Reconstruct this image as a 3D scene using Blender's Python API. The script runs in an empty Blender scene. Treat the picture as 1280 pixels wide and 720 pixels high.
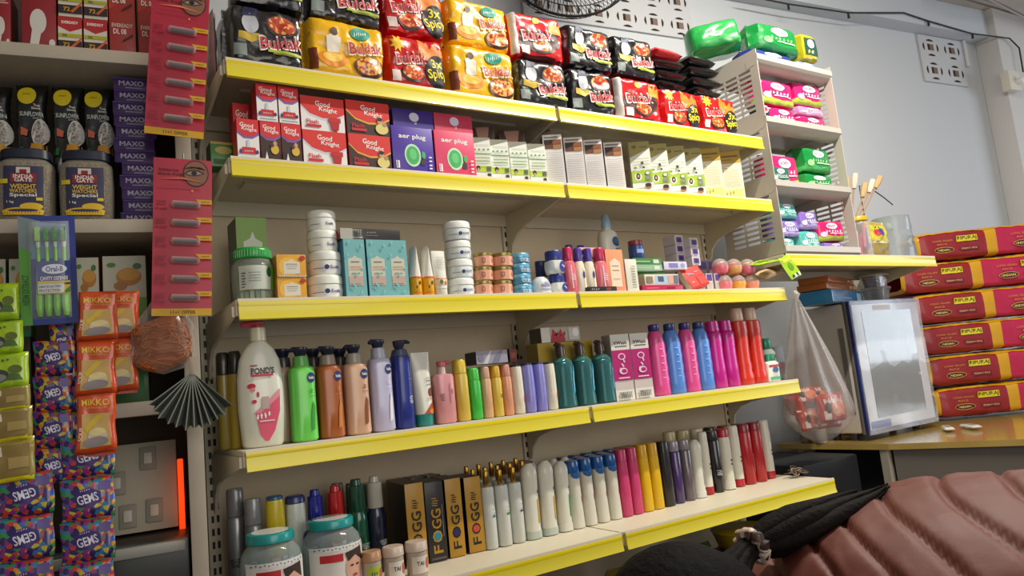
import bpy, bmesh, math, random
from mathutils import Vector, Matrix, noise
from math import pi, sin, cos, radians

# ------------------------------------------------------------------ camera
CAM = Vector((-0.3345, -1.5876, -0.2317))
FPX = 906.68
AX = Vector((0.84100285, -0.53187691, -0.09910179))     # camera right
AY = Vector((-0.01343974, 0.16257781, -0.98660419))     # camera down
AZ = Vector((0.54086374, 0.83106883, 0.12958011))       # camera forward
cd = bpy.data.cameras.new('camera'); cam = bpy.data.objects.new('camera', cd)
bpy.context.scene.collection.objects.link(cam)
mw = Matrix((AX, -AY, -AZ)).transposed().to_4x4(); mw.translation = CAM
cam.matrix_world = mw
cd.sensor_width = 36; cd.lens = FPX*36/1280; cd.clip_start = .02
bpy.context.scene.camera = cam
# ------------------------------------------------------------------ light
S = bpy.context.scene
S.view_settings.view_transform = 'Standard'; S.view_settings.look = 'None'
S.view_settings.gamma = 1; S.view_settings.use_curve_mapping = False
S.view_settings.exposure = 0.04
w = bpy.data.worlds.new('world'); S.world = w; w.use_nodes = True
w.node_tree.nodes['Background'].inputs[0].default_value = (.92, .93, 1, 1)
w.node_tree.nodes['Background'].inputs[1].default_value = 0.26

def area(name, loc, target, sx, sy, energy, col):
    l = bpy.data.lights.new(name, 'AREA'); l.shape = 'RECTANGLE'; l.size = sx; l.size_y = sy
    l.energy = energy; l.color = col
    o = bpy.data.objects.new(name, l); S.collection.objects.link(o)
    o.location = loc
    o.rotation_euler = (Vector(target)-Vector(loc)).to_track_quat('-Z', 'Y').to_euler()
    return o
area('ceiling_tube_light', (1.75, -.78, 1.60), (1.75, -.45, 0), 1.2, .04, 62, (1, .95, .84))
area('shop_entrance_daylight', (.6, -4.2, .5), (1.0, 0, 0), 2.6, 2.2, 48, (1, .94, .84))
area('side_doorway_daylight', (5.6, -1.9, .28), (2.9, .3, .3), 1.5, 1.3, 30, (.82, .91, 1))

# ------------------------------------------------------------------ materials
MC = {}
def lin(h):
    h = h.lstrip('#'); c = [int(h[i:i+2], 16)/255 for i in (0, 2, 4)]
    return [x/12.92 if x <= .04045 else ((x+.055)/1.055)**2.4 for x in c]+[1]
def m(hexc, rough=.45, metal=0, coat=0, bump=0, bscale=40, var=0, sub=0):
    k = (hexc, rough, metal, coat, bump, bscale, var)
    if k in MC: return MC[k]
    t = bpy.data.materials.new('surface_'+hexc.strip('#')); t.use_nodes = True
    nt = t.node_tree; b = nt.nodes['Principled BSDF']
    b.inputs['Base Color'].default_value = lin(hexc); b.inputs['Roughness'].default_value = rough
    b.inputs['Metallic'].default_value = metal; b.inputs['Coat Weight'].default_value = coat
    b.inputs['Coat Roughness'].default_value = .12
    tc = nt.nodes.new('ShaderNodeTexCoord'); n = nt.nodes.new('ShaderNodeTexNoise')
    n.inputs['Scale'].default_value = bscale; n.inputs['Detail'].default_value = 3
    nt.links.new(tc.outputs['Object'], n.inputs['Vector'])
    if bump:
        bp = nt.nodes.new('ShaderNodeBump'); bp.inputs['Strength'].default_value = bump
        bp.inputs['Distance'].default_value = .004
        nt.links.new(n.outputs['Fac'], bp.inputs['Height']); nt.links.new(bp.outputs['Normal'], b.inputs['Normal'])
    if var:
        mx = nt.nodes.new('ShaderNodeMixRGB'); mx.blend_type = 'MULTIPLY'
        mx.inputs[1].default_value = lin(hexc); mx.inputs[0].default_value = var
        r = nt.nodes.new('ShaderNodeValToRGB'); r.color_ramp.elements[0].position = .35; r.color_ramp.elements[1].position = .65
        r.color_ramp.elements[0].color = (.45, .42, .4, 1)
        nt.links.new(n.outputs['Fac'], r.inputs[0]); nt.links.new(r.outputs[0], mx.inputs[2])
        nt.links.new(mx.outputs[0], b.inputs['Base Color'])
    MC[k] = t; return t
def film(hexc): return m(hexc, .26, 0, .6, .45, 45)
def card(hexc): return m(hexc, .42, 0, .15)
def plas(hexc): return m(hexc, .30, 0, .3)
def ink(hexc): return m(hexc, .5)
def clear(hexc='#ffffff', f=.12, rough=.08, key='clear'):
    k = (key, hexc, f)
    if k in MC: return MC[k]
    t = bpy.data.materials.new('clear_plastic'); t.use_nodes = True; nt = t.node_tree
    nt.nodes.clear(); o = nt.nodes.new('ShaderNodeOutputMaterial')
    tr = nt.nodes.new('ShaderNodeBsdfTransparent'); tr.inputs[0].default_value = lin(hexc)
    pr = nt.nodes.new('ShaderNodeBsdfPrincipled'); pr.inputs['Base Color'].default_value = lin(hexc)
    pr.inputs['Roughness'].default_value = rough; pr.inputs['Specular IOR Level'].default_value = 1
    lw = nt.nodes.new('ShaderNodeLayerWeight'); lw.inputs[0].default_value = .35
    mr = nt.nodes.new('ShaderNodeMapRange'); mr.inputs['To Min'].default_value = f; mr.inputs['To Max'].default_value = max(.40, f+.1)
    mx = nt.nodes.new('ShaderNodeMixShader')
    nt.links.new(lw.outputs['Facing'], mr.inputs[0]); nt.links.new(mr.outputs[0], mx.inputs[0])
    nt.links.new(tr.outputs[0], mx.inputs[1]); nt.links.new(pr.outputs[0], mx.inputs[2]); nt.links.new(mx.outputs[0], o.inputs[0])
    MC[k] = t; return t
def cells(name, cols, scale, rough=.3, rnd=1):
    """procedural confetti of the given colours"""
    if name in MC: return MC[name]
    t = bpy.data.materials.new(name); t.use_nodes = True; nt = t.node_tree; b = nt.nodes['Principled BSDF']
    tc = nt.nodes.new('ShaderNodeTexCoord'); v = nt.nodes.new('ShaderNodeTexVoronoi'); v.inputs['Scale'].default_value = scale
    sp = nt.nodes.new('ShaderNodeSeparateColor'); r = nt.nodes.new('ShaderNodeValToRGB'); r.color_ramp.interpolation = 'CONSTANT'
    el = r.color_ramp.elements
    while len(el) < len(cols): el.new(.5)
    for i, c in enumerate(cols): el[i].position = i/len(cols); el[i].color = lin(c)
    nt.links.new(tc.outputs['Object'], v.inputs['Vector']); nt.links.new(v.outputs['Color'], sp.inputs[0])
    nt.links.new(sp.outputs[0], r.inputs[0]); nt.links.new(r.outputs[0], b.inputs['Base Color'])
    b.inputs['Roughness'].default_value = rough; b.inputs['Coat Weight'].default_value = .5
    MC[name] = t; return t
def glow(hexc, s):
    t = bpy.data.materials.new('glow'); t.use_nodes = True; b = t.node_tree.nodes['Principled BSDF']
    b.inputs['Base Color'].default_value = lin(hexc); b.inputs['Emission Color'].default_value = lin(hexc); b.inputs['Emission Strength'].default_value = s
    return t

# ------------------------------------------------------------------ text
TC = {}
def text2d(s):
    """triangulated glyphs of s scaled into the unit box centred on 0"""
    if s in TC: return TC[s]
    c = bpy.data.curves.new('t', 'FONT'); c.body = s; c.offset = .018; c.resolution_u = 2
    o = bpy.data.objects.new('t', c); S.collection.objects.link(o)
    dg = bpy.context.evaluated_depsgraph_get(); me = bpy.data.meshes.new_from_object(o.evaluated_get(dg))
    bm = bmesh.new(); bm.from_mesh(me); bmesh.ops.triangulate(bm, faces=bm.faces)
    vs = [(v.co.x, v.co.y) for v in bm.verts]; fs = [[q.index for q in f.verts] for f in bm.faces]
    bm.free(); bpy.data.objects.remove(o); bpy.data.meshes.remove(me); bpy.data.curves.remove(c)
    x0 = min(a for a, b in vs); x1 = max(a for a, b in vs); y0 = min(b for a, b in vs); y1 = max(b for a, b in vs)
    vs = [((a-x0)/(x1-x0)-.5, (b-y0)/(y1-y0)-.5) for a, b in vs]
    TC[s] = (vs, fs); return TC[s]

# fine print too small to read in the place: worn strokes instead of letters
FINE = {'flow', 'rose', 'care', 'lotion', 'GLUTA', 'SPRING', 'Bold', 'DERMA', 'GREY', 'SPF', 'SECURE', 'pads', 'wow', 'ONLY', 'xtra', 'EYE', 'musk', 'FA', 'denim', '20', 'POP',
        'free', 'TEA', 'AVIC', 'bar', 'sweet corn soup', 'Rs.199', 'Bio', 'o', 'jelly', 'REFILL', 'whisper', 'Cheese', 'Kajal', 'Black', 'Intense'}-{'Intense', 'Black', 'Kajal'}
def scribble(s):
    vs = []; fs = []; n = max(2, len(s)); r = random.Random(len(s)*7+1)
    for i in range(n):
        x0 = -.5+i/n; x1 = x0+.62/n; z0 = -.5+.25*r.random(); z1 = .5-.35*r.random(); k = r.random()*.12/n*3
        o = len(vs); vs += [(x0, z0), (x1-.25/n, z0), (x1-.25/n+k, z1), (x0+k, z1)]; fs += [(o, o+1, o+2), (o, o+2, o+3)]
        o = len(vs); zm = (z0+z1)/2+.2*(r.random()-.5); vs += [(x0, zm-.07), (x1, zm-.07), (x1, zm+.07), (x0, zm+.07)]; fs += [(o, o+1, o+2), (o, o+2, o+3)]
    return vs, fs
# ------------------------------------------------------------------ mesh builder
class G:
    def __init__(s): s.v = []; s.f = []; s.mi = []; s.mats = []
    def mat(s, mt):
        if mt not in s.mats: s.mats.append(mt)
        return s.mats.index(mt)
    def add(s, vs, fs, mt, T=None):
        o = len(s.v); k = s.mat(mt)
        s.v += [tuple(T @ Vector(a)) if T else tuple(a) for a in vs]
        for f in fs: s.f.append([o+i for i in f]); s.mi.append(k)
    def box(s, x0, x1, y0, y1, z0, z1, mt, bev=0, T=None):
        if not bev:
            vs = [(x, y, z) for z in (z0, z1) for x, y in ((x0, y0), (x1, y0), (x1, y1), (x0, y1))]
            s.add(vs, [(3, 2, 1, 0), (4, 5, 6, 7), (0, 1, 5, 4), (1, 2, 6, 5), (2, 3, 7, 6), (3, 0, 4, 7)], mt, T); return
        bm = bmesh.new(); bmesh.ops.create_cube(bm, size=1)
        for v in bm.verts: v.co = Vector(((x0+x1)/2+v.co.x*(x1-x0), (y0+y1)/2+v.co.y*(y1-y0), (z0+z1)/2+v.co.z*(z1-z0)))
        bmesh.ops.bevel(bm, geom=bm.edges, offset=min(bev, .45*min(x1-x0, y1-y0, z1-z0)), segments=2, profile=.6, affect='EDGES')
        bm.verts.index_update()
        s.add([v.co[:] for v in bm.verts], [[v.index for v in f.verts] for f in bm.faces], mt, T); bm.free()
    def loft(s, rings, mt, cap=True, T=None, closed=True):
        n = len(rings[0]); vs = [p for r in rings for p in r]; fs = []
        for i in range(len(rings)-1):
            for j in range(n if closed else n-1):
                k = (j+1) % n; fs.append((i*n+j, i*n+k, (i+1)*n+k, (i+1)*n+j))
        if cap: fs.append(list(range(n))[::-1]); fs.append([(len(rings)-1)*n+j for j in range(n)])
        s.add(vs, fs, mt, T)
    def rev(s, prof, mt, seg=20, T=None, cap=True, cx=0, cy=0):
        """prof: (z, rx, ry, power)"""
        R = []
        for p in prof:
            z, a = p[0], p[1]; b = p[2] if len(p) > 2 else a; q = p[3] if len(p) > 3 else 2
            r = []
            for j in range(seg):
                t = 2*pi*j/seg; c, d = cos(t), sin(t)
                r.append((cx+a*math.copysign(abs(c)**(2/q), c), cy+b*math.copysign(abs(d)**(2/q), d), z))
            R.append(r)
        s.loft(R, mt, cap, T)
    def tube(s, path, r, mt, seg=8, cap=True):
        P = [Vector(p) for p in path]; R = []; up = None
        for i, p in enumerate(P):
            d = (P[min(i+1, len(P)-1)]-P[max(i-1, 0)]).normalized()
            if up is None: up = d.orthogonal().normalized()
            up = (up-d*up.dot(d)).normalized(); q = d.cross(up); rr = r[i] if isinstance(r, (list, tuple)) else r
            R.append([p+(up*cos(2*pi*j/seg)+q*sin(2*pi*j/seg))*rr for j in range(seg)])
        s.loft(R, mt, cap)
    def grid(s, fn, nu, nv, mt, T=None):
        vs = [fn(i/nu, j/nv) for j in range(nv+1) for i in range(nu+1)]; w = nu+1
        s.add(vs, [(j*w+i, j*w+i+1, (j+1)*w+i+1, (j+1)*w+i) for j in range(nv) for i in range(nu)], mt, T)
    def art(s, items, F, w, h, tol=9):
        """flat print laid on a surface. items in x -.5..5, z 0..1; F(x,z,k) -> point in metres"""
        for k, it in enumerate(items):
            kd = it[0]; mt = it[-1] if not isinstance(it[-1], str) else ink(it[-1])
            if kd == 'r':
                _, x0, z0, x1, z1 = it[:5]; P = [(x0, z0), (x1, z0), (x1, z1), (x0, z1)]; T_ = [(0, 1, 2), (0, 2, 3)]
            elif kd == 'e':
                _, cx, cz, rx, rz = it[:5]; n = 18; P = [(cx, cz)]+[(cx+rx*cos(2*pi*j/n), cz+rz*sin(2*pi*j/n)) for j in range(n)]
                T_ = [(0, j+1, (j+1) % n+1) for j in range(n)]
            elif kd == 'p':
                P = it[1]; c = (sum(a for a, b in P)/len(P), sum(b for a, b in P)/len(P)); n = len(P)
                P = [c]+list(P); T_ = [(0, j+1, (j+1) % n+1) for j in range(n)]
            elif kd == 't':
                _, tx, cx, cz, tw, th = it[:6]; rot = it[6] if len(it) > 7 else 0
                V2, T_ = scribble(tx) if tx in FINE else text2d(tx); a = radians(rot); P = []
                for x, z in V2:
                    X = x*tw*w; Z = z*th*h
                    P.append((cx+(X*cos(a)-Z*sin(a))/w, cz+(X*sin(a)+Z*cos(a))/h))
            P = [(a*w, b*h) for a, b in P]; tr = [tuple(P[i] for i in t) for t in T_]; out = []
            st = list(tr)
            while st:
                t = st.pop(); L = [(t[i][0]-t[(i+1) % 3][0])**2+(t[i][1]-t[(i+1) % 3][1])**2 for i in range(3)]; i = L.index(max(L))
                if L[i] > tol*tol:
                    a, b, c = t[i], t[(i+1) % 3], t[(i+2) % 3]; mm = ((a[0]+b[0])/2, (a[1]+b[1])/2)
                    st += [(a, mm, c), (mm, b, c)]
                else: out.append(t)
            vs = []; fs = []; idx = {}
            for t in out:
                f = []
                for q in t:
                    if q not in idx: idx[q] = len(vs); vs.append(F(q[0], q[1], k+1))
                    f.append(idx[q])
                fs.append(f)
            s.add(vs, fs, mt)
    def obj(s, name, parent=None, smooth=38, solid=0):
        me = bpy.data.meshes.new(name); me.from_pydata(s.v, [], s.f); me.validate(clean_customdata=False)
        for mt in s.mats: me.materials.append(mt)
        me.polygons.foreach_set('material_index', s.mi[:len(me.polygons)])
        if smooth:
            me.polygons.foreach_set('use_smooth', [True]*len(me.polygons)); me.set_sharp_from_angle(angle=radians(smooth))
        me.update()
        o = bpy.data.objects.new(name, me); S.collection.objects.link(o)
        if parent: o.parent = parent
        if solid:
            md = o.modifiers.new('thickness', 'SOLIDIFY'); md.thickness = solid
        return o
EPS = .00035
def flatF(y, tilt=None): return lambda x, z, k: (x, y-EPS*k, z)

def empty(name):
    o = bpy.data.objects.new(name, None); o.empty_display_size = .05; S.collection.objects.link(o); return o
def tag(o, label, cat, group=None, kind=None):
    if label: o['label'] = label
    if cat: o['category'] = cat
    if group: o['group'] = group
    if kind: o['kind'] = kind
    return o
def struct(o): o['kind'] = 'structure'; return o
KIDS = {}
def copy_tree(o, parent=None):
    c = o.copy(); S.collection.objects.link(c)
    if parent: c.parent = parent
    for ch in [x for x in S.collection.objects if x.parent == o]: copy_tree(ch, c)
    return c
def setloc(o, x, y, z, rz=0, rx=0, ry=0):
    o.location = (x, y, z); o.rotation_euler = (rx, ry, rz)

# ------------------------------------------------------------------ frames along the walls
class Frame:
    def __init__(s, x, y, deg):
        s.o = Vector((x, y, 0)); s.a = radians(deg); s.e = Vector((cos(s.a), sin(s.a), 0)); s.n = Vector((-sin(s.a), cos(s.a), 0))
    def at(s, t, y, z=0): return s.o+s.e*t+s.n*y+Vector((0, 0, z))
    def s_at(s, u, y, z):
        q = AX*FPX-AZ*(u-640); P = s.at(0, y, z)-CAM; return -P.dot(q)/s.e.dot(q)
    def z_at(s, t, y, v):
        q = AY*FPX-AZ*(v-360); P = s.at(t, y, 0)-CAM; return -P.dot(q)/q.z
    def hit(s, u, v, y):
        d = AX*(u-640)+AY*(v-360)+AZ*FPX; k = (s.o+s.n*y-CAM).dot(s.n)/d.dot(s.n); P = CAM+d*k-s.o
        return P.dot(s.e), P.z
def spot(u, v, z):
    d = AX*(u-640)+AY*(v-360)+AZ*FPX; k = (z-CAM.z)/d.z; return CAM+d*k
F0 = Frame(0, 0, 0); FL = Frame(-.06, 0, -9); FW = Frame(0, .90, -7.1)
ZS = dict(A=.5403, B=.3135, C=0.0, D=-.3148, E=-.6407)
FLOOR = -1.68

def row(build, spans, vt, z, y, labels, cat, group=None, rz=0, wf=.95, fr=None, d=None, cc=None, h=None):
    """things standing in a row: pixel spans at the base -> widths; vt top pixel of the first"""
    fr = fr or F0; z = ZS[z]+.0012 if isinstance(z, str) else z
    sp = [(fr.s_at(a, y, z), fr.s_at(b, y, z)) for a, b in spans]
    w = sum(b-a for a, b in sp)/len(sp)*wf
    c0 = sum(sp[0])/2
    if h is None: h = fr.z_at(c0, y, vt)-z
    root = None; out = []
    for i, (a, b) in enumerate(sp):
        if root is None:
            root = o = build(w, h)
            if root.type == 'EMPTY' and wf <= .97 and rz == 0: root.scale = (1.03, 1, 1)
        else: o = copy_tree(root)
        dd = (d or 0)/2; kf = 1 if o.type == 'EMPTY' else (.5 if rz else 0)
        sh = (fr.s_at((spans[i][0]+spans[i][1])/2, y+dd, z)-fr.s_at((spans[i][0]+spans[i][1])/2, y, z))*kf
        P = fr.at((a+b)/2+sh, y+dd, z); o.location = P; o.rotation_euler = (0, 0, fr.a+rz)
        tag(o, labels[i], cat, group); out.append(o)
    return out
# ================================================================== ROOM
def wallmat():
    return m('#c3c7cb', .8, 0, 0, .05, 9)
WM = wallmat()
g = G(); P = [FW.at(s, 0) for s in (-2.2, 5.6)]; Q = [FW.at(s, .12) for s in (-2.2, 5.6)]
g.add([(p.x, p.y, z) for z in (FLOOR, 1.9) for p in (P[0], P[1], Q[1], Q[0])],
      [(3, 2, 1, 0), (4, 5, 6, 7), (0, 1, 5, 4), (1, 2, 6, 5), (2, 3, 7, 6), (3, 0, 4, 7)], WM)
struct(g.obj('wall_back'))
g = G(); g.box(-2.2, 6.2, -3.6, 1.1, FLOOR-.1, FLOOR, m('#5d564e', .6, 0, 0, 0, 5, .5)); struct(g.obj('floor'))
g = G(); g.box(-2.2, 6.2, -3.2, 1.1, 1.70, 1.80, m('#c9bfb4', .8, 0, 0, .1, 4, .3)); struct(g.obj('ceiling'))
g = G(); g.box(-2.35, -2.2, -3.2, 1.1, FLOOR, 1.8, m('#b9b4aa', .8)); struct(g.obj('wall_left'))
# beam along the top of the back wall
ZBM = FW.hit(1085, 18, -.09)[1]; g = G(); a = FW.at(-2.1, -.09); b = FW.at(5.5, -.09); a2 = FW.at(-2.1, 0); b2 = FW.at(5.5, 0)
g.add([(p.x, p.y, z) for z in (ZBM, 1.698) for p in (a, b, b2, a2)],
      [(3, 2, 1, 0), (4, 5, 6, 7), (0, 1, 5, 4), (1, 2, 6, 5), (2, 3, 7, 6), (3, 0, 4, 7)], m('#c3c9cf', .75))
o = struct(g.obj('trim_1'))
# column at the far right end
sc_, _ = FW.hit(1247, 50, -.13); g = G(); T = Matrix.Translation(FW.at(sc_, -.131))@Matrix.Rotation(FW.a, 4, 'Z')
g.box(0, .5, 0, .13, FLOOR, 1.70, m('#cfcdcb', .75), .004, T); struct(g.obj('trim_2'))

# ventilation blocks
def vent_block(s0, s1, z0, z1, nx, nz, label):
    r = empty('vent_block'); T = Matrix.Translation(FW.at((s0+s1)/2, 0, z0)); r.matrix_world = T@Matrix.Rotation(FW.a, 4, 'Z')
    w = s1-s0; h = z1-z0; g = G(); g.box(-w/2, w/2, -.012, -.0005, 0, h, m('#c2c2c5', .8), .003); g.obj('panel', r)
    dk = m('#2a2019', .9); br = m('#7a6558', .9); cw = w/nx; ch = h/nz
    def lens(g, cx, cz, a, b, mt, y=-.0135):
        n = 10; pts = []
        for j in range(n+1): t = -1+2*j/n; pts.append((cx+t*a, cz+b*(1-t*t)))
        for j in range(n+1): t = 1-2*j/n; pts.append((cx+t*a, cz-.25*b*(1-t*t)))
        g.add([(p[0], y, p[1]) for p in pts]+[(p[0], -.004, p[1]) for p in pts], [list(range(len(pts)))]+[(i, (i+1) % len(pts), len(pts)+(i+1) % len(pts), len(pts)+i) for i in range(len(pts))], mt)
    def lensv(g, cx, cz, a, b, mt, sg):
        n = 10; pts = []
        for j in range(n+1): t = -1+2*j/n; pts.append((cx+sg*b*(1-t*t), cz+t*a))
        for j in range(n+1): t = 1-2*j/n; pts.append((cx-sg*.2*b*(1-t*t), cz+t*a))
        g.add([(p[0], -.0135, p[1]) for p in pts]+[(p[0], -.004, p[1]) for p in pts], [list(range(len(pts)))]+[(i, (i+1) % len(pts), len(pts)+(i+1) % len(pts), len(pts)+i) for i in range(len(pts))], mt)
    for i in range(nx):
        for j in range(nz):
            cx = -w/2+(i+.5)*cw; cz = (j+.5)*ch; g = G()
            g.box(cx-.13*cw, cx+.13*cw, -.0138, -.004, cz-.13*ch, cz+.13*ch, br)
            g.box(cx-.13*cw, cx-.05*cw, -.0143, -.004, cz-.13*ch, cz+.13*ch, dk)
            lens(g, cx, cz+.27*ch, .17*cw, .07*ch, dk); lens(g, cx, cz-.36*ch, .17*cw, .07*ch, dk)
            lensv(g, cx-.30*cw, cz, .17*ch, .06*cw, dk, -1); lensv(g, cx+.30*cw, cz, .17*ch, .06*cw, dk, 1)
            g.obj('opening', r, 0)
    tag(r, label, 'vent')
s1, z1 = FW.hit(866, 51, 0)
vent_block(s1-.90, s1, z1, min(z1+.30, ZBM-.006), 6, 2, 'white perforated ventilation block high on the wall behind the fan')
s0, z0 = FW.hit(1155, 102, 0); s1b, _ = FW.hit(1208, 108, 0)
vent_block(s0, s1b, z0, min(z0+.30, ZBM-.006), 2, 2, 'small white perforated ventilation block high at the right below the wire')

# cable with small bulbs along the beam
g = G(); pts = []
for u, v, off in ((930, -6, -.10), (985, 5, -.10), (1060, 16, -.10), (1130, 16, -.10), (1160, 26, -.10), (1215, 42, -.10), (1262, 48, -.16), (1274, 60, -.16), (1279, 90, -.16)):
    s, z = FW.hit(u, v, off); pts.append(FW.at(s, off, z))
r = empty('string_light'); r.location = pts[0]
def rel(p): return Vector(p)-pts[0]
g.tube([rel(p) for p in pts], .0045, m('#2b2a2d', .6), 6); g.obj('cable', r)
for i in (1, 2, 4, 5):
    g = G(); p = rel(pts[i]); g.tube([p, p+Vector((0, 0, -.03))], [.005, .007], m('#2b2a2d', .4), 6)
    g.obj('bulb', r)
tag(r, 'thin dark cable with tiny hanging bulbs strung along the top of the wall', 'string light')
# pipes and wires at top right
r = empty('wire_bundle'); P0 = FW.at(4.3, -.22, 1.63); r.location = P0; g = G()
for k in range(4):
    g.tube([Vector((x, -.02*k, .03*math.sin(2.1*x+k)-.012*k)) for x in (-.5, -.2, .1, .5, 1.0)], .006, m('#a39a95' if k % 2 else '#6d6461', .6), 6)
g.obj('wire', r); tag(r, 'loose grey wires bunched below the ceiling in the top right corner', 'wires')
g = G(); s, z = FW.hit(1216, 20, -.1); P = FW.at(s, -.02, 0)
T = Matrix.Translation(P); g.rev([(1.36, .010), (ZBM-.004, .010)], m('#cfcdcd', .5), 10, T)
tag(g.obj('conduit_pipe'), 'thin white conduit pipe running down the wall to the right of the small vent', 'pipe')
r = empty('switch_box'); s, z = FW.hit(1262, 103, -.15); P = FW.at(s, -.1325, z); r.location = P; r.rotation_euler = (0, 0, FW.a)
g = G(); g.box(-.055, .055, -.05, 0, -.06, .06, m('#d8d3c4', .5), .006); g.obj('housing', r)
g = G(); g.rev([(0, .02), (.025, .02), (.03, .016)], m('#e8e6e0', .4), 14, Matrix.Translation((.02, -.05, -.01))@Matrix.Rotation(pi/2, 4, 'X')); g.obj('plug', r)
tag(r, 'cream electrical switch box with a round plug on the right hand column', 'switch box')

# ================================================================== WALL SHELVING UNIT (gondola)
CREAM = m('#d6ccb4', .45, 0, .1); BACK = m('#dccbad', .6, 0, 0, .03, 12, .06); STRIP = m('#ecd600', .33, 0, .35); STRIP2 = m('#e0d034', .36, 0, .3)  # STRIP2: sheen of the tilted lower strip face put into a paler yellow
UN = empty('shelving_unit'); tag(UN, 'long cream metal wall shelving unit with yellow price strips', 'shelving unit')
W = .91
for i in range(2):
    g = G(); g.box(i*W+.017, (i+1)*W-.017, .330, .345, FLOOR+.002, .64, BACK); g.obj('back_panel', UN)
for i in range(3):
    g = G(); x = i*W; g.box(x-.016, x+.016, .322, .360, FLOOR+.001, .66, CREAM)
    for k in range(44):
        z = -.70+k*.03; g.box(x-.009, x-.003, .3205, .3225, z, z+.016, ink('#1d1814')); g.box(x+.003, x+.009, .3205, .3225, z, z+.016, ink('#1d1814'))
    g.obj('upright', UN)
def shelf(x0, x1, z, yf, yb=.326, parent=UN):
    g = G(); g.box(x0, x1, yf+.004, yb, z-.012, z, CREAM, .001)
    g.box(x0, x1, yf+.004, yf+.012, z-.034, z-.010, CREAM); g.box(x0, x1, yb-.01, yb, z-.05, z-.012, CREAM)
    g.box(x0, x0+.0015, yf+.01, yb-.01, z-.034, z-.012, CREAM); g.box(x1-.0015, x1, yf+.01, yb-.01, z-.034, z-.012, CREAM)
    g.box(x0+.06, x1-.06, yf+.12, yf+.18, z-.020, z-.012, CREAM)
    o = g.obj('shelf', parent)
    g = G(); prof = [(yf+.002, z+.002), (yf-.004, z+.002), (yf-.006, z-.006), (yf-.004, z-.011)]
    g.add([(x, p[0], p[1]) for p in prof for x in (x0+.003, x1-.003)], [(2*i, 2*i+1, 2*i+3, 2*i+2) for i in range(3)], CREAM)
    g.box(x0+.004, x1-.004, yf-.006, yf+.003, z-.015, z-.004, STRIP, .001)
    prof = [(yf-.006, z-.015), (yf-.0065, z-.030), (yf-.010, z-.043), (yf-.004, z-.045), (yf+.003, z-.03), (yf+.003, z-.015)]
    n = len(prof); vs = [(x, p[0], p[1]) for x in (x0+.004, x1-.004) for p in prof]
    g.add(vs, [(i, (i+1) % n, n+(i+1) % n, n+i) for i in range(n)]+[list(range(n)), list(range(n, 2*n))[::-1]], STRIP2)
    g.obj('price_strip', o)
    return o
def bracket(x, z, yf, parent=UN, yb=.322):
    g = G(); prof = [(yf+.012, z-.013), (yf+.012, z-.035), (yb-.11, z-.07), (yb-.06, z-.085), (yb-.03, z-.115), (yb-.02, z-.15), (yb, z-.15), (yb, z-.013)]
    n = len(prof); vs = [(xx, p[0], p[1]) for xx in (x-.0035, x+.0035) for p in prof]
    g.add(vs, [(i, (i+1) % n, n+(i+1) % n, n+i) for i in range(n)]+[list(range(n)), list(range(n, 2*n))[::-1]], CREAM)
    g.obj('bracket', parent)
for k, z in ZS.items():
    yf = -.079 if k == 'E' else 0
    for i in range(2):
        shelf(i*W+.003, (i+1)*W-.003, z, yf)
    for i in range(3): bracket(i*W, z, yf)

# extra shelf board to the right of the unit
EX = empty('display_shelf'); tag(EX, 'single cream shelf board carrying the plastic rack and sweet jars', 'shelf')
shelf(1.845, 2.845, .122, 0, .30, EX).name = 'shelf_board'
for x in (1.9, 2.835): bracket(x, .122, .0, EX, .30)
g = G()
for x in (1.9, 2.835):
    g = G(); g.box(x-.012, x+.012, .302, .52, -.03, .10, CREAM); g.obj('mounting_rail', EX)

# ================================================================== LEFT WOODEN UNIT
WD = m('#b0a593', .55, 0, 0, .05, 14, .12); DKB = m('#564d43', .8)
LU = empty('wooden_cabinet'); LU.location = FL.o-FL.e*.012; LU.rotation_euler = (0, 0, FL.a)
tag(LU, 'cream painted wooden shelf cabinet on the left with drawers at the bottom', 'cabinet')
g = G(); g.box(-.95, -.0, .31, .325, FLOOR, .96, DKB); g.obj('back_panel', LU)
g = G(); g.box(-.030, -.0, .0, .31, FLOOR, .96, WD, .002); g.obj('side_panel', LU)
g = G(); g.box(-.98, -.95, .0, .325, FLOOR, .96, WD, .002); g.obj('side_panel', LU)
for z in (.533, .173, -.195):
    g = G(); g.box(-.95, -.031, .0, .309, z-.028, z, WD, .002); g.obj('shelf', LU)
# drawer tower inside
for k in range(4):
    z1 = -.468-k*.13
    g = G(); g.box(-.34, -.034, .02, .30, z1-.12, z1, clear('#6d716c', .35, .3, 'smoke'), .004); d = g.obj('drawer', LU)
    g = G(); g.box(-.335, -.04, .006, .0195, z1-.022, z1-.002, m('#8d8b84', .4), .003); g.obj('handle', d)
# switch board leaning inside
r = empty('switch_board'); s, z = FL.hit(185, 668, .1); r.location = FL.at(-.142, .15, -.462); r.rotation_euler = (radians(-9), 0, FL.a)
g = G(); g.box(-.12, .075, 0, .012, 0, .185, m('#a9a795', .55), .002); g.obj('board', r)
for cx, cz in ((-.085, .10), (-.04, .105), (-.02, .035), (-.065, .03), (.03, .04), (.02, .15)):
    g = G(); g.box(cx-.016, cx+.016, -.006, -.0003, cz-.024, cz+.024, m('#8b897c', .5), .002)
    q = g.obj('switch', r); g = G(); g.box(cx-.008, cx+.008, -.010, -.0063, cz-.012, cz+.012, m('#c2c0b2', .4), .002); g.obj('rocker', q)
tag(r, 'beige board of sample switches standing in the dark lower bay', 'switch board')
g = G(); g.box(-.006, .006, -.006, .006, -.08, .08, glow('#ff4a10', .85), .003); o = g.obj('indicator_lamp')
s, z = FL.hit(227, 628, .15); setloc(o, *FL.at(s, .15, z), FL.a); tag(o, 'narrow glowing orange lamp strip beside the switch board', 'lamp')
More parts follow.
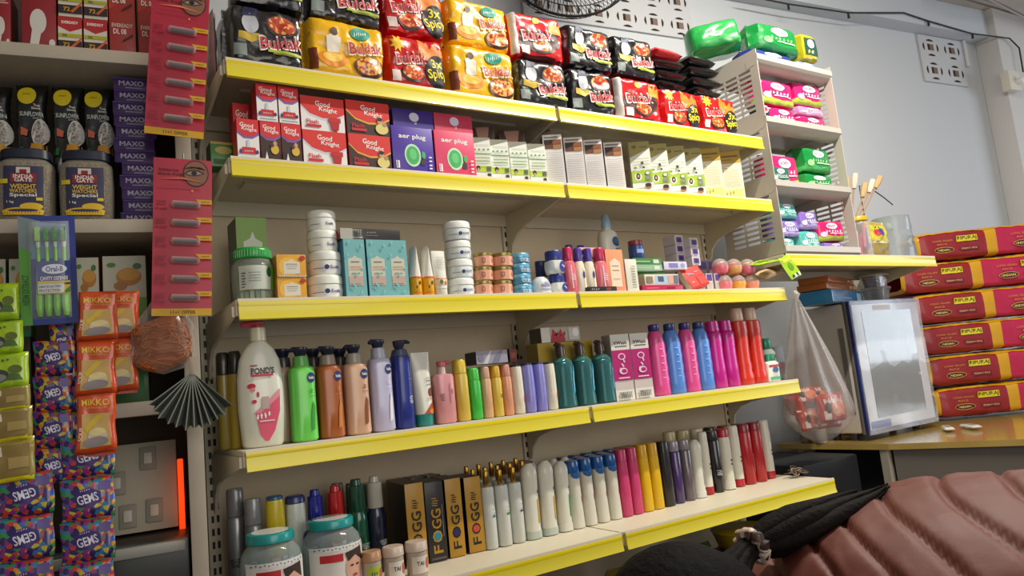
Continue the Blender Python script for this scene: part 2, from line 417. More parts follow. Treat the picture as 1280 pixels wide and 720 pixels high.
l = bpy.data.lights.new('orange_lamp_light', 'POINT'); l.energy = .03; l.color = (1, .25, .05); l.shadow_soft_size = .03
lo = bpy.data.objects.new('orange_lamp_light', l); S.collection.objects.link(lo); lo.location = FL.at(s, .10, z)
o.location.z += .012

# ================================================================== COUNTER
CN = empty('shop_counter'); ZC = -.600
poly = [(2.29, .50), (2.343, .035), (2.90, -1.19), (4.2, -1.19), (4.2, .34)]
g = G(); TOPM = m('#a98f4e', .22, 0, .6, 0, 6, .35); n = len(poly)
g.add([(x, y, z) for z in (ZC-.022, ZC) for x, y in poly], [(4, 3, 2, 1, 0), tuple(range(5, 10))]+[(i, (i+1) % n, n+(i+1) % n, n+i) for i in range(n)], TOPM)
g.obj('counter_top', CN, 0)
g = G(); pin = [(2.36, .03), (2.93, -1.17), (2.95, -1.16), (2.38, .04)]
g.add([(x, y, z) for z in (FLOOR, ZC-.023) for x, y in pin], [(3, 2, 1, 0), (4, 5, 6, 7), (0, 1, 5, 4), (1, 2, 6, 5), (2, 3, 7, 6), (3, 0, 4, 7)], m('#625c55', .5))
g.obj('front_panel', CN, 0)
g = G(); g.box(2.345, 2.375, .045, .075, FLOOR, ZC-.023, m('#a59c8c', .5)); g.obj('leg', CN)
g = G(); g.box(2.325, 2.355, .42, .45, FLOOR, ZC-.023, m('#a59c8c', .5)); g.obj('leg', CN)
g = G(); g.box(3.84, 3.88, -1.15, .18, FLOOR, ZC-.023, m('#8f8a80', .5)); g.obj('end_panel', CN)
g = G(); g.box(2.40, 2.95, .08, .40, FLOOR+.001, ZC-.03, m('#191a1e', .6), .01); tag(g.obj('dark_infill'), 'dark box added to fill the shaded opening under the counter', 'dark infill')  # near-black box added to make the shade under the counter
g = G(); g.box(1.96, 2.30, .14, .50, FLOOR+.001, -.632, m('#191a1e', .6), .01); tag(g.obj('dark_infill'), 'dark box added for the shade between the shelves and the counter', 'dark infill')  # second added box, its near-black standing in for shade beside the counter
tag(CN, 'glossy tan topped shop counter with grey panels at the right', 'counter')
# ================================================================== BUILDERS (origin: centre of the base, front towards -Y)
def pillow(g, w, h, t, mt, art=(), seed=0, px=5, pz=4, wr=.006, nu=22, nv=16, seal=None, z0=0, qe=.26):
    rnd = Vector((seed*3.7, seed*1.3, seed*.7))
    def yf(x, z):                      # half thickness at x,z (metres, z from 0)
        a = min(1, abs(2*x/w)); b = min(1, abs(2*z/h-1))
        q = max(0, (1-a**px))*max(0, (1-b**pz))
        n = noise.noise(Vector((x*26, z*26, 0))+rnd)+.5*noise.noise(Vector((x*60, z*60, 3))+rnd)
        return (t/2)*q**qe+wr*n*q**.3
    def ed(x, z):
        return .004*noise.noise(Vector((x*22, z*22, 5))+rnd)
    g.grid(lambda u, v: ((u-.5)*w+ed((u-.5)*w, v*h), -yf((u-.5)*w, v*h), z0+v*h+ed(v*h, (u-.5)*w)*.7), nu, nv, mt)
    g.grid(lambda u, v: ((.5-u)*w+ed((.5-u)*w, v*h), yf((.5-u)*w, v*h), z0+v*h+ed(v*h, (.5-u)*w)*.7), nu, nv, mt)
    if art: g.art(art, lambda x, z, k: (x+ed(x, z), -yf(x, z)-.0007-.0004*k, z0+z+ed(z, x)*.7), w, h, .011)
    return yf
def box_thing(name, w, h, d, col, art=(), side=None, top=None, mt=None, sideart=(), bev=.0012):
    g = G(); g.box(-w/2, w/2, -d/2, d/2, 0, h, mt or card(col), bev)
    e = .0004
    if side:
        for sx in (-1, 1): g.box(sx*w/2-(e if sx < 0 else -0), sx*w/2+(e if sx > 0 else 0), -d/2+.001, d/2-.001, .001, h-.001, card(side))
    if top: g.box(-w/2+.001, w/2-.001, -d/2+.001, d/2-.001, h, h+e, card(top))
    g.art(art, flatF(-d/2), w, h)
    if sideart:
        g.art(sideart, lambda x, z, k: (-w/2-e-EPS*k, -x, z), d, h)
    return g.obj(name)
def interp(prof, z):
    for i in range(len(prof)-1):
        if prof[i][0] <= z <= prof[i+1][0] and prof[i+1][0] > prof[i][0]:
            f = (z-prof[i][0])/(prof[i+1][0]-prof[i][0]); return [prof[i][j]+(prof[i+1][j]-prof[i][j])*f for j in range(1, 4)]
    return prof[-1][1:4] if z > prof[-1][0] else prof[0][1:4]
def revF(prof, off=.0006):
    """wrap print on a revolved body: x in metres along the front"""
    def F(x, z, k):
        a, b, q = interp(prof, z); a = max(a, .002); X = max(-.985*a, min(.985*a, x))
        return (X, -b*(1-abs(X/a)**q)**(1/q)-off-EPS*k, z)
    return F
def pr(lst, w, h, d):
    """profile in fractions: (z, half width, half depth, power)"""
    return [(p[0]*h, p[1]*w/2, (p[2] if len(p) > 2 else p[1])*d/2, p[3] if len(p) > 3 else 2) for p in lst]
FLATB = [(0, .90, .9, 2.6), (.02, 1, 1, 2.8), (.55, 1, 1, 2.8), (.72, .97, .98, 2.7), (.80, .82, .88, 2.4), (.835, .45, .62, 2), (.86, .42, .6, 2)]
def bottle(name, w, h, d, col, prof, cap, capcol, art=(), mt=None, capmt=None, seg=22, lab=None, pump=False):
    r = empty(name); g = G(); P = pr(prof, w, h, d); g.rev(P, mt or plas(col), seg)
    if art: g.art(art, revF(P), w, h, .008)
    g.obj('bottle_body', r, 40)
    if cap:
        g = G(); g.rev(pr(cap, w, h, d), capmt or plas(capcol), 18); g.obj('cap', r, 35)
    if lab:
        g = G(); g.art(lab, revF(P, .001), w, h, .008); g.obj('label', r)
    if pump:
        z = max(c[0] for c in cap)*h; c = capmt or plas(capcol); g = G()
        g.rev([(z, .006), (z+.012, .006)], c, 10); g.rev([(z+.012, w*.17), (z+.022, w*.18), (z+.025, w*.14)], c, 14)
        g.tube([(0, 0, z+.019), (-.012, -.004, z+.019), (-w*.36, -.012, z+.016), (-w*.42, -.013, z+.008)], [.006, .006, .005, .0035], c, 8)
        g.obj('pump_head', r)
    return r
# ---- instant noodle multipack
WH = '#f4efe6'; RED = '#d8232a'
def bowl(cx, cz, rx, rz, c1='#d9622b', dark='#2a1512'):
    o = [('e', cx, cz, rx, rz, dark), ('e', cx, cz+.02, rx*.88, rz*.82, cells('noodles_'+c1.strip('#'), [c1, '#e8a252', '#c2401c', '#f0c07a', c1, '#b5301a'], 160))]
    return o
def noodle_pack(kind, w, h, t=.085, seed=1):
    r = empty('noodle_multipack'); g = G(); col = {'black': '#1b191c', 'yellow': '#f2b90c', 'red': '#d3151c', 'spicy': '#c9161a'}[kind]
    mt = film(col); bu = [('t', 'Buldak')]
    def logo(cx, cz, tw, th, c='#c8202b', bk=WH):
        return [('t', 'Buldak', cx, cz, tw*1.07, th*1.28, 8, bk), ('t', 'Buldak', cx+.004, cz-.006, tw*1.05, th*1.2, 8, bk), ('t', 'Buldak', cx, cz, tw, th, 8, c)]
    if kind == 'black':
        a = bowl(.20, .70, .22, .19, '#b5432a', '#3a2420')+[('p', [(-.40, .40), (-.22, .34), (-.10, .42), (-.12, .50), (-.40, .52)], '#c9a82c'), ('r', -.46, .10, -.30, .30, '#7f8a86'),
             ('e', -.24, .66, .11, .17, '#b9bcc4'), ('p', [(-.34, .78), (-.16, .80), (-.14, .92), (-.30, .95)], '#20244a')]+logo(.18, .40, .56, .20, '#c8323c')+[('r', .0, .21, .46, .26, '#a9b52a'), ('r', .06, .185, .42, .20, '#8b9426')]
    elif kind == 'yellow':
        a = [('e', -.20, .28, .19, .15, '#e58c12'), ('e', -.20, .31, .13, .09, '#f6c54a'), ('p', [(-.27, .40), (-.12, .40), (-.10, .66), (-.19, .74), (-.28, .66)], '#efe6d2'), ('e', -.19, .75, .05, .07, '#5a3a26'),
             ('e', .17, .80, .13, .11, '#1e9f86'), ('t', 'Cheese', .17, .80, .17, .09, 8, WH)]+bowl(.27, .22, .21, .19, '#f0b84a', '#4a2c14')+logo(.22, .54, .44, .20, '#c8323c', '#fdf3d4')+[('r', -.49, .06, -.40, .42, '#7a3413')]
    elif kind == 'red':
        a = [('p', [(-.40, .30), (-.30, .66), (-.12, .56), (.1, .66), (.24, .52), (.36, .7), (.40, .34), (.2, .16), (-.1, .14)], '#3b0c0e'), ('e', -.02, .84, .07, .07, '#f0c018'), ('p', [(.20, .62), (.24, .90), (.30, .74), (.36, .94), (.40, .70), (.46, .84), (.47, .58)], '#f08a1c')]
        a += bowl(.06, .28, .20, .16, '#e2562a', '#2a1210')+logo(-.02, .52, .56, .20, '#c8202b')+[('r', -.495, .05, -.40, .95, '#d9d2cd'), ('r', -.36, .08, -.20, .26, '#e8d6d0'), ('r', -.34, .0, .3, .06, '#5a0c10')]
    else:
        a = [('p', [(.02, .98), (.06, .80), (.16, .90), (.22, .76), (.34, .92), (.40, .70), (.48, .80), (.48, .5), (.0, .55)], '#ef7d18')]+[('p', [(-.34+.13*math.cos(t*pi/8)*(1 if t % 2 else .55), .80+.17*math.sin(t*pi/8)*(1 if t % 2 else .55)) for t in range(16)], '#f7c31b')]
        a += logo(-.12, .54, .50, .19, '#c8202b')+bowl(-.10, .25, .21, .17, '#e2562a')+[('e', .32, .34, .20, .32, '#141214'), ('t', '3x', .32, .50, .20, .18, 6, '#f4dc1c'), ('t', 'Spicy', .32, .27, .34, .24, 6, '#f4dc1c'), ('r', -.46, .08, -.33, .28, '#e8d6d0')]
    pillow(g, w, h, t, mt, a, seed, 14, 12, .0055, 30, 22, qe=.30)
    g.obj('wrapper', r, 50)
    g = G()                                    # side seals
    for sx in (-1, 1):
        g.grid(lambda u, v: (sx*(w/2-.002+u*.008), .003*sin(v*60+seed), v*h), 2, 30, film('#8b8a90' if kind == 'black' else col))
    g.obj('side_seal', r, 0)
    return r
def flat_pack(w, h, t, col, seed):
    g = G(); pillow(g, w, h, t, film(col), [('p', [(-.3, .3), (.3, .3), (.35, .7), (-.25, .75)], '#6d6a70' if col != RED else '#e8b8a8'), ('t', 'Buldak', 0, .5, .5, .3, 0, '#c8323c' if col != RED else WH)], seed, 4, 4, .0025, 16, 12)
    return g.obj('noodle_packet', None, 50)
# ---- repellent cartons
def gk_slim(w, h, d, dark=False):
    a = [('r', -.5, 0, .5, 1, '#3a2017' if dark else '#ece9e6'), ('p', [(-.5, 1), (.5, 1), (.5, .62), (.2, .52), (-.2, .52), (-.5, .64)], '#7d5fa8'), ('p', [(-.5, 1), (.5, 1), (.5, .68), (.2, .58), (-.2, .58), (-.5, .70)], RED),
         ('t', 'Good', -.06, .85, .62, .10, -6, WH), ('t', 'Knight', .06, .74, .70, .11, -6, WH)]
    if dark: a += [('e', .18, .30, .20, .12, '#d9b23a'), ('e', .20, .45, .10, .06, '#c79a7c'), ('e', .06, .40, .08, .05, '#5a3020'), ('r', -.5, .05, -.12, .25, '#241410'), ('p', [(-.32, .04), (-.16, .04), (-.24, .24)], '#e8e4e0')]
    else: a += [('p', [(-.10, .24), (.10, .24), (.04, .50), (-.04, .50)], '#cfd4da'), ('p', [(-.38, .14), (.38, .14), (.30, .30), (-.30, .30)], '#c8202b'), ('t', 'REFILL', 0, .21, .40, .06, 0, WH), ('e', -.38, .19, .06, .05, '#28348a'), ('e', .38, .19, .06, .05, '#28348a'), ('r', -.4, .03, .4, .06, '#9a9aa5')]
    return box_thing('repellent_carton', w, h, d, '#c62329', a, '#c62329', '#c62329')
def gk_wide(w, h, d, dark=False):
    a = [('r', -.5, 0, .5, 1, '#3a1c12' if dark else '#ebe8e6'), ('p', [(-.5, 1), (.5, 1), (.5, .50), (.3, .36), (0, .33), (-.3, .44), (-.5, .68)], '#e9a13c' if dark else '#d8cfe0'), ('p', [(-.5, 1), (.5, 1), (.5, .56), (.3, .42), (0, .39), (-.3, .50), (-.5, .74)], '#da2a22'),
         ('t', 'Good', .0, .80, .34, .15, -5, WH), ('t', 'Knight', .12, .62, .42, .16, -5, WH), ('t', 'Flash', -.25, .26, .28, .12, 0, '#c8202b'), ('r', -.40, .10, -.06, .18, '#c8202b')]
    if dark: a += [('e', .30, .22, .15, .16, '#e0cf7a'), ('e', .26, .44, .06, .08, '#caa082'), ('e', .37, .36, .05, .06, '#b98a6c'), ('e', .26, .50, .06, .05, '#1d120e')]
    else: a += [('r', .12, .28, .40, .42, '#c11d23'), ('p', [(.18, .05), (.34, .05), (.37, .30), (.15, .30)], '#b5161c'), ('r', .22, .0, .30, .08, '#8a1015')]
    return box_thing('repellent_carton', w, h, d, '#c62329', a, '#b81f25', '#b81f25')
def aer_box(w, h, d, col, dk):
    a = [('t', 'aer plug', .0, .78, .66, .13, 0, WH), ('e', -.02, .38, .20, .25, '#bfe6c0'), ('e', -.02, .38, .16, .20, '#3fae5e'), ('e', -.02, .40, .09, .12, '#5fc979'), ('r', .16, .18, .27, .30, '#2a2a34'), ('e', .24, .40, .05, .08, '#3fae5e'), ('r', -.44, .08, -.36, .24, WH), ('r', -.42, .09, -.40, .23, col),
         ('r', .36, .10, .43, .13, WH), ('r', .36, .17, .43, .20, WH), ('r', .36, .26, .43, .29, WH), ('r', .36, .34, .43, .37, WH)]
    return box_thing('air_freshener_box', w, h, d, col, a, dk, dk)
def green_white_box(w, h, d, bottom=True):
    a = [('r', -.5, 0, .5, 1, '#eceee4'), ('p', [(-.5, 1), (.5, 1), (.5, .96), (-.5, .84)], '#8b8b78'), ('r', -.5, .60, .5, .62, '#5fae4a'), ('r', -.5, .18, .5, .32, '#b9d43c'), ('e', -.25, .27, .11, .06, '#3a2a26'), ('e', -.25, .23, .06, .04, '#caa082'),
         ('r', .20, .20, .42, .30, '#5a5f55'), ('e', .30, .08, .11, .05, '#b07a5a'), ('e', .30, .11, .11, .03, '#2a1c16'), ('r', -.40, .42, .40, .44, '#8bb86a'), ('r', -.40, .50, .40, .52, '#8bb86a'), ('r', -.42, .06, .02, .075, '#a8a89c')]
    for x in (-.36, -.14, .10, .34): a.append(('e', x, .70, .06, .025, '#6fa65a'))
    for z in (.36, .39, .47, .55, .77, .80): a.append(('r', -.42, z, .38, z+.010, '#b8beb0'))
    return box_thing('hair_color_box', w, h, d, '#e6e8dd', a, '#dfe1d4', '#4a403a')
def hair_box(w, h, d):
    a = [('r', -.5, 0, .5, 1, '#e4e0de'), ('r', -.44, .72, .46, .90, '#3a2219'), ('r', -.44, .72, -.02, .80, '#6b3b24'), ('r', .0, .81, .44, .90, '#8a4f2c'), ('r', .0, .72, .44, .80, '#b0743e'), ('r', -.4, .93, .3, .96, '#8a7f78')]
    for i in range(14): a.append(('r', -.42, .08+i*.042, .42, .092+i*.042, '#c4c0be'))
    return box_thing('hair_color_box', w, h, d, '#d9d4d0', a, '#4a4542', '#7f766e')
def herbal_box(w, h, d):
    a = [('r', -.5, 0, .5, 1, '#e8e9dd'), ('p', [(-.5, 1), (.5, 1), (.5, .86), (-.5, .70)], '#a89a55'), ('e', -.25, .90, .12, .035, '#7b6a2c'), ('r', .0, .88, .40, .90, '#6f6a4a'), ('p', [(-.5, .22), (.5, .22), (.5, .45), (-.5, .43)], '#a9c832'),
         ('e', -.20, .32, .17, .07, '#efece4'), ('e', -.20, .33, .10, .06, '#2a1d1a'), ('e', -.20, .33, .05, .03, '#c99a80'), ('e', .26, .38, .13, .04, '#4c5644'), ('e', .26, .38, .10, .03, '#dfe2cf'), ('r', .14, .25, .40, .33, '#8b8f80'),
         ('e', .22, .12, .15, .055, '#a86f50'), ('e', .22, .15, .15, .035, '#2a1c16'), ('e', .05, .57, .07, .035, '#384a2e'), ('e', -.30, .49, .08, .02, '#8a8a3c'), ('e', .1, .49, .06, .02, '#3a4a2e'), ('r', -.4, .08, .0, .10, '#a9a99c')]
    for z in (.54, .60, .65): a.append(('r', -.38, z, .40, z+.010, '#aeb2a0'))
    return box_thing('hair_color_box', w, h, d, '#dfe0d2', a, '#d5d6c6', '#9a8e4a')
def gold_box(w, h, d):
    a = [('r', -.5, 0, .5, 1, '#e5ddc0'), ('r', -.5, .74, .5, 1, '#b9962a'), ('r', -.40, .86, .40, .90, '#7f5c12'), ('r', -.4, .80, .1, .82, '#8a6a1e'), ('r', -.44, .06, .44, .22, '#d9cf7a'), ('t', 'Bio', -.1, .14, .4, .08, 10, '#a9962c')]
    for i in range(9): a.append(('r', -.40, .28+i*.045, .38, .292+i*.045, '#c9c0a4'))
    return box_thing('hair_color_box', w, h, d, '#d8cfae', a, '#b9ad84', '#3c2a22', sideart=())
# ---- cream jars, tins
def cream_jar(w, h, txt, tcol='#4a3a8a', dot=True, body='#e9ebe2', lidc='#eceee6'):
    r = empty('cream_jar'); g = G(); P = pr([(0, .86), (.04, .93), (.35, 1), (.58, .96), (.60, .93)], w, h, w); g.rev(P, plas(body), 28)
    g.obj('jar_body', r); F = revF(P)
    a = []
    if dot: a = [('e', -.10, .30, .07, .10, '#2c2f78')]
    a += [('t', txt, .14, .30, .30, .14, 0, tcol), ('r', -.44, .24, -.20, .27, '#8a86a8')]
    g = G(); g.art(a, F, w, h, .008); g.obj('label', r)
    g = G(); g.rev(pr([(.605, .96), (.62, 1), (.90, .98), (.97, .93), (1, .84)], w, h, w), plas(lidc), 28); g.obj('lid', r)
    return r
def peach_jar(w, h):
    r = empty('gel_jar'); g = G(); P = pr([(0, .90), (.05, .98), (.72, 1), (.76, .93)], w, h, w); g.rev(P, plas('#e5a585'), 24)
    g.art([('r', -.30, .24, -.14, .58, '#b4634c'), ('r', -.26, .30, -.18, .52, '#e5a585'), ('r', .24, .32, .44, .40, '#c8785c'), ('r', .24, .46, .40, .52, '#c8785c')], revF(P), w, h, .008); g.obj('jar_body', r)
    g = G(); g.rev(pr([(.765, .94), (.78, .98), (.95, .98), (1, .92)], w, h, w), m('#9c8b4e', .3, .6), 24)
    g.obj('lid', r); return r
def blue_tin(w, h):
    r = empty('cream_tin'); g = G(); P = pr([(0, .93), (.1, 1), (.55, 1), (.6, .96)], w, h, w); g.rev(P, m('#5aa6d0', .28, .3), 24)
    g.art([('r', -.2, .14, .30, .44, '#dfe8ee'), ('r', -.16, .20, -.12, .40, '#3b4a5a'), ('r', -.08, .20, -.05, .40, '#3b4a5a'), ('r', .0, .20, .05, .40, '#3b4a5a'), ('r', .1, .20, .12, .40, '#3b4a5a'), ('r', .2, .20, .25, .40, '#3b4a5a')], revF(P), w, h, .008); g.obj('tin_body', r)
    g = G(); g.rev(pr([(.605, 1.0), (.93, 1), (1, .95)], w, h, w), m('#7fc0e2', .25, .4), 24); g.obj('lid', r); return r
def vaseline_jar(w, h):
    r = empty('jelly_jar'); g = G(); P = pr([(0, .80, .8, 2.6), (.06, .92, .92, 2.6), (.30, 1, 1, 2.6), (.55, .96, .96, 2.5), (.60, .8, .8, 2.2)], w, h, w); g.rev(P, m('#dfe3e2', .2, 0, .5), 24)
    g.obj('jar_body', r); g = G(); g.art([('e', .22, .30, .24, .24, '#2f3d94'), ('p', [(.12, .34), (.36, .24), (.36, .28), (.14, .38)], WH)], revF(P, .001), w, h, .008); g.obj('label', r)
    g = G(); g.rev(pr([(.605, .90), (.62, .94), (.96, .92), (1, .86)], w, h, w), plas('#27357f'), 24); g.obj('lid', r); return r
def tube_up(name, w, h, d, col, lowcol, art=(), capcol=None):
    """squeeze tube standing on its cap, crimp on top"""
    r = empty(name); g = G(); R = []; n = 24
    for k in range(13):
        f = k/12; z = h*(.16+.84*f); b = d/2*(1-f)**.8+.0012; a = w/2*(.92+.08*f)*(1-.0*f)
        R.append([(a*cos(2*pi*j/n), b*sin(2*pi*j/n), z) for j in range(n)])
    g.loft(R, plas(col)); g.obj('tube_body', r)
    g = G(); g.rev([(0, w*.42, d*.46), (h*.01, w*.44, d*.48), (h*.158, w*.45, d*.49)], plas(capcol or lowcol), 20); g.obj('cap', r)
    if art:
        def F(x, z, k):
            f = max(0, min(1, (z/h-.16)/.84)); a = w/2*(.92+.08*f)+.0003; b = d/2*(1-f)**.8+.0012; X = max(-.98*a, min(.98*a, x))
            return (X, -b*(1-(X/a)**2)**.5-.0012-EPS*k, z)
        g = G(); g.art(art, F, w, h, .008); g.obj('label', r)
    return r
def cone_tube(w, h):
    r = empty('sunscreen_tube'); g = G(); n = 20; R = []
    for k in range(11):
        f = k/10; z = h*(.38+.62*f); R.append([(w/2*(1-f)**.75*cos(2*pi*j/n)+.0006*cos(2*pi*j/n), (.018+.004*f)*sin(2*pi*j/n)*(1 if f < .98 else .6), z) for j in range(n)])
    g.loft(R, plas('#ebe9dd')); g.obj('tube_body', r)
    g = G(); P = [(0, w*.46, .018, 2), (h*.02, w*.5, .02, 2), (h*.38, w*.5, .02, 2)]; g.rev(P, plas('#f0b314'), 20)
    g.art([('r', -.4, .06, .42, .09, '#e8731a'), ('e', .15, .26, .09, .04, '#3c3520'), ('e', -.15, .18, .05, .03, '#5a4a20'), ('r', -.45, .355, .45, .385, '#e8731a')], revF(P), w, h, .008); g.obj('cap', r)
    return r
# ================================================================== SHELF A: instant noodles
ZA = ZS['A']+.007; HP = .142
LOW = [('black', 287, 385, 'big black noodle multipack at the left end of the top shelf, lower layer'),
       ('yellow', 386, 487, 'yellow noodle multipack second from the left in the lower layer'),
       ('spicy', 488, 563, 'red noodle multipack with a black 3x spicy circle, lower layer between the two yellow packs'),
       ('yellow', 564, 650, 'yellow noodle multipack in the lower layer directly below another yellow pack'),
       ('black', 651, 716, 'black noodle multipack in the lower layer below the plain red pack'),
       ('black', 717, 774, 'black noodle multipack in the lower layer left of the red pack with the pale edge'),
       ('red', 775, 832, 'red noodle multipack without a spicy circle, lower layer near the middle right'),
       ('spicy', 833, 879, 'red extra spicy noodle multipack next to last on the top shelf'),
       ('spicy', 880, 926, 'red extra spicy noodle multipack at the right end beside the plastic rack')]
UP = [('black', 385, 481, 'black noodle multipack lying in the upper layer above the yellow pack at the left'),
      ('spicy', 482, 561, 'red noodle multipack with a black 3x spicy circle in the upper layer'),
      ('yellow', 562, 641, 'yellow noodle multipack in the upper layer beside the red one below the fan'),
      ('red', 642, 711, 'plain red noodle multipack in the upper layer below the fan'),
      ('black', 712, 771, 'black noodle multipack in the upper layer right of the plain red pack'),
      ('black', 772, 824, 'black noodle multipack at the right end of the upper layer'),
      ('black', 292, 384, 'black noodle multipack at the left end of the upper layer, cut by the picture top')]
for i, (k, a, b, lb) in enumerate(LOW+UP):
    up = i >= len(LOW); z = ZA+(HP+.008 if up else 0); y = .012+(.010 if up else 0)
    xa, xb = F0.s_at(a, y, z), F0.s_at(b, y, z)
    h = HP if k != 'yellow' else HP+.006
    if i in (7, 8): h = .130
    if up: h = .140
    th = .042 if i in (7, 8) else .10 if not up else .09
    o = noodle_pack(k, (xb-xa)*.955, h, th, i+1)
    setloc(o, (xa+xb)/2, y+th/2+.004, z, 0, 0, radians([0, 1, -.6, .5, 0, -.5, .6, 0, .8, 1, -1, .6, -1.5, .7, -.5, 0][i])); tag(o, lb, 'instant noodles', 'instant noodle multipacks on the top shelf')
# second depth row behind, seen at the far left and gaps
o = noodle_pack('black', .20, .15, .10, 31); setloc(o, .14, .20, ZA, 0); tag(o, 'black noodle multipack standing in the back row at the left end', 'instant noodles', 'instant noodle multipacks on the top shelf')
# side-on packs at the left edge
for j, (col, x, lb) in enumerate((('#26232a', .030, 'dark noodle packet on edge at the left end, touching the black multipack'), ('#b98b93', .002, 'pale pink noodle packet on edge at the extreme left of the top shelf'))):
    g = G(); pillow(g, .10, .165, .014, film(col), (), 50+j, 4, 6, .003, 10, 14); o = g.obj('noodle_packet', None, 50)
    setloc(o, x+.004, .15+.0*j, ZA, radians(90)); tag(o, lb, 'noodle packet')
# flat stacks at the right
names = ['first', 'second', 'third', 'fourth', 'fifth', 'sixth', 'seventh', 'eighth']
for c, (u0, u1, n) in enumerate(((812, 842, 8), (852, 888, 8))):
    y = .16; z0 = ZA
    xa, xb = F0.s_at(u0, y, z0), F0.s_at(u1, y, z0); w = .15
    for k in range(n):
        red = (c == 0 and k == n-1)
        o = flat_pack(w*.94, .13, .033, RED if red else '#1b191c', 60+c*8+k)
        xc = F0.s_at((u0+u1)/2, .13, z0+.2)
        setloc(o, xc+.004*((k*7) % 3-1), .10, z0+.020+k*.0395+(0.02 if c == 0 and False else 0), radians(4*((k*5) % 3-1)), radians(-90))
        lb = 'red noodle packet lying on top of the left flat stack' if red else 'black noodle packet, %s from the bottom of the %s flat stack near the rack' % (names[k], ('left', 'right')[c])
        tag(o, lb, 'noodle packet', 'loose noodle packets stacked flat')
        o.location.y = .075

# ================================================================== SHELF B: repellents and hair colour
Y = .012; dB = .07
gl = 'mosquito repellent cartons'
row(lambda w, h: gk_slim(w, h, .045), [(297, 326)], 149, 'B', Y, ['slim white and red repellent refill carton, first of the lower row'], 'carton', gl, d=.045)
row(lambda w, h: gk_slim(w, h, .045, True), [(326.5, 353), (353, 379)], 152, 'B', Y, ['slim brown and red repellent refill carton in the lower row beside the white one', 'slim brown and red repellent refill carton in the lower row beside the wide white carton'], 'carton', gl, d=.045)
hB = F0.z_at(F0.s_at(310, Y, ZS['B']), Y, 149)-ZS['B']
zt = ZS['B']+hB+.001
row(lambda w, h: gk_slim(w, h, .045), [(321, 348.5), (349, 375)], 103, zt, Y, ['slim white repellent refill carton at the left of the upper layer', 'slim white repellent refill carton in the upper layer beside the wide carton'], 'carton', gl, d=.045, h=hB*.93)
row(lambda w, h: gk_slim(w, h, .045, True), [(294, 320)], 110, 'B', .10, ['slim red repellent carton in the shade behind the others at the left end'], 'carton', gl, d=.045, h=hB*1.75)
for (a, b, a2, b2, dk, l1, l2) in ((379.5, 435.5, 376.5, 432.5, False, 'wide white and red repellent carton in the lower layer', 'wide white and red repellent carton stacked in the upper layer'),
                          (437, 491, 433.5, 489, True, 'wide brown and red repellent carton with a family photo, lower layer', 'wide brown and red repellent carton with a family photo, upper layer')):
    o, = row(lambda w, h: gk_wide(w, h, .07, dk), [(a, b)], 164 if not dk else 169, 'B', Y, [l1], 'carton', gl, d=.07, wf=.97)
    h1 = o.dimensions.z
    row(lambda w, h: gk_wide(w, h, .07, dk), [(a2, b2)], 118, ZS['B']+h1+.001, Y+.003, [l2], 'carton', gl, d=.07, wf=.97, h=h1*.99)
for (a, b, a2, b2, vt, vt2, col, dk, nm) in ((492, 545, 491, 543, 159, 131, '#4a2ca0', '#3a2384', 'purple'), (546, 597, 543, 592, 164.5, 140, '#e0406a', '#c43355', 'pink')):
    o, = row(lambda w, h: aer_box(w, h, .075, col, dk), [(a, b)], vt, 'B', Y, ['%s air freshener box with a green device picture' % nm], 'box', d=.075, wf=.97); h1 = o.dimensions.z
    row(lambda w, h: box_thing('air_freshener_box', w, h, .075, dk, [('r', -.5, 0, .5, .22, dk), ('e', .02, .62, .12, .24, '#d9d2e8'), ('t', 'o', .05, .30, .05, .14, 0, WH)], dk, dk), [(a2, b2)], vt2, ZS['B']+h1+.001, Y+.01,
        ['%s box lying on top of the %s air freshener box' % (('dark purple', 'purple') if nm == 'purple' else ('coral red', 'pink'))], 'box', d=.075, wf=.97, h=h1*.42)
RZ = radians(-24)
row(lambda w, h: green_white_box(w, h, .04), [(594, 616), (616.5, 639), (640, 663), (663.5, 686)], 171, 'B', .015,
    ['first white and green hair colour box beside the pink freshener box', 'second white and green hair colour box from the pink freshener box', 'third white and green hair colour box from the pink freshener box', 'fourth white and green hair colour box, beside the plain white box'], 'box', 'white and green hair colour boxes', rz=radians(-12), wf=.90, d=.05)
for j, (a, b) in enumerate(((597, 626), (632, 664))):
    def bb(w, h):
        o = box_thing('hair_color_box', w, h, .05, '#6d5a4e', [('p', [(-.5, 1), (0, .1), (.5, 1)], '#4a3026'), ('p', [(-.3, 1), (0, .4), (.3, 1)], '#c08d7c'), ('p', [(-.5, 0), (-.5, .7), (-.1, .1)], '#39322c')], '#776b60', '#9a8f80'); return o
    row(bb, [(a, b)], 145, 'B', .10, ['brown picture hair colour box standing behind the %s pair of white and green boxes' % ('left', 'right')[j]], 'box', 'picture hair colour boxes behind', rz=RZ, d=.05, wf=.85, h=.182)
row(lambda w, h: hair_box(w, h, .03), [(686, 710), (712, 736), (737, 760), (762, 785)], 167, 'B', .018,
    ['white hair colour box with shade swatches, first of four', 'white hair colour box with shade swatches, second of four', 'white hair colour box with shade swatches, third of four', 'white hair colour box with shade swatches, last before the gap'], 'box', 'white swatch hair colour boxes', rz=radians(-26), wf=.80, d=.045)
row(lambda w, h: herbal_box(w, h, .03), [(797, 819), (819, 841), (841, 863), (863, 884)], 175, 'B', .018,
    ['tall herbal hair colour box with green band, first after the gap', 'tall herbal hair colour box with green band, second after the gap', 'tall herbal hair colour box with green band, third after the gap', 'tall herbal hair colour box with green band, beside the gold box'], 'box', 'herbal hair colour boxes', rz=radians(-30), wf=.86, d=.055)
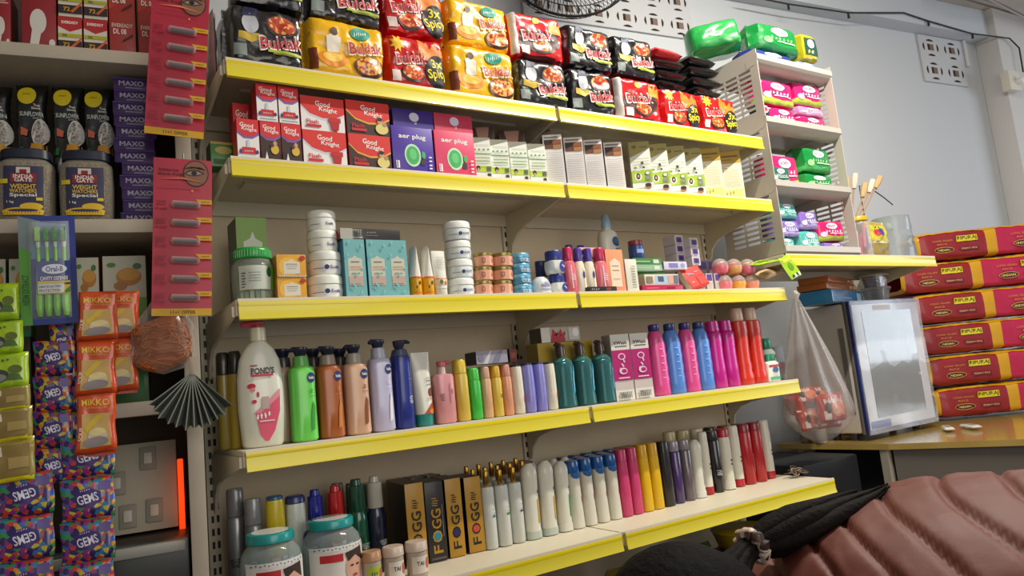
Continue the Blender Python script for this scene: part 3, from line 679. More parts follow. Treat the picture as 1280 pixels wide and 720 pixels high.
row(lambda w, h: gold_box(w, h, .035), [(884, 905), (908, 932)], 183, 'B', .020,
    ['gold and cream hair colour box, left of the pair', 'gold and cream hair colour box at the right end of its shelf'], 'box', 'gold hair colour boxes', rz=radians(-30), wf=.92, d=.06)
o = box_thing('tea_box', .055, .058, .05, '#3b7a2c', [('r', -.5, .9, .5, 1, '#a58f3a'), ('e', 0, .66, .34, .16, '#a8a04a'), ('r', -.4, .1, .4, .3, '#2a5a20')], '#35452a', '#8a7a3a')
s = F0.s_at(275, .06, ZS['B']); setloc(o, s+.012, .10, ZS['B']+.0015, 0); tag(o, 'small green box behind the shelf end beside the eye pencil card', 'box')
# ================================================================== SHELF C: creams
Z0 = ZS['C']+.0015
def one(build, a, b, vt, label, cat, y=.012, z=Z0, wf=.96, rz=0, d=.05, group=None, h=None):
    return row(build, [(a, b)], vt, z, y, [label], cat, group, rz, wf, None, d, None, h)[0]
one(lambda w, h: box_thing('face_pack_box', w, h, .09, '#7fa050', [('r', -.5, 0, .5, 1, '#86a856'), ('p', [(-.28, .1), (.34, .1), (.34, .72), (.12, .76), (.03, .84), (-.06, .76), (-.28, .72)], '#d5d8cc'), ('r', -.2, .58, .26, .60, '#7a8a6a'), ('r', -.15, .50, .2, .515, '#7a8a6a'), ('r', -.15, .40, .2, .41, '#9aa48c')], '#5c6448', '#8aa662'),
    299, 339, 272, 'tall pale green box standing behind the green lidded jar', 'box', y=.115, d=.09)
def cotton_jar(w, h):
    r = empty('plastic_jar'); g = G(); P = pr([(0, .88, .88), (.04, .96, .96), (.30, .99, .99), (.60, 1, 1), (.70, .95, .95), (.75, .84, .84), (.79, .80, .80)], w, h, w)
    g.rev(P, clear('#dfe8dc', .20), 32, None, True); g.obj('jar_body', r)
    g = G(); g.rev(pr([(.80, .84), (.815, .87), (.95, .87), (.98, .84), (1, .78)], w, h, w), plas('#1ea83e'), 32)
    for k in range(40):
        t = 2*pi*k/40; x, y = .435*w*cos(t), .435*w*sin(t); g.box(x-.0009, x+.0009, y-.0009, y+.0009, .82*h, .95*h, plas('#199437'))
    g.obj('lid', r)
    g = G(); g.art([('r', -.40, .20, .30, .64, '#c6cdbf'), ('p', [(.28, .20), (.46, .20), (.46, .64), (.22, .64), (.30, .45)], '#5f9a34'), ('e', .26, .52, .06, .09, '#1c5a30')]+[('r', -.36, .24+.05*i, -.30+.02*(i % 2), .26+.05*i, '#59625a') for i in range(6)]+[('r', -.22, .50-.05*i, .05, .512-.05*i, '#8b938a') for i in range(4)], revF(P, .002), w, h, .008); g.obj('label', r)
    g = G()
    for k in range(16):
        t = 2*pi*k/16; g.box(.33*w*cos(t)-.004, .33*w*cos(t)+.004, .33*w*sin(t)-.004, .33*w*sin(t)+.004, .02*h, .55*h, plas('#b9c4b4' if k % 2 else '#5a7a4a'))
    tag(g.obj('contents', r), None, None, None, None)
    return r
one(cotton_jar, 289, 347, 306, 'clear round jar with a green ribbed lid at the left end of its shelf', 'jar', y=.014, d=.105, wf=.93)
def yel(w, h): return box_thing('cream_carton', w, h, .05, '#e2a21e', [('e', -.1, .45, .34, .44, '#f2bb34'), ('p', [(-.28, .14), (.28, .14), (.28, .66), (.1, .70), (0, .80), (-.1, .70), (-.28, .66)], '#dfd8c8'), ('r', -.2, .56, .2, .585, '#7a6a4a'), ('r', -.2, .48, .2, .495, '#9a8a6a'), ('r', -.16, .38, .16, .40, '#9a8a6a'), ('e', .38, .84, .10, .11, '#b82a1c'), ('r', -.48, .0, .48, .08, '#efe4c8')]+[('r', -.46+.066*i, .0, -.44+.066*i, .08, '#6a5a3a') for i in range(14)], '#c98a18', '#e8b93c')
a = one(yel, 347, 385, 347, 'orange yellow cream carton at the bottom of the stack of two', 'carton'); h1 = a.dimensions.z
one(yel, 346, 384, 311, 'orange yellow cream carton on top of the stack of two', 'carton', z=Z0+h1+.001, h=h1*1.06)
one(lambda w, h: box_thing('cream_carton', w, h, .05, '#c9a02c', [('r', -.4, .2, .4, .8, '#d9c27a')], '#8d7a2c', '#d9b84a'), 306, 339, 299, 'small mustard carton seen above the green jar lid', 'carton', y=.122, z=Z0+.112, h=.02, d=.03) if False else None
# stacked white cream jars
z = Z0; P4 = [(385, 430, .056), (385.5, 428, .056), (384, 423, .050), (383, 420.5, .048)]; ord4 = ['bottom', 'second', 'third', 'top']
for k, (a, b, h) in enumerate(P4):
    one(lambda w, h_: cream_jar(w, h, 'Soft', '#5a4a92', k < 2), a, b, 0, '%s white moisturiser jar of the tower beside the yellow cartons' % ord4[k], 'cream jar', y=.012+.003*k, z=z, d=.08, group='white moisturiser jars in the left tower', h=h)
    z += h+.001
def teal(w, h): return box_thing('face_wash_carton', w, h, .045, '#6fb3b4', [('r', -.5, 0, .5, 1, '#74b5b7'), ('p', [(-.34, .20), (.34, .20), (.34, .66), (.12, .68), (0, .72), (-.12, .68), (-.34, .66)], '#cfccb8'), ('r', -.34, .20, .34, .36, '#c3ab9c'), ('r', -.2, .60, .2, .615, '#5a6a6a'), ('r', -.26, .52, .26, .53, '#c08a6a'), ('r', -.26, .48, .26, .49, '#c08a6a'), ('r', -.2, .40, .2, .415, '#3a8a6a'), ('r', -.3, .22, .2, .23, '#7a6a5a')]+[('e', .35*cos(i*2.4), .5+.45*sin(i*1.7), .05, .03, '#8cc6c6') for i in range(9)], '#2f7f9a', '#7fbdbc')
tl_ = row(teal, [(431, 462.5), (463, 487.5), (488, 512.5)], 299, Z0, .012, ['teal face wash carton touching the white jar tower', 'teal face wash carton in the middle of the three', 'teal face wash carton beside the sunscreen tubes'], 'carton', 'teal face wash cartons', d=.045, wf=.95)
one(lambda w, h: box_thing('long_carton', w, h, .04, '#2a2627', [('r', -.5, 0, -.30, 1, '#b5b0a4'), ('r', -.30, .1, -.14, .9, '#d0ccc2')]+[('r', -.295+.012*i, .18, -.290+.012*i+.003*(i % 3), .85, '#1c1a1a') for i in range(13)]+[('t', 'DERMA', .0, .62, .16, .2, 0, '#b0aca6'), ('r', -.1, .3, .1, .34, '#8a8684')], '#8a2a22', '#3a3433'),
    424, 502, 285, 'long black carton with a barcode lying on the teal cartons', 'carton', y=.016, z=Z0+tl_[0].dimensions.z+.001, d=.04, h=.026)
row(cone_tube, [(513, 527.5), (528, 543)], 306, Z0, .012, ['pointed white and yellow sunscreen tube beside the teal carton', 'pointed white and yellow sunscreen tube, second of the pair'], 'tube', 'yellow based sunscreen tubes', d=.04)
def white_tube(w, h):
    return tube_up('cream_tube', w, h, .035, '#e9e7dc', '#e3dfd2', [('r', -.44, .24, .44, .36, '#e9d6ba'), ('r', -.44, .36, .44, .38, '#e08a2a'), ('e', -.1, .30, .12, .05, '#5a6a3a'), ('e', .2, .28, .10, .04, '#b56a2a')]+[('r', -.3, .60+.04*i, .3, .61+.04*i, '#a8a69c') for i in range(7)])
one(white_tube, 543, 560, 312, 'white cream tube with an orange line, beside the blue dotted jars', 'tube', d=.035)
z = Z0
for k, (a, b, h) in enumerate(((561, 592.5, .047), (560, 591, .049), (558, 588.5, .048), (555, 587.5, .050))):
    one(lambda w, h_: cream_jar(w, h, 'SOFT', '#56708a', True, '#e2e8e6', '#e9ece8'), a, b, 0, '%s white jar of the tower with blue dots beside the peach jars' % ord4[k], 'cream jar', y=.012, z=z, d=.075, group='white jars with a blue dot', h=h); z += h+.001
for c, (a, b, nm) in enumerate(((593.5, 615.5, 'left'), (616.5, 640, 'right'))):
    z = Z0; root = None
    for k in range(3):
        one(lambda w, h: peach_jar(w, h), a, b, 0, '%s peach gel jar of the %s hand stack' % (('bottom', 'middle', 'top')[k], nm), 'gel jar', y=.012, z=z, d=.055, group='peach gel jars', h=.0385 if k == 0 else .0365, wf=.97); z += .0395 if k == 0 else .0375
z = Z0
for k in range(4):
    one(lambda w, h: blue_tin(w, h), 641-k, 664-k*1.2, 0, '%s light blue cream tin in the stack of four' % ord4[k], 'tin', y=.012, z=z, d=.06, group='light blue cream tins', h=.0275, wf=.97); z += .0285
def dome(w, h):
    r = empty('jelly_jar'); g = G(); P = pr([(0, .9), (.06, 1), (.5, .98), (.8, .8), (1, .45)], w, h, w); g.rev(P, m('#d9dad8', .25, 0, .4), 24); g.art([('r', -.25, .40, .25, .55, '#8a8fb5'), ('r', -.3, .2, .3, .3, '#a9adc8'), ('e', .1, .65, .16, .08, '#a9adc8')], revF(P), w, h, .008); g.obj('jar_body', r); return r
one(dome, 666, 688, 345, 'white domed jar with pale blue print beside the blue tins', 'jar', d=.05)
a = one(lambda w, h: vaseline_jar(w, h), 688.5, 707, 342, 'white jelly jar with blue lid at the bottom of its stack', 'jelly jar', d=.055, group='white jelly jars with blue lids')
one(lambda w, h: vaseline_jar(w, h), 684, 704, 312, 'larger white jelly jar with blue lid on top of its stack', 'jelly jar', z=Z0+.0565, d=.055, h=.066, group='white jelly jars with blue lids')
for b_, lb in ((673, 'left'), (681, 'right')):
    one(lambda w, h: vaseline_jar(w, h), b_, b_+13, 318, 'jelly jar with blue lid in the %s of the back row' % lb, 'jelly jar', y=.12, d=.05, h=.115, group='jelly jars in the back row', wf=1.2 if False else .9)
LOTION = [(0, .86, .86, 2.4), (.03, 1, 1, 2.6), (.45, .98, .98, 2.5), (.66, .86, .9, 2.4), (.70, .72, .8, 2.2)]
LCAP = [(.705, .62, .8, 2.2), (.73, .74, .84, 2.2), (.97, .70, .8, 2.2), (1, .6, .7, 2.2)]
def lotion(w, h, col, cap, art=()): return bottle('lotion_bottle', w, h, w*.9, col, LOTION, LCAP, cap, art)
pk = [('r', -.16, .1, -.04, .60, '#e6b4b8'), ('t', 'rose', .0, .35, .5, .14, 90, '#f0d0d0')]
wl = [('r', .1, .08, .4, .55, '#f2e6c8'), ('e', .15, .40, .14, .08, '#3a3a86')]
one(lambda w, h: lotion(w, h, '#dd6a78', '#c22a58', pk), 707.5, 721.5, 308, 'pink lotion bottle with magenta cap beside the jelly jars', 'bottle', d=.035)
row(lambda w, h: lotion(w, h, '#e8ddc8', '#4b3d9c', wl), [(721.5, 733), (733.5, 745.5)], 309, Z0, .012, ['cream lotion bottle with violet cap right of the pink bottle', 'cream lotion bottle with violet cap, second, left of the magenta capped one'], 'bottle', 'cream lotion bottles with violet caps', d=.035)
one(lambda w, h: lotion(w, h, '#e0707e', '#b92a56', pk), 746, 761.5, 309, 'pink lotion bottle with magenta cap beside the peach box', 'bottle', d=.035)
row(lambda w, h: lotion(w, h, '#dcd0bc', '#3c3290', ()), [(712, 723), (727, 738)], 305, Z0, .075, ['violet capped lotion bottle in the back row, left', 'violet capped lotion bottle in the back row, right'], 'bottle', 'back row lotion bottles', d=.035)
one(lambda w, h: box_thing('small_carton', w, h, .03, '#231d1f', [('t', 'GREY', -.25, .5, .3, .5, 0, '#b8a8a0'), ('e', .2, .5, .10, .3, '#8a3a3a')], '#1b1718', '#3a3234'), 733, 772, 354, 'small black carton lying in front of the lotion bottles', 'carton', y=.0045, d=.02, h=.014, wf=.9).location.y += .0
one(lambda w, h: box_thing('soap_carton', w, h, .05, '#e8966c', [('p', [(-.3, .12), (.3, .12), (.3, .70), (0, .80), (-.3, .70)], '#ecd6bc'), ('r', -.2, .6, .2, .62, '#a88a6a'), ('r', -.2, .5, .2, .515, '#a88a6a'), ('r', -.2, .3, .2, .31, '#a88a6a')], '#cf7d57', '#efb08c'), 761.5, 784, 312, 'peach coloured carton standing beside the pink bottle', 'carton', d=.05)
one(lambda w, h: box_thing('soap_carton', w, h, .05, '#e5a09c', [('r', -.4, .25, -.1, .75, '#5a3a3a'), ('t', 'SPF', .2, .5, .3, .3, 0, WH)], '#e9c4bc', '#efc8c0'), 724, 750, 296, 'small pink carton lying on top of the lotion bottles', 'carton', y=.035, z=Z0+.1075, d=.05, h=.028)
one(lambda w, h: bottle('lotion_bottle', w, h, w*.7, '#dcdcd0', [(0, .9, .9, 2.6), (.03, 1, 1, 2.6), (.70, 1, 1, 2.6), (.78, .86, .9, 2.4), (.82, .4, .5), (.83, .4, .5)], [(.831, .46, .55), (.86, .48, .58), (.98, .36, .45), (1, .28, .35)], '#8db0c4', [('e', .20, .66, .24, .06, '#26507e'), ('r', .1, .56, .42, .58, '#6a8ab0')]), 757, 779, 266, 'tall white lotion bottle with pale blue cap behind the peach carton', 'bottle', y=.10, d=.05)
one(lambda w, h: box_thing('soap_carton', w, h, .035, '#dfdccb', [('r', -.1, .15+.06*i, .3, .17+.06*i, '#9a9a86') for i in range(10)] and [('r', -.05, .12+.08*i, .3, .145+.08*i, '#9a9a86') for i in range(9)], '#c9c6b4', '#dfdccb'), 785, 800, 324, 'narrow cream white carton beside the green carton', 'carton', d=.035)
zz = Z0; GB = 'green striped cartons'
for k, (a, b, h, lb) in enumerate(((800, 838, .068, 'green and white patterned carton at the bottom of its pile'), (793, 829, .019, 'thin green carton on the pile, second from the top'), (791, 828, .020, 'thin green carton on top of the pile'))):
    art_ = [('r', -.44+.22*i, .08+.3*j, -.30+.22*i, .28+.3*j, '#cfd6bc') for i in range(4) for j in range(3)] if k == 0 else [('r', -.4, .4, .1, .6, '#9ab88c'), ('r', .2, .2, .4, .8, '#c8d0b8')]
    one(lambda w, h_: box_thing('soap_carton', w, h, .06, '#3f7a3a' if k != 1 else '#8aa890', art_, '#2f5a30', '#4d8a5a'), a, b, 0, lb, 'carton', y=(.070, .045, .050)[k], z=zz, d=.06, h=h); zz += h+.001
one(lambda w, h: bottle('jelly_jar', w, h, w, '#2c4a8a', [(0, .9), (.05, 1), (.70, 1), (.74, .9)], [(.745, .96), (.97, .96), (1, .9)], '#9a3038', [('r', -.3, .3, .3, .5, '#8aa0d0')]), 789, 803.5, 290, 'small dark blue jar with a red lid standing on the green cartons', 'jar', y=.06, z=zz, d=.04, h=.060)
LAV = lambda w, h: box_thing('soap_carton', w, h, .07, '#c9c6d8', [('r', -.3, .2, .1, .8, '#7a7ab5'), ('e', .3, .5, .1, .3, '#9a9ac0')], '#b5b0c8', '#d5d2e0')
one(LAV, 830, 860, 0, 'pale lavender carton under the violet soap stack', 'carton', y=.05, z=Z0+.074, d=.07, h=.025)
one(lambda w, h: box_thing('soap_carton', w, h, .05, '#d8d2c0', [('r', -.2, .1, .18, .9, '#a9c4dc'), ('r', -.12, .3, .05, .8, '#4a5a6a'), ('r', .18, .1, .34, .9, '#d9a590'), ('r', .34, .1, .48, .9, '#6a7280'), ('r', -.46, .2, -.28, .8, '#8a7a6a')], '#c0b8a0', '#d9d4c4'), 806, 850, 0, 'white carton with small photographs on the magenta carton', 'carton', y=.0125, z=Z0+.0185, d=.05, h=.033)
one(lambda w, h: box_thing('soap_carton', w, h, .05, '#b71c4a', [('r', -.4, .4, -.1, .6, '#d95a7a'), ('r', .1, .3, .3, .7, '#8a1030')], '#8a1030', '#c8325a'), 803, 856, 0, 'flat magenta carton at the front edge', 'carton', y=.006, d=.055, h=.0175)
# violet soap cubes
def cube(w, h): return box_thing('soap_box', w, h, .055, '#cdc5c4', [('r', -.34, .2, .34, .82, '#6a5290'), ('e', 0, .5, .24, .22, '#3a2a66'), ('r', -.2, .06, .2, .12, '#8a8090')], '#d9d0d6', '#d8d0d4')
VC = 'violet and white soap boxes'
sz = .030
for (u, zl, n, y) in ((853, Z0+.105, 3, .090), (872, Z0+.090, 3, .060)):
    for k in range(n):
        s = F0.s_at(u, y, zl)
        o = cube(.038, sz); setloc(o, s, y+.03, zl+k*(sz+.001), 0); tag(o, '%s soap box in the %s column of violet soap boxes' % (('lowest', 'middle', 'top')[k], 'left' if u < 860 else 'right'), 'soap box', VC)
for k in range(3):
    s = F0.s_at(878+14*k, .10, Z0); o = box_thing('soap_box', .055, .060, .05, '#8a80a4', [('r', -.4, .5, .4, .9, '#5a4a80'), ('r', -.4, .1, .4, .4, '#cdc5c4')], '#7a6f92', '#a59ab5')
    setloc(o, s, .16, Z0+.062, 0); tag(o, 'pale violet box in the back row, %s of three' % ('left', 'middle', 'right')[k], 'soap box', 'back row violet boxes')
    o2 = copy_tree(o); o2.location.z = Z0; tag(o2, 'pale violet box in the back row below, %s of three' % ('left', 'middle', 'right')[k], 'soap box', 'back row violet boxes')
for k in range(4):
    o = box_thing('soap_box', .030, .060, .05, '#c9c0c2', [('r', -.4, .60, .4, .96, '#5a3a8a'), ('r', -.3, .1, .3, .5, '#b8ae9c')], '#b5aab0', '#c8c0c6')
    s = F0.s_at(868+10.5*k, .05, Z0); setloc(o, s, .075, Z0, 0); tag(o, 'upright violet topped soap box, number from the left: %s' % ('first', 'second', 'third', 'fourth')[k], 'soap box', 'upright violet topped boxes')
# leaning red box
r_ = box_thing('red_gift_box', .085, .075, .022, '#cf2a22', [('r', -.46, .52, -.03, .97, '#d8342a'), ('r', .03, .52, .46, .97, '#d8342a'), ('r', -.46, .04, -.03, .48, '#d8342a'), ('r', .03, .04, .46, .48, '#d8342a'), ('r', -.35, .7, -.2, .73, '#f0b0a0'), ('r', .1, .7, .3, .73, '#f0b0a0'), ('r', -.35, .25, -.2, .28, '#f0b0a0')], '#d9c8b8', '#d9c8b8')
s = F0.s_at(878, .03, Z0); setloc(r_, s, .040, Z0+.012, 0, radians(-26), radians(-12)); tag(r_, 'bright red box leaning at an angle near the egg shaped toys', 'box')
# egg shaped clear toys
EC = ['#e57684', '#e3a53c', '#dc8a6a', '#e06878', '#dca060', '#e0708a']
for k in range(6):
    c, rr = k % 3, k//3; zl = Z0+.056*rr; y = .022+.004*rr
    s = F0.s_at(915+17*c-5*rr, y, zl); R = empty('egg_toy')
    g = G(); g.rev([(0, .012), (.006, .022), (.022, .0265), (.030, .026)], m(EC[k], .3, 0, .4), 20); g.obj('egg_base', R)
    g = G(); g.rev([(.030, .0262), (.040, .024), (.050, .016), (.055, .006)], clear('#f2e4dc', .25, key='dome'), 20); g.obj('clear_dome', R)
    g = G(); g.rev([(.031, .008), (.038, .013), (.044, .006)], m(EC[(k+2) % 6], .5), 10); g.obj('figure', R)
    setloc(R, s, y+.030, zl+.0, 0); R.scale = (1.08, 1.08, 1.0); tag(R, '%s egg shaped toy with clear dome, %s in the %s row' % (('pink', 'amber', 'peach', 'rose', 'orange', 'raspberry')[k], ('left', 'middle', 'right')[c], ('lower', 'upper')[rr]), 'toy', 'egg shaped toys')
# beige packet and green sachets at the end
g = G(); pillow(g, .10, .05, .02, m('#cfae86', .5), [('r', -.4, .2, .4, .5, '#b8946a')], 91, 4, 4, .003, 14, 10); o = g.obj('paper_packet', None, 50)
s = F0.s_at(966, .06, Z0+.045); setloc(o, s-.0, .045, Z0+.062, 0, radians(-60), radians(-14)); o.location = (s, .05, Z0+.052); tag(o, 'beige paper packet poking out beside the egg toys', 'packet')
R = empty('sachet_strip'); s = F0.s_at(965, .0, Z0+.075); R.location = (s+.012, -.03, Z0+.074)
for k, (x, y, z, rx, ry, w_, h_) in enumerate(((-.02, .03, .015, -80, -8, .13, .055), (.055, -.012, -.045, -18, -16, .062, .085))):
    g = G(); pillow(g, w_, h_, .010, film('#9fc41c'), [('e', 0, .5, .2, .2, '#5f8f1a'), ('r', -.4, .75, .4, .9, '#c2dc3a')]+([('e', -.25+.16*i, .10, .07, .07, '#e8efe0' if i % 2 else '#223a18') for i in range(4)] if k else []), 95+k, 4, 5, .003, 14, 12)
    q = g.obj('sachet', R, 50); q.location = (x, y, z); q.rotation_euler = (radians(rx), radians(ry), 0)
tag(R, 'lime green sachets draped over the right end of the shelf', 'sachet')
# ================================================================== SHELF D: shampoo and lotion
ZD = 'D'; y0 = .040
def ponds(w, h):
    r = empty('pump_bottle'); g = G(); hb = h*.88; dd = .058
    P = [(0, w*.40, dd*.40, 2.4), (.006, w*.44, dd*.47, 2.5), (hb*.35, w*.5, dd*.5, 2.4), (hb*.62, w*.5, dd*.5, 2.3), (hb*.80, w*.44, dd*.46, 2.2), (hb*.90, w*.33, dd*.40, 2.1), (hb*.96, w*.20, dd*.34, 2), (hb*.975, w*.15, dd*.30, 2)]
    g.rev(P, m('#dcdccb', .28, 0, .35), 30); g.obj('bottle_body', r)
    a = [('p', [(-.20, .27), (.36, .42), (.34, .28), (.20, .12), (.06, .045), (-.02, .045), (-.12, .10)], '#d4506c'), ('p', [(-.24, .27), (.36, .46), (.36, .40), (-.1, .27)], '#d98a98'), ('r', -.06, .30, .10, .40, '#b9a29c'), ('t', 'flow', -.02, .25, .34, .05, 10, WH), ('r', -.12, .20, .2, .21, '#f0c8c8'),
         ('t', "POND'S", .0, .61, .50, .055, 0, '#3a3436'), ('r', -.26, .565, .22, .585, '#c03048'), ('r', -.26, .65, -.12, .66, '#c03048'), ('r', -.26, .592, .22, .597, '#3a3436'), ('e', -.26, .49, .085, .022, '#c8203c'), ('e', -.24, .46, .05, .018, '#e08a94'), ('e', -.14, .42, .03, .024, '#c8304c'), ('e', -.22, .365, .05, .016, '#c8203c')]
    g = G(); g.art(a, revF(P, .0008), w, h, .008); g.obj('label', r)
    g = G(); g.rev([(hb*.976, .015), (hb*.978, .0175), (hb+.024, .0170), (hb+.026, .012)], plas('#d9d3b6'), 20); g.obj('collar', r)
    g = G(); z = hb+.026; g.rev([(z, .008), (z+.004, .008), (z+.005, .017), (z+.010, .018), (z+.013, .012)], plas('#cf3f58'), 18)
    g.tube([(0, 0, z+.008), (-.018, -.004, z+.008), (-.036, -.008, z+.005)], [.0075, .007, .005], plas('#cf3f58'), 10); g.obj('pump_head', r)
    return r
row(ponds, [(299, 359)], 404, ZD, y0, ['large white pump bottle with pink label and pink pump head'], 'pump bottle', d=.058, wf=.98, h=.292 if False else None)
BODY = [(0, .90, .88, 2.6), (.02, 1, 1, 3), (.30, .97, .97, 3), (.55, .96, .96, 3), (.72, 1, 1, 3), (.78, .92, .95, 2.6), (.80, .66, .8, 2.4)]
NECK = [(.801, .64, .78, 2.3), (.86, .60, .72, 2.2), (.905, .58, .66, 2), (.91, .5, .6, 2)]
def vpump(w, h, col, acc, neck=None, capc='#1c1f36'):
    r = empty('pump_bottle'); g = G(); P = pr(BODY, w, h, .05); g.rev(P, plas(col), 26); g.obj('bottle_body', r)
    g = G(); g.rev(pr(NECK, w, h, .05), plas(neck or col), 22); g.obj('shoulder', r)
    g = G(); z = h*.912; g.rev([(z, .011), (z+.006, .013), (z+.012, .0165), (z+.018, .0165), (z+.020, .012)], plas(capc), 16)
    g.tube([(0, 0, z+.015), (-.018, -.006, z+.015), (-.024, -.008, z+.012)], [.006, .006, .004], plas(capc), 8); g.obj('pump_head', r)
    g = G(); a = [('e', .26, .67, .17, .055, '#20336e'), ('t', 'Vaseline', .26, .67, .24, .035, 0, WH), ('p', [(.16, .10), (.30, .12), (.36, .36), (.28, .42), (.20, .30)], acc), ('r', .12, .47, .38, .475, acc), ('t', 'care', .24, .53, .18, .05, 90, acc)]
    g.art(a, revF(P, .0008), w, h, .008); g.obj('label', r); return r
V = 'body lotion pump bottles'
for (a, b, vt, col, acc, neck, lb) in ((365, 398, 434, '#6fd858', '#3aa03a', '#5fae50', 'bright green body lotion pump bottle beside the large white one'),
                                (399, 431.5, 433, '#a85a26', '#c8823c', '#9a8a7a', 'copper brown body lotion pump bottle'),
                                (432.5, 464, 431, '#d3a88a', '#8a4a22', '#a09a8c', 'beige body lotion pump bottle beside the copper brown one')):
    row(lambda w, h: vpump(w, h, col, acc, neck), [(a, b)], vt, ZD, y0, [lb], 'pump bottle', V, d=.05, wf=.95)
for (a, b, lb) in ((353, 366, 'beige'), (391, 404, 'brown'), (425, 437, 'cream')):
    row(lambda w, h: vpump(.052, h, '#c9a98c', '#8a4a22', '#4a4440'), [(a, b)], 436, ZD, .095, ['%s body lotion pump bottle in the back row, mostly hidden' % lb], 'pump bottle', 'body lotion bottles in the back row', d=.05)
row(lambda w, h: vpump(w, h, '#c3bfdc', '#e8e6f2', '#b9bccc', '#2a2c44'), [(465.5, 493.5)], 424, ZD, y0, ['pale lavender pump bottle beside the navy blue one'], 'pump bottle', V, d=.05, wf=.95)
def nivea(w, h):
    r = empty('pump_bottle'); g = G(); P = pr([(0, .9, .9, 2.6), (.02, 1, 1, 3), (.35, .92, .95, 3), (.6, .90, .95, 3), (.80, .96, 1, 2.8), (.82, .90, .95, 2.6)], w, h, .05); g.rev(P, plas('#1e2f86'), 26); g.obj('bottle_body', r)
    g = G(); g.rev(pr([(.821, .88, .9, 2.6), (.89, .70, .8, 2.4), (.905, .45, .6)], w, h, .05), m('#4a5470', .25), 20); g.obj('shoulder', r)
    g = G(); z = h*.907; g.rev([(z, .010), (z+.006, .013), (z+.018, .015), (z+.02, .012)], plas('#2a2f4a'), 16); g.tube([(0, 0, z+.015), (.018, -.004, z+.016), (.026, -.006, z+.013)], [.006, .005, .003], plas('#2a2f4a'), 8); g.obj('pump_head', r)
    g = G(); g.art([('t', 'NIVEA', .30, .32, .40, .06, 90, '#c8cfe4'), ('r', .18, .55, .40, .555, '#8a96c8')], revF(P, .0008), w, h, .008); g.obj('label', r); return r
row(nivea, [(494.5, 518)], 425, ZD, y0, ['navy blue pump bottle with silver lettering'], 'pump bottle', d=.05, wf=.95)
row(lambda w, h: tube_up('lotion_tube', w, h, .045, '#dddccf', '#1d8a84', [('p', [(-.2, .16), (.5, .16), (.5, .34), (.2, .28)], '#a8481f'), ('e', .3, .19, .2, .035, '#d8782c'), ('e', .3, .45, .12, .06, '#7a3a24'), ('r', .1, .55, .4, .56, '#6a6a60'), ('r', .1, .60, .4, .61, '#6a6a60'), ('r', .1, .64, .4, .65, '#9a9a90'), ('r', .05, .36, .4, .37, '#c04a2a')]), [(519.5, 543)], 440, ZD, y0, ['white lotion tube with a teal and orange foot'], 'tube', d=.045, wf=.96)
row(lambda w, h: bottle('pump_bottle', w, h, .045, '#d9959a', [(0, .92, .9, 3), (.02, 1, 1, 3.2), (.70, 1, 1, 3.2), (.74, .9, .95, 3), (.755, .45, .6)], [(.756, .38, .5), (.86, .38, .5), (.865, .3, .4)], '#cdb9b0', [('t', 'GLUTA', -.28, .40, .34, .11, 90, '#5a3a40'), ('t', 'lotion', .25, .48, .22, .05, 90, '#7a4a50'), ('r', .12, .3, .16, .6, '#b06a70')], pump=False), [(545, 569.5)], 447, ZD, y0, ['rose pink lotion bottle with dark vertical lettering and pink pump'], 'pump bottle', d=.045, wf=.97)
b = [o for o in S.collection.objects if o.get('label', '').startswith('rose pink lotion')][0]
g = G(); hb = .20; 
zt_ = max((v.co.z for v in [c for c in b.children if c.name.startswith('cap')][0].data.vertices))
g.rev([(zt_+.0005, .011), (zt_+.010, .012), (zt_+.014, .010)], plas('#c8626c'), 16); g.tube([(0, 0, zt_+.008), (.014, -.004, zt_+.010), (.024, -.008, zt_+.008)], [.006, .005, .003], plas('#c8626c'), 8); g.obj('pump_head', b)
TU = [(0, .92, .92, 2.6), (.02, 1, 1, 2.8), (.70, .97, .97, 2.8), (.76, .90, .92, 2.6)]
TC_ = [(.765, .88, .9, 2.6), (.78, .90, .92, 2.6), (.97, .86, .86, 2.6), (1, .7, .7, 2.6)]
def slim(w, h, col, cap, art=(), nm='slim_bottle'): return bottle(nm, w, h, .042, col, TU, TC_, cap, art)
for (a, b, vt, col, cap, art_, lb) in (
    (571, 587.5, 449, '#d8b84a', '#d9bd3c', [], 'mustard yellow slim bottle beside the rose pink pump bottle'),
    (588.5, 602.5, 460, '#3fc246', '#4ccc50', [], 'bright green slim bottle'),
    (603, 615.5, 458, '#dcae84', '#cfa088', [], 'sand coloured slim bottle right of the green one'),
    (616, 628.5, 457, '#ddc04c', '#d9a820', [('t', 'SPRING', .25, .40, .36, .14, 90, '#3a3020')], 'yellow slim bottle with dark lettering'),
    (629, 641, 455.5, '#dd9a78', '#cf8c78', [], 'peach slim bottle right of the yellow lettered one')):
    row(lambda w, h: slim(w, h, col, cap, art_), [(a, b)], vt, ZD, y0, [lb], 'bottle', 'slim coloured bottles', d=.042, wf=.94)
OVAL = [(0, .86, .86, 2.2), (.02, .96, .96, 2.3), (.35, 1, 1, 2.3), (.70, .98, .98, 2.3), (.93, .94, .94, 2.2), (.96, .88, .9, 2.2)]
OC = [(.965, .85, .9, 2.2), (.99, .84, .88, 2.2), (1, .7, .75, 2.2)]
def oval(w, h, col, cap, art=()): return bottle('shampoo_bottle', w, h, .045, col, OVAL, OC, cap, art)
row(lambda w, h: oval(w, h, '#dfd9c6', '#23232c', [('e', .35, .30, .14, .09, '#d05a4a')]), [(642, 655.5), (684, 696)], 456, ZD, y0, ['cream white oval shampoo bottle left of the two lavender ones', 'cream white oval shampoo bottle right of the two lavender ones'], 'bottle', 'cream oval shampoo bottles', d=.045, wf=.95)
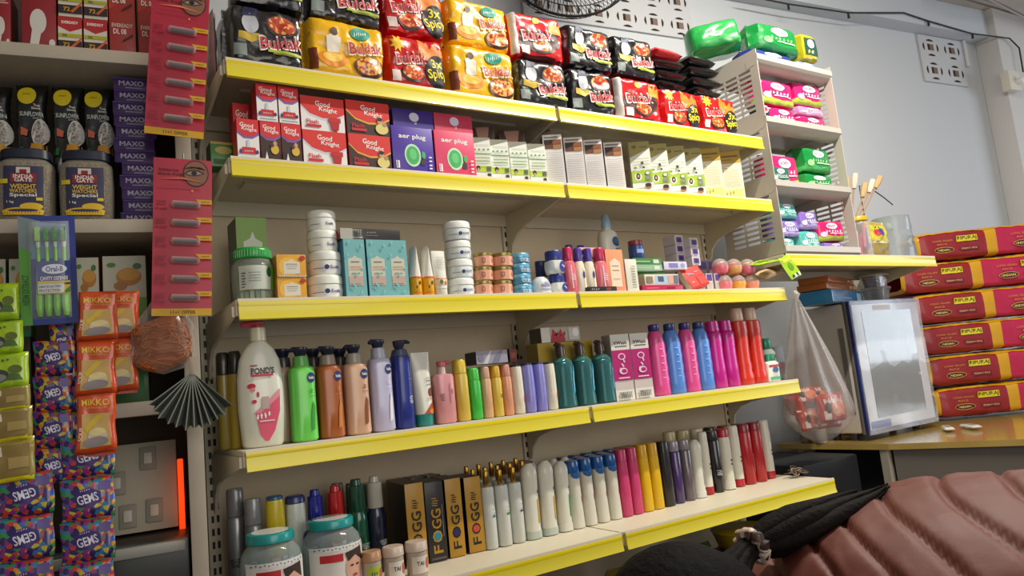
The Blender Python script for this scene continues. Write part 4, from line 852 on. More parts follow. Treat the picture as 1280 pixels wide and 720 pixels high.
row(lambda w, h: oval(w, h, '#8583cf', '#2a2850', [('r', .30, .2, .36, .6, '#a9a7e2')]), [(656, 669.5), (670, 683.5)], 454, ZD, y0, ['lavender blue oval shampoo bottle, left of the pair', 'lavender blue oval shampoo bottle, right of the pair'], 'bottle', 'lavender shampoo bottles', d=.045, wf=.95)
s1_ = F0.s_at(589, .03, ZS['D']+.175); s2_ = F0.s_at(634, .03, ZS['D']+.175)
def topbox(w, h): return box_thing('soap_carton', w, h, .06, '#8b8796', [('r', -.5, 0, .5, 1, '#9b98a6'), ('p', [(-.3, 0), (-.05, 1), (.0, 1), (-.15, 0)], '#c9c6d0'), ('p', [(-.02, 0), (.1, .6), (.3, 1), (.36, 1), (.2, 0)], '#7a7890'), ('e', -.35, .5, .1, .3, '#7c7a8c')], '#2b2826', '#8f8c98')
zt_ = F0.z_at(F0.s_at(610, y0, ZS['D']+.14), y0, 456)
row(topbox, [(595, 636)], 437, zt_+.003, y0+.002, ['grey lilac carton lying across the slim bottles'], 'carton', d=.06, h=.033)
row(lambda w, h: box_thing('soap_carton', w, h, .05, '#6a2c22', [('r', -.3, .3, .3, .7, '#a0462e')], '#54241c', '#7a382a'), [(638, 647)], 434, zt_+.003, y0+.012, ['small red brown carton beside the grey lilac carton'], 'carton', d=.05, h=.035)
# mouthwash
MW = m('#045058', .10, 0, .8)
def mouthwash(w, h):
    r = empty('mouthwash_bottle'); g = G(); P = pr([(0, .90, .9, 2.6), (.02, 1, 1, 2.8), (.25, .94, .95, 2.6), (.40, .92, .93, 2.6), (.58, 1, 1, 2.5), (.70, .92, .95, 2.4), (.755, .55, .7, 2.2), (.775, .34, .5)], w, h, .055)
    g.rev([p for p in P], clear('#7fc8c8', .12, .05, 'teal'), 26); g.obj('bottle_body', r)
    P2 = [(p[0]*.90+.003, p[1]*.93, p[2]*.93, p[3]) for p in P[:-1]]; g = G(); g.rev(P2, MW, 24); g.obj('liquid', r)
    g = G(); g.rev(pr([(.776, .36, .5), (.81, .36, .5), (.812, .46, .6), (.83, .46, .6), (.93, .44, .58), (.97, .36, .5)], w, h, .055), m('#5a504c', .22, .5), 20)
    g.tube([(0, 0, h*.965), (-.014, -.004, h*.975), (-.024, -.008, h*.965)], [.007, .006, .003], m('#3a3230', .3, .3), 8); g.obj('pump_cap', r)
    g = G(); g.art([('p', [(.22, .2), (.40, .25), (.42, .62), (.34, .66), (.26, .5)], '#3aa8d8'), ('p', [(.30, .3), (.36, .35), (.36, .55), (.32, .55)], '#b8e4f0')], revF(P, .001), w, h, .008); g.obj('label', r); return r
row(mouthwash, [(696.5, 718.5), (720, 744), (745, 769)], 428, ZD, y0, ['clear teal handwash bottle beside the cream oval bottle', 'clear teal handwash bottle in the middle of three', 'clear teal handwash bottle beside the magenta cartons'], 'bottle', 'teal pump bottles', d=.055, wf=.95)
row(lambda w, h: box_thing('soap_carton', w, h, .06, '#b8ad9c', [('r', -.5, 0, -.28, 1, '#ddd6cc'), ('p', [(-.28, 0), (-.2, .9), (-.1, .3), (.0, .9), (.1, .2), (.1, 0)], '#b0303a'), ('t', 'Bold', -.02, .5, .34, .5, 0, '#c8384a'), ('r', .2, .1, .45, .9, '#cfc9c4'), ('e', .38, .6, .08, .3, '#f0ece8')], '#4c453c', '#9a9082'), [(676, 727)], 412, ZS['D']+.1875, .105, ['white and red carton lying on the yellow cartons behind the teal bottles'], 'carton', d=.06, h=.043, wf=.95)
row(lambda w, h: box_thing('soap_carton', w, h, .06, '#b09422', [('r', -.4, .2, .4, .4, '#8a7418')], '#8d7618', '#b89c30'), [(679, 703), (704, 727), (728, 748)], 430, ZD, .105, ['tall yellow carton behind the first teal bottle', 'tall yellow carton behind the second teal bottle', 'tall yellow carton behind the third teal bottle'], 'carton', 'tall yellow cartons behind', d=.06, wf=.95, h=.185)
# V wash cartons
VW = [('r', -.5, 0, .5, 1, '#c8beba'), ('r', -.5, .0, .5, .16, '#dcd8d0'), ('r', -.5, .76, .5, 1, '#d8d6cc'), ('r', -.5, .30, .5, .76, '#b0146c'), ('t', 'VWash', 0, .87, .74, .05, 0, '#2c2430'), ('r', -.3, .81, .35, .825, '#6a6670'), ('e', .0, .66, .20, .05, '#e8c8dc'), ('e', .0, .66, .14, .035, '#b0146c'), ('t', 'wow', .02, .54, .6, .06, 60, '#f0d8e8'), ('e', .0, .44, .22, .05, '#e8c8dc'), ('e', .04, .44, .14, .03, '#b0146c'), ('r', -.3, .33, .3, .345, '#f0d8e8'), ('r', -.35, .02, .3, .14, '#efece6')]+[('r', -.33+.05*i, .03, -.31+.05*i+.01*(i % 2), .13, '#2a2426') for i in range(12)]
row(lambda w, h: box_thing('wash_carton', w, h, .045, '#cdc5bf', VW, '#b5ada6', '#5c564c'), [(769.5, 791.5), (793, 816)], 418, ZD, y0, ['white and magenta wash carton beside the teal bottles', 'white and magenta wash carton beside the pink shampoo'], 'carton', 'magenta wash cartons', d=.045, wf=.93, rz=radians(-6))
# coloured shampoos
SUN = [(0, .92, .9, 2.4), (.02, 1, 1, 2.6), (.15, .97, .97, 2.5), (.22, 1, 1, 2.5), (.30, .96, .96, 2.5), (.38, 1, 1, 2.5), (.46, .96, .96, 2.5), (.54, .99, .99, 2.5), (.62, .95, .95, 2.5), (.72, .98, .96, 2.4), (.82, .84, .86, 2.3), (.88, .62, .7, 2.2), (.90, .56, .62, 2)]
SC = [(.901, .56, .62), (.915, .62, .68), (.985, .60, .66), (1, .5, .56)]
def ribbed(w, h, col, cap, hi): return bottle('shampoo_bottle', w, h, .05, col, SUN, SC, cap, [('r', -.15+.02*(i % 2), .24+.10*i, .05, .25+.10*i, hi) for i in range(5)])
sp = [(818, 836.5), (837, 856), (857, 873.5), (874, 891.5)]
row(lambda w, h: ribbed(w, h, '#de4a92', '#322c78', '#f2b8d4'), [sp[0], sp[2]], 405, ZD, y0, ['ribbed pink shampoo bottle with navy cap, beside the wash carton', 'ribbed pink shampoo bottle with navy cap, between the two blue ones'], 'bottle', 'ribbed pink shampoo bottles', d=.05, wf=.97)
row(lambda w, h: ribbed(w, h, '#4f83d2', '#1f3a72', '#a9c8ee'), [sp[1], sp[3]], 404, ZD, y0, ['ribbed blue shampoo bottle with dark cap, between the pink ones', 'ribbed blue shampoo bottle with dark cap, beside the magenta bottles'], 'bottle', 'ribbed blue shampoo bottles', d=.05, wf=.97)
MG = [(0, .92, .9, 2.4), (.02, 1, 1, 2.6), (.30, .96, .96, 2.5), (.50, .90, .92, 2.4), (.70, .96, .96, 2.4), (.80, .98, .98, 2.4), (.83, .80, .85, 2.3), (.84, .84, .88, 2.3)]
row(lambda w, h: bottle('conditioner_bottle', w, h, .05, '#c4128c', MG, [(.845, .82, .86, 2.3), (.90, .80, .84, 2.3), (.99, .74, .78, 2.3), (1, .66, .7, 2.3)], '#cc1a90'), [(891.5, 907.5), (908, 923)], 401, ZD, y0, ['magenta conditioner bottle beside the blue shampoo', 'magenta conditioner bottle beside the red bottles'], 'bottle', 'magenta conditioner bottles', d=.05, wf=.97)
RD = [(0, .94, .9, 2.6), (.02, 1, 1, 2.8), (.12, 1, 1, 2.8), (.17, .88, .9, 2.6), (.24, .96, .96, 2.6), (.31, .86, .88, 2.6), (.50, .88, .9, 2.6), (.64, .94, .95, 2.6), (.70, 1, 1, 2.6), (.82, .96, .96, 2.6), (.835, .7, .8, 2.4)]
row(lambda w, h: bottle('cleaner_bottle', w, h, .055, '#d22a16', RD, [(.836, .66, .74, 2.4), (.86, .70, .78, 2.4), (.99, .66, .72, 2.4), (1, .6, .66, 2.4)], '#d9bba6'), [(923.5, 940), (940.5, 956.5)], 385, ZD, y0, ['red cleaner bottle with pale pink cap, left of the pair', 'red cleaner bottle with pale pink cap, right of the pair'], 'bottle', 'red bottles with pale caps', d=.055, wf=.97)
SB = [(0, .94, .9, 3), (.02, 1, 1, 3.2), (.66, 1, 1, 3.2), (.74, .6, .8, 2.6)]
def sav(w, h): return bottle('handwash_bottle', w, h, .03, '#dfe3d6', SB, [(.741, .62, .8, 2.4), (.76, .70, .85, 2.4), (.97, .62, .75, 2.4), (1, .5, .6, 2.4)], '#1e8a66', [('r', -.4, .52, .4, .60, '#c84a5a'), ('e', .05, .42, .24, .10, '#4a6a9a'), ('r', -.4, .06, .4, .16, '#4ab088')])
row(sav, [(958, 974.5)], 440, ZD, y0, ['small white handwash bottle with green cap at the end of the shelf'], 'bottle', d=.03, wf=.9, h=.094)
row(sav, [(957, 972)], 405, ZD, .09, ['taller white and green handwash bottle standing behind the small one'], 'bottle', d=.03, wf=.95, h=.150)
row(lambda w, h: box_thing('soap_carton', w, h, .05, '#6b6258', [('r', .1, .3, .4, .5, '#a03a48')], '#5c544a', '#7a7064'), [(968, 985)], 412, ZD, .20, ['brown grey carton in the shade at the far back of the shelf end'], 'carton', d=.05, h=.12)
# back row at the left end
for k, (u, col) in enumerate(((277, '#8b7a2c'), (292, '#b0982e'))):
    row(lambda w, h: slim(.030, h, col, '#26221c', (), 'lotion_bottle'), [(u, u+12)], 440, ZD, .112+.02*(1-k), ['%s yellow bottle with black cap at the left end' % ('dark', 'bright')[k]], 'bottle', d=.042, h=.215)
# ================================================================== SHELF E (deep bottom shelf)
ZE = ZS['E']+.002; yE = .055
def can(w, h, col, capcol, txt=None, mt=None, capmt=None, capf=.26, tc='#2a2c30', name='spray_can'):
    return bottle(name, w, h, w, col, [(0, .95), (.02, 1), (1-capf-.03, 1), (1-capf-.005, .88)], [(1-capf, .90), (1-capf+.01, .93), (.97, .91), (1, .82)], capcol, ([('t', txt, -.05, .32, .45, .16, 90, tc)] if txt else []), mt, capmt)
GR = m('#8d8e90', .28, .55)
row(lambda w, h: can(w, h, '#8d8e90', '#6c6c70', 'ENGAGE', GR, m('#7a7a7e', .25, .2, .5)), [(287, 312)], 612, ZE, .16, ['tall silver grey spray can at the left end of the bottom shelf'], 'spray can', d=.05, wf=.98)
row(lambda w, h: can(w, h, '#9a9b9d', '#8a8a8e', None, GR, m('#8f9093', .25, .2, .5)), [(310, 334)], 625, ZE, .11, ['silver spray can with a rounded cap in front of the taller one'], 'spray can', d=.05, wf=.98)
row(lambda w, h: bottle('lotion_bottle', w, h, .04, '#d9c012', OVAL, OC, '#1c5a8c'), [(337, 362)], 621, ZE, .10, ['bright yellow bottle with a blue cap behind the teal lidded jar'], 'bottle', d=.04, wf=.95)
row(lambda w, h: bottle('lotion_bottle', w, h, .04, '#d3d8ce', OVAL, [(.965, .95, .95, 2.2), (.97, 1, 1, 2.2), (1.03, .96, .96, 2.2), (1.05, .8, .85)], '#262f6c', [('e', .38, .55, .20, .09, '#2a3a8a')]), [(362, 388)], 626, ZE, .10, ['white bottle with a navy cap between the yellow and blue ones'], 'bottle', d=.04, wf=.95)
SC2 = [(0, .95), (.02, 1), (.56, 1), (.62, .92), (.66, .78)]; SCC = [(.662, .86), (.68, .88), (.93, .84), (.935, .56), (.99, .52), (1, .4)]
for (a, b, vt, col, cap, lb) in ((389, 411, 613, '#232aa4', '#1d2494', 'royal blue spray bottle'), (414, 437, 608, '#c42222', '#c41c1c', 'red spray bottle between the blue and green ones'),
                             (440, 464, 600, '#0d5a3c', '#0b4a32', 'dark green spray bottle with vertical lettering'), (464, 486, 596, '#20243e', '#b9b4a8', 'navy spray bottle with clear silver cap')):
    o, = row(lambda w, h: bottle('spray_bottle', w, h, w, col, SC2, SCC, cap, [('t', 'denim', .15, .30, .30, .16, 90, '#c9d0cc')] if vt < 605 else [], m(col, .18, .1, .6), m(cap, .2, .1, .5)), [(a, b)], vt, ZE, .10, [lb], 'spray bottle', 'coloured spray bottles', d=.045, wf=.97)
for k, u in enumerate((420, 438, 455)):
    row(lambda w, h: can(w, h, '#5b554a', '#4a4640'), [(u, u+16)], 605, ZE, .19, ['dark capped spray can in the back row, %s of three' % ('left', 'middle', 'right')[k]], 'spray can', 'spray cans in the back row', d=.04, wf=.95)
# teal lidded clear jars with a face picture
def wipes_jar(w, h):
    r = empty('plastic_jar'); g = G(); P = pr([(0, .90), (.04, .98), (.10, 1), (.60, 1), (.74, .93), (.83, .74), (.86, .66)], w, h, w)
    g.rev(P, clear('#d8e4e2', .22, key='jar'), 32); g.obj('jar_body', r)
    g = G(); g.rev(pr([(.862, .74), (.875, .78), (.965, .78), (.985, .75), (.99, .70)], w, h, w), plas('#0e8f8c'), 32); g.rev([(h*.99, w*.30), (h*.995, w*.30)], plas('#d8d4cc'), 28); g.obj('lid', r)
    g = G(); g.art([('r', -.46, .10, .46, .62, '#dfd9d2'), ('r', -.46, .60, .46, .66, '#cfd2cc'), ('r', -.34, .46, .02, .56, '#c01c28'), ('e', .22, .34, .17, .22, '#d3a28c'), ('p', [(.05, .56), (.38, .60), (.40, .4), (.34, .5), (.20, .54), (.1, .44)], '#3a2620'), ('e', .17, .38, .035, .012, '#2a1c18'), ('e', .28, .38, .035, .012, '#2a1c18'), ('e', .22, .25, .05, .018, '#b03a44')]+[('e', -.4+.06*i, .63+.01*(i % 2), .012, .01, '#b0303a' if i % 2 else '#3a5a8a') for i in range(14)], revF(P, .001), w, h, .008); g.obj('label', r)
    g = G(); rr = random.Random(5)
    for k in range(9):
        t = 2*pi*k/9; g.tube([(.22*w*cos(t), .22*w*sin(t), .03*h), (.30*w*cos(t+.5), .30*w*sin(t+.5), .62*h)], .006, plas(('#b9bfc4', '#9c3a48', '#0e8f8c')[k % 3]), 6)
    g.obj('contents', r); return r
def onray(u, vbase_z, y):  # x on shelf E
    return F0.s_at(u, y, vbase_z)
for (a, b, vt, lb) in ((301, 379, 668, 'clear jar with teal lid and red label at the left front of the bottom shelf'), (380, 452, 651, 'clear jar with teal lid and a face picture, right of the other jar')):
    y = -.045 if a < 350 else -.015
    row(wipes_jar, [(a, b+3)], vt, ZE, y, [lb], 'jar', 'teal lidded jars', d=.10, wf=.98)
def cup(w, h, lidc, labc, txt):
    r = empty('small_jar'); g = G(); P = pr([(0, .90), (.03, .94), (.70, .97), (.72, .9)], w, h, w); g.rev(P, m('#b8a898', .25, 0, .5), 24); g.obj('jar_body', r)
    g = G(); g.art([('r', -.38, .12, .38, .60, labc), ('t', txt, -.04, .40, .34, .12, 0, '#3a3a36'), ('e', .32, .38, .10, .16, '#c0604c')], revF(P, .001), w, h, .008); g.obj('label', r)
    g = G(); g.rev(pr([(.725, .98), (.74, 1.03), (.97, 1.0), (1, .93)], w, h, w), plas(lidc), 24); g.obj('lid', r); return r
for (a, b, vt, lc, bc, tx, lb) in ((452.5, 477, 689, '#b98c66', '#a6b83a', 'EYE', 'small jar with tan lid and yellow green label'), (478.5, 505, 680, '#cdb8a8', '#dcd2c8', 'TAI', 'small jar with pale lid and white label, left of the similar one'), (507, 534, 673, '#cdb8a8', '#d9cfc4', 'TAI', 'small jar with pale lid and white label, beside the black and gold cartons')):
    row(lambda w, h: cup(w, h, lc, bc, tx), [(a+2, b+2)], vt, ZE, -.03, [lb], 'jar', 'small jars at the front edge', d=.04, wf=.92, h=.076)
# black and gold perfume cartons
def fogg(w, h, d, gold, dot):
    c1, c2 = ('#b98a22', '#1b1716') if gold else ('#201e20', '#b98a22')
    a = [('t', 'F GG', .02, .42, .66, .42/.42*.46, 90, c2)] if False else [('t', 'F', .02, .17, .10*1, .44/1, 90, c2), ('t', 'GG', .02, .53, .20, .44, 90, c2), ('e', .02, .33, .24, .075, dot), ('r', -.28, .72, .28, .74, c2), ('e', -.1, .80, .12, .03, c2), ('e', .12, .84, .10, .03, c2), ('p', [(-.3, .76), (0, .80), (.3, .76), (.1, .90), (-.12, .90)], c2)]
    # rotated text is sized along its run: width fraction refers to face width
    hh = h/w
    a = [('t', 'F', .02, .15, .10*hh, .50/hh, 90, c2), ('t', 'O', .02, .31, .15*hh, .54/hh, 90, c2), ('e', .02, .31, .20, .20/hh, dot), ('t', 'GG', .02, .53, .25*hh, .54/hh, 90, c2), ('t', 'xtra', -.02, .75, .12*hh, .40/hh, 90, c2)]
    if not gold: a += [('r', -.4, .03, .4, .035, '#8a8580'), ('r', -.4, .045, .4, .05, '#8a8580'), ('r', .34, .3, .37, .7, '#8a8580')]
    return box_thing('perfume_carton', w, h, d, c1, a, '#1b1716', '#2a2420')
for (a, b, gold, dot, vt, lb, dd) in (
    (507, 532, True, '#8f6a18', 605, 'gold faced black perfume carton nearest the small jars', .14), (533, 557, False, '#2a8a9a', 603, 'all black perfume carton with a teal dot', .10), (558, 579.5, True, '#2e2558', 599, 'gold perfume carton with a dark purple dot', .10), (582, 604, True, '#c84a3a', 597, 'gold perfume carton with a red dot', .10)):
    row(lambda w, h: fogg(w, h, dd, gold, dot), [(a+1, b)], vt, ZE, .070, [lb], 'carton', 'black and gold perfume cartons', d=dd, wf=.93 if gold else .96, rz=radians(-5))
for k in range(3):
    row(lambda w, h: box_thing('perfume_carton', w, h, .06, '#1b1716', (), '#1b1716', '#6b5520'), [(500+20*k, 519+20*k)], 600-3*k, ZE, .215, ['black perfume carton in the back row, %s of three' % ('left', 'middle', 'right')[k]], 'carton', 'black cartons in the back row', d=.06, wf=.9)
# white bottles with gold caps
GOLD = m('#a8802e', .18, .9)
def goldcap(w, h, acc='#2a6a7a'):
    return bottle('body_spray', w, h, w, '#cfd2cc', [(0, .94), (.015, 1), (.76, 1), (.79, .93), (.80, .5)], [(.801, .34), (.82, .36), (.83, .42), (.90, .42), (.905, .36), (.99, .36), (1, .3)], '#a8802e', [('r', .05, .40, .46, .43, acc), ('r', .10, .45, .36, .455, '#5a6a6a'), ('r', .1, .50, .3, .505, '#5a6a6a')], None, GOLD)
for (a, b, vt, acc, lb) in ((607, 622.5, 590, '#2a6a7a', 'white body spray with gold cap and a teal mark'), (624, 640, 588, '#4a7a3a', 'white body spray with gold cap and a green mark'), (641, 656.5, 585, '#5a3a7a', 'white body spray with gold cap and a purple mark')):
    row(lambda w, h: goldcap(w, h, acc), [(a, b)], vt, ZE, yE, [lb], 'body spray', 'white sprays with gold caps', d=.04, wf=.97)
gc = None
for rr_, y in enumerate((.115, .175)):
    sp = [(592+15.5*k-8*rr_, 605+15.5*k-8*rr_) for k in range(5)]
    row(lambda w, h: goldcap(w, h), sp, 588-4*rr_, ZE, y, ['white body spray with gold cap in the %s hidden row, %s' % (('second', 'third')[rr_], n) for n in ('leftmost', 'second from the left', 'middle', 'fourth from the left', 'rightmost')], 'body spray', 'gold capped sprays in the rows behind', d=.04, wf=.97)
# curved white tubes
def curvetube(w, h, acc='#c8a03a', foot='#b9c4b8'):
    r = empty('lotion_bottle'); g = G(); R = []; n = 22
    for k in range(17):
        f = k/16; z = h*f; a = w/2*(.98-.05*sin(pi*f)*1.6+.04*f) if f < .9 else w/2*(.94-.55*((f-.9)/.1)**2); b = .019*(1 if f < .85 else 1-.6*((f-.85)/.15)**2); sh = .004*f*f
        R.append([(sh+a*math.copysign(abs(cos(2*pi*j/n))**.75, cos(2*pi*j/n)), b*sin(2*pi*j/n), z) for j in range(n)])
    g.loft(R, plas('#dcdacd')); g.obj('bottle_body', r, 50)
    g = G(); g.rev([(0, w*.49, .0195, 2.5), (.0001, w*.50, .0202, 2.6), (h*.10, w*.492, .0202, 2.6)], plas(foot), 22); g.obj('foot_band', r)
    g = G(); g.art([('r', .22, .2, .40, .52, acc), ('e', .3, .62, .06, .02, '#5a5a7a')], lambda x, z, k: (x+.004*(z/h)**2, -.0195*max(0, 1-(abs(x)/(w*.47))**2.4)**.5-.0012, z), w, h, .008); g.obj('label', r)
    return r
row(curvetube, [(657.5, 676.5), (678, 697)], 581, ZE, yE, ['white curved lotion bottle with grey green foot, beside the gold capped sprays', 'white curved lotion bottle with grey green foot, right of its twin'], 'bottle', 'curved white lotion bottles', d=.04, wf=.95)
row(lambda w, h: curvetube(w, h, '#3a9a4a', '#dcdacd'), [(698.5, 715)], 578, ZE, yE, ['white curved lotion bottle with a small green leaf mark'], 'bottle', d=.04, wf=.95)
row(lambda w, h: curvetube(w, h), [(664+14*k, 677+14*k) for k in range(4)], 580, ZE, .125, ['curved white bottle in the second row, %s' % n for n in ('first', 'second', 'third', 'fourth')], 'bottle', 'curved bottles in the second row', d=.04)
# white with blue caps
def bluecap(w, h, acc='#c83a3a'):
    r = empty('deodorant_bottle'); g = G(); P = pr([(0, 1, 1, 2.6), (.02, 1.04, 1, 2.6), (.45, .88, .95, 2.5), (.70, .90, .95, 2.4), (.80, .94, .95, 2.4), (.812, .9, .9, 2.3)], w, h, .042); g.rev(P, plas('#d8d5c6'), 22); g.obj('bottle_body', r)
    g = G(); PC = pr([(.70, .86, .95, 2.4), (.705, .96, 1.02, 2.4), (.97, .92, .96, 2.4), (1, .80, .86, 2.4)], w, h, .042)
    PC = pr([(.813, .95, .99, 2.4), (.82, .97, 1.02, 2.4), (.97, .92, .96, 2.4), (1, .80, .86, 2.4)], w, h, .042); g.rev(PC, m('#14579e', .2, 0, .6), 22); g.obj('cap', r)
    g = G(); g.art([('e', 0, .80, .40, .07, '#14579e'), ('e', .34, .42, .08, .05, acc)], revF(P, .001), w, h, .006); g.obj('label', r); return r
sp = [(714.5, 729.5), (730, 745), (746, 760.5), (761.5, 776)]
row(bluecap, sp, 577, ZE, yE, ['white roll on bottle with blue cap, %s in the front row' % n for n in ('first', 'second', 'third', 'fourth')], 'deodorant', 'white bottles with blue caps', d=.042, wf=.92)
for rr_, y in enumerate((.11, .165, .22)):
    row(bluecap, [(716-6*rr_+14.5*k, 729-6*rr_+14.5*k) for k in range(5)], 578-3*rr_, ZE, y, ['white roll on bottle with blue cap, %s in the %s row back' % (n, ('second', 'third', 'fourth')[rr_]) for n in ('first', 'second', 'third', 'fourth', 'fifth')], 'deodorant', 'blue capped bottles in the rows behind', d=.042, wf=.92)
# pink, yellow, black tubes
TAL = [(0, .96, .95, 2.8), (.02, 1, 1, 3), (.60, .90, .95, 3), (.80, .84, .9, 3)]; TALC = [(.801, .84, .9, 3), (.99, .80, .86, 3), (1, .7, .8, 3)]
row(lambda w, h: bottle('talc_bottle', w, h, .042, '#cf3f74', TAL, TALC, '#c8386a'), [(776.5, 789), (789.5, 802)], 563, ZE, yE, ['pink talc bottle beside the blue capped ones', 'pink talc bottle beside the yellow ones'], 'bottle', 'pink talc bottles', d=.042, wf=.97)
row(lambda w, h: bottle('talc_bottle', w, h, .042, '#e3b60c', TAL, TALC, '#d9a80a'), [(802.5, 815), (815.5, 828)], 557, ZE, yE, ['yellow talc bottle beside the pink ones', 'yellow talc bottle beside the black one'], 'bottle', 'yellow talc bottles', d=.042, wf=.97)
row(lambda w, h: bottle('talc_bottle', w, h, .042, '#241f20', TAL, TALC, '#1d1a1b'), [(829, 842)], 553, ZE, yE, ['matt black talc bottle between yellow and violet'], 'bottle', d=.042, wf=.97)
row(lambda w, h: can(w, h, '#4b3568', '#8a8590', None, m('#4b3568', .2, .2, .5), m('#9a96a0', .2, .1, .4), .16), [(843, 855)], 553, ZE, .06, ['violet spray can with silver cap'], 'spray can', d=.04, wf=.97)
row(lambda w, h: can(w, h, '#6a5f66', '#77707a', None, m('#6a5f66', .2, .2, .5), m('#8a8590', .2, .1, .4), .16), [(856, 868)], 551, ZE, .062, ['smoky grey spray can beside the violet one'], 'spray can', d=.04, wf=.97)
row(lambda w, h: curvetube(w, h, '#b9c4b8', '#d8d8cc'), [(868.5, 881)], 551, ZE, .064, ['white bottle beside the smoky grey can'], 'bottle', d=.04, wf=.97)
def redfoot(w, h, top='#ddd9cc', body='#ddd9cc', foot='#b51a2a'):
    r = empty('deodorant_bottle'); g = G(); P = pr([(.1205, .94, .94), (.80, .94, .94), (.86, .88, .88)], w, h, w); g.rev(P, plas(body), 20)
    g.art([('t', 'FA', .24, .45, .26*h/w*.5, .22*w/h*2, 90, '#3a3436')], revF(P), w, h, .006); g.obj('bottle_body', r)
    g = G(); g.rev(pr([(0, .92), (.01, 1), (.12, .98)], w, h, w), plas(foot), 20); g.obj('cap', r)
    g = G(); g.rev(pr([(.861, .88), (.97, .88), (1, .75)], w, h, w), plas(top), 20); g.obj('top', r); return r
dz = .040
row(lambda w, h: redfoot(w, h), [(881.5, 891.5)], 541, ZE, .075, ['slim white deodorant with a red foot beside the black one'], 'deodorant', 'slim deodorants with red foot', d=dz, wf=.98)
row(lambda w, h: can(w, h, '#242124', '#2a2729', 'musk', m('#242124', .2, .2, .5), None, .14, '#c8c4c0'), [(892.5, 904)], 540, ZE, .078, ['slim black deodorant with pale lettering'], 'deodorant', d=dz, wf=.98)
row(lambda w, h: redfoot(w, h, '#b5202c', '#d9d5c6', '#d9d5c6'), [(904.5, 917.5)], 537, ZE, .080, ['white deodorant with a red band at its top'], 'deodorant', d=dz, wf=.98)
row(lambda w, h: redfoot(w, h), [(918.5, 929.5)], 533, ZE, .085, ['slim white deodorant with a red foot left of the two red ones'], 'deodorant', 'slim deodorants with red foot', d=dz, wf=.98)
row(lambda w, h: bottle('deodorant_bottle', w, h, w, '#b31420', [(0, .95), (.01, 1), (.84, .96), (.86, .9)], [(.861, .92), (.97, .92), (1, .8)], '#8c1620', [('r', .2, .2, .3, .5, '#e0a0a0')]), [(930, 943), (943.5, 956.5)], 531, ZE, .088, ['glossy red deodorant, left of the pair', 'glossy red deodorant, right of the pair'], 'deodorant', 'red deodorants', d=dz, wf=.98)
row(lambda w, h: redfoot(w, h), [(957, 967.5)], 526, ZE, .095, ['tall white deodorant with a red foot at the right end of the row'], 'deodorant', 'slim deodorants with red foot', d=dz, wf=.98)
for k in range(6):
    c = ('#c9bb92', '#c9bb92', '#d8d2bc', '#2a2426', '#8c1620', '#7c1420')[k]
    row(lambda w, h: can(w, h, c, c), [(838+17*k, 852+17*k)], 541-2*k, ZE, .17, ['%s capped can in the back row at the right' % ('first yellowish', 'second yellowish', 'cream', 'black', 'left dark red', 'right dark red')[k]], 'spray can', 'cans in the right back row', d=.045, wf=.9)
for k in range(4):
    row(lambda w, h: box_thing('soap_carton', w, h, .05, '#a8853a' if k % 2 else '#8a4a50'), [(636+42*k, 672+42*k) if k < 1 else (760+24*k, 782+24*k)], 578 if k < 1 else 560-2*k, ZE, .270 if k < 1 else .235, ['carton just seen over the back row, %s from the left' % ('first', 'second', 'third', 'fourth')[k]], 'carton', 'cartons just seen behind the rows', d=.04, wf=.9)
# tangle of ties on the shelf end
g = G(); rr = random.Random(3)
for k in range(14):
    a0 = rr.uniform(0, 6.28); rad = rr.uniform(.008, .016); cx, cy = rr.uniform(-.03, .03), rr.uniform(-.014, .014); ti = rr.uniform(-.9, .9); zc = .018+rr.uniform(-.004, .006)
    g.tube([(cx+rad*cos(a0+t*pi/6), cy+rad*sin(a0+t*pi/6)*cos(ti), max(.003, zc+rad*sin(a0+t*pi/6)*sin(ti))) for t in range(13)], .0022, m(('#5a4a38', '#8a7a5c', '#3a2c22')[k % 3], .5), 5)
o = g.obj('rubber_band_tangle'); s = F0.s_at(996, .0, ZE); P = spot(996, 596, ZE); setloc(o, s, P.y, ZE); o.location = P; tag(o, 'small tangle of brown rubber bands at the right end of the bottom shelf', 'rubber bands', None, 'stuff')

# dim goods below the bottom shelf
LB = empty('shade_base'); LB.location = (0, 0, 0)
g = G(); g.box(.03, 1.79, -.04, .318, -.90, -.88, m('#3a332c', .6), .001); g.obj('shelf', LB); g = G(); g.box(.03, 1.79, -.03, .318, FLOOR+.001, -.901, m('#2a2522', .6)); g.obj('base', LB)  # added base, its dark brown painting in the gloom under the shelf
tag(LB, 'low dark base added to make the shade below the bottom shelf', 'shelf')
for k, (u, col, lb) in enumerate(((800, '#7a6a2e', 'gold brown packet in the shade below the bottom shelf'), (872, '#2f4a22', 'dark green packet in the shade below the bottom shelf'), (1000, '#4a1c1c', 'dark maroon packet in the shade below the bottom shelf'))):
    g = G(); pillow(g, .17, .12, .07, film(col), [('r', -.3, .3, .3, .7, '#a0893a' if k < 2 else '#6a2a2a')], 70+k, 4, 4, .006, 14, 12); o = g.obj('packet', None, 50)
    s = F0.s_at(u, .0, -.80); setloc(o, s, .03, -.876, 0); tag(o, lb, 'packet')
g = G(); g.rev([(0, .07), (.01, .085), (.05, .10), (.055, .104), (.058, .10)], plas('#b59a12'), 28); o = g.obj('plastic_basin'); s = F0.s_at(940, -.0, -.80)
P = spot(943, 655, -.78); setloc(o, 1.52, .06, -.815); tag(o, 'yellow round plastic tub just below the bottom shelf', 'tub')
R = empty('stool'); g = G(); g.rev([(0, .09), (.008, .095), (.012, .09)], m('#3a3632', .5), 20, Matrix.Translation((0, 0, .05))); g.obj('seat', R)
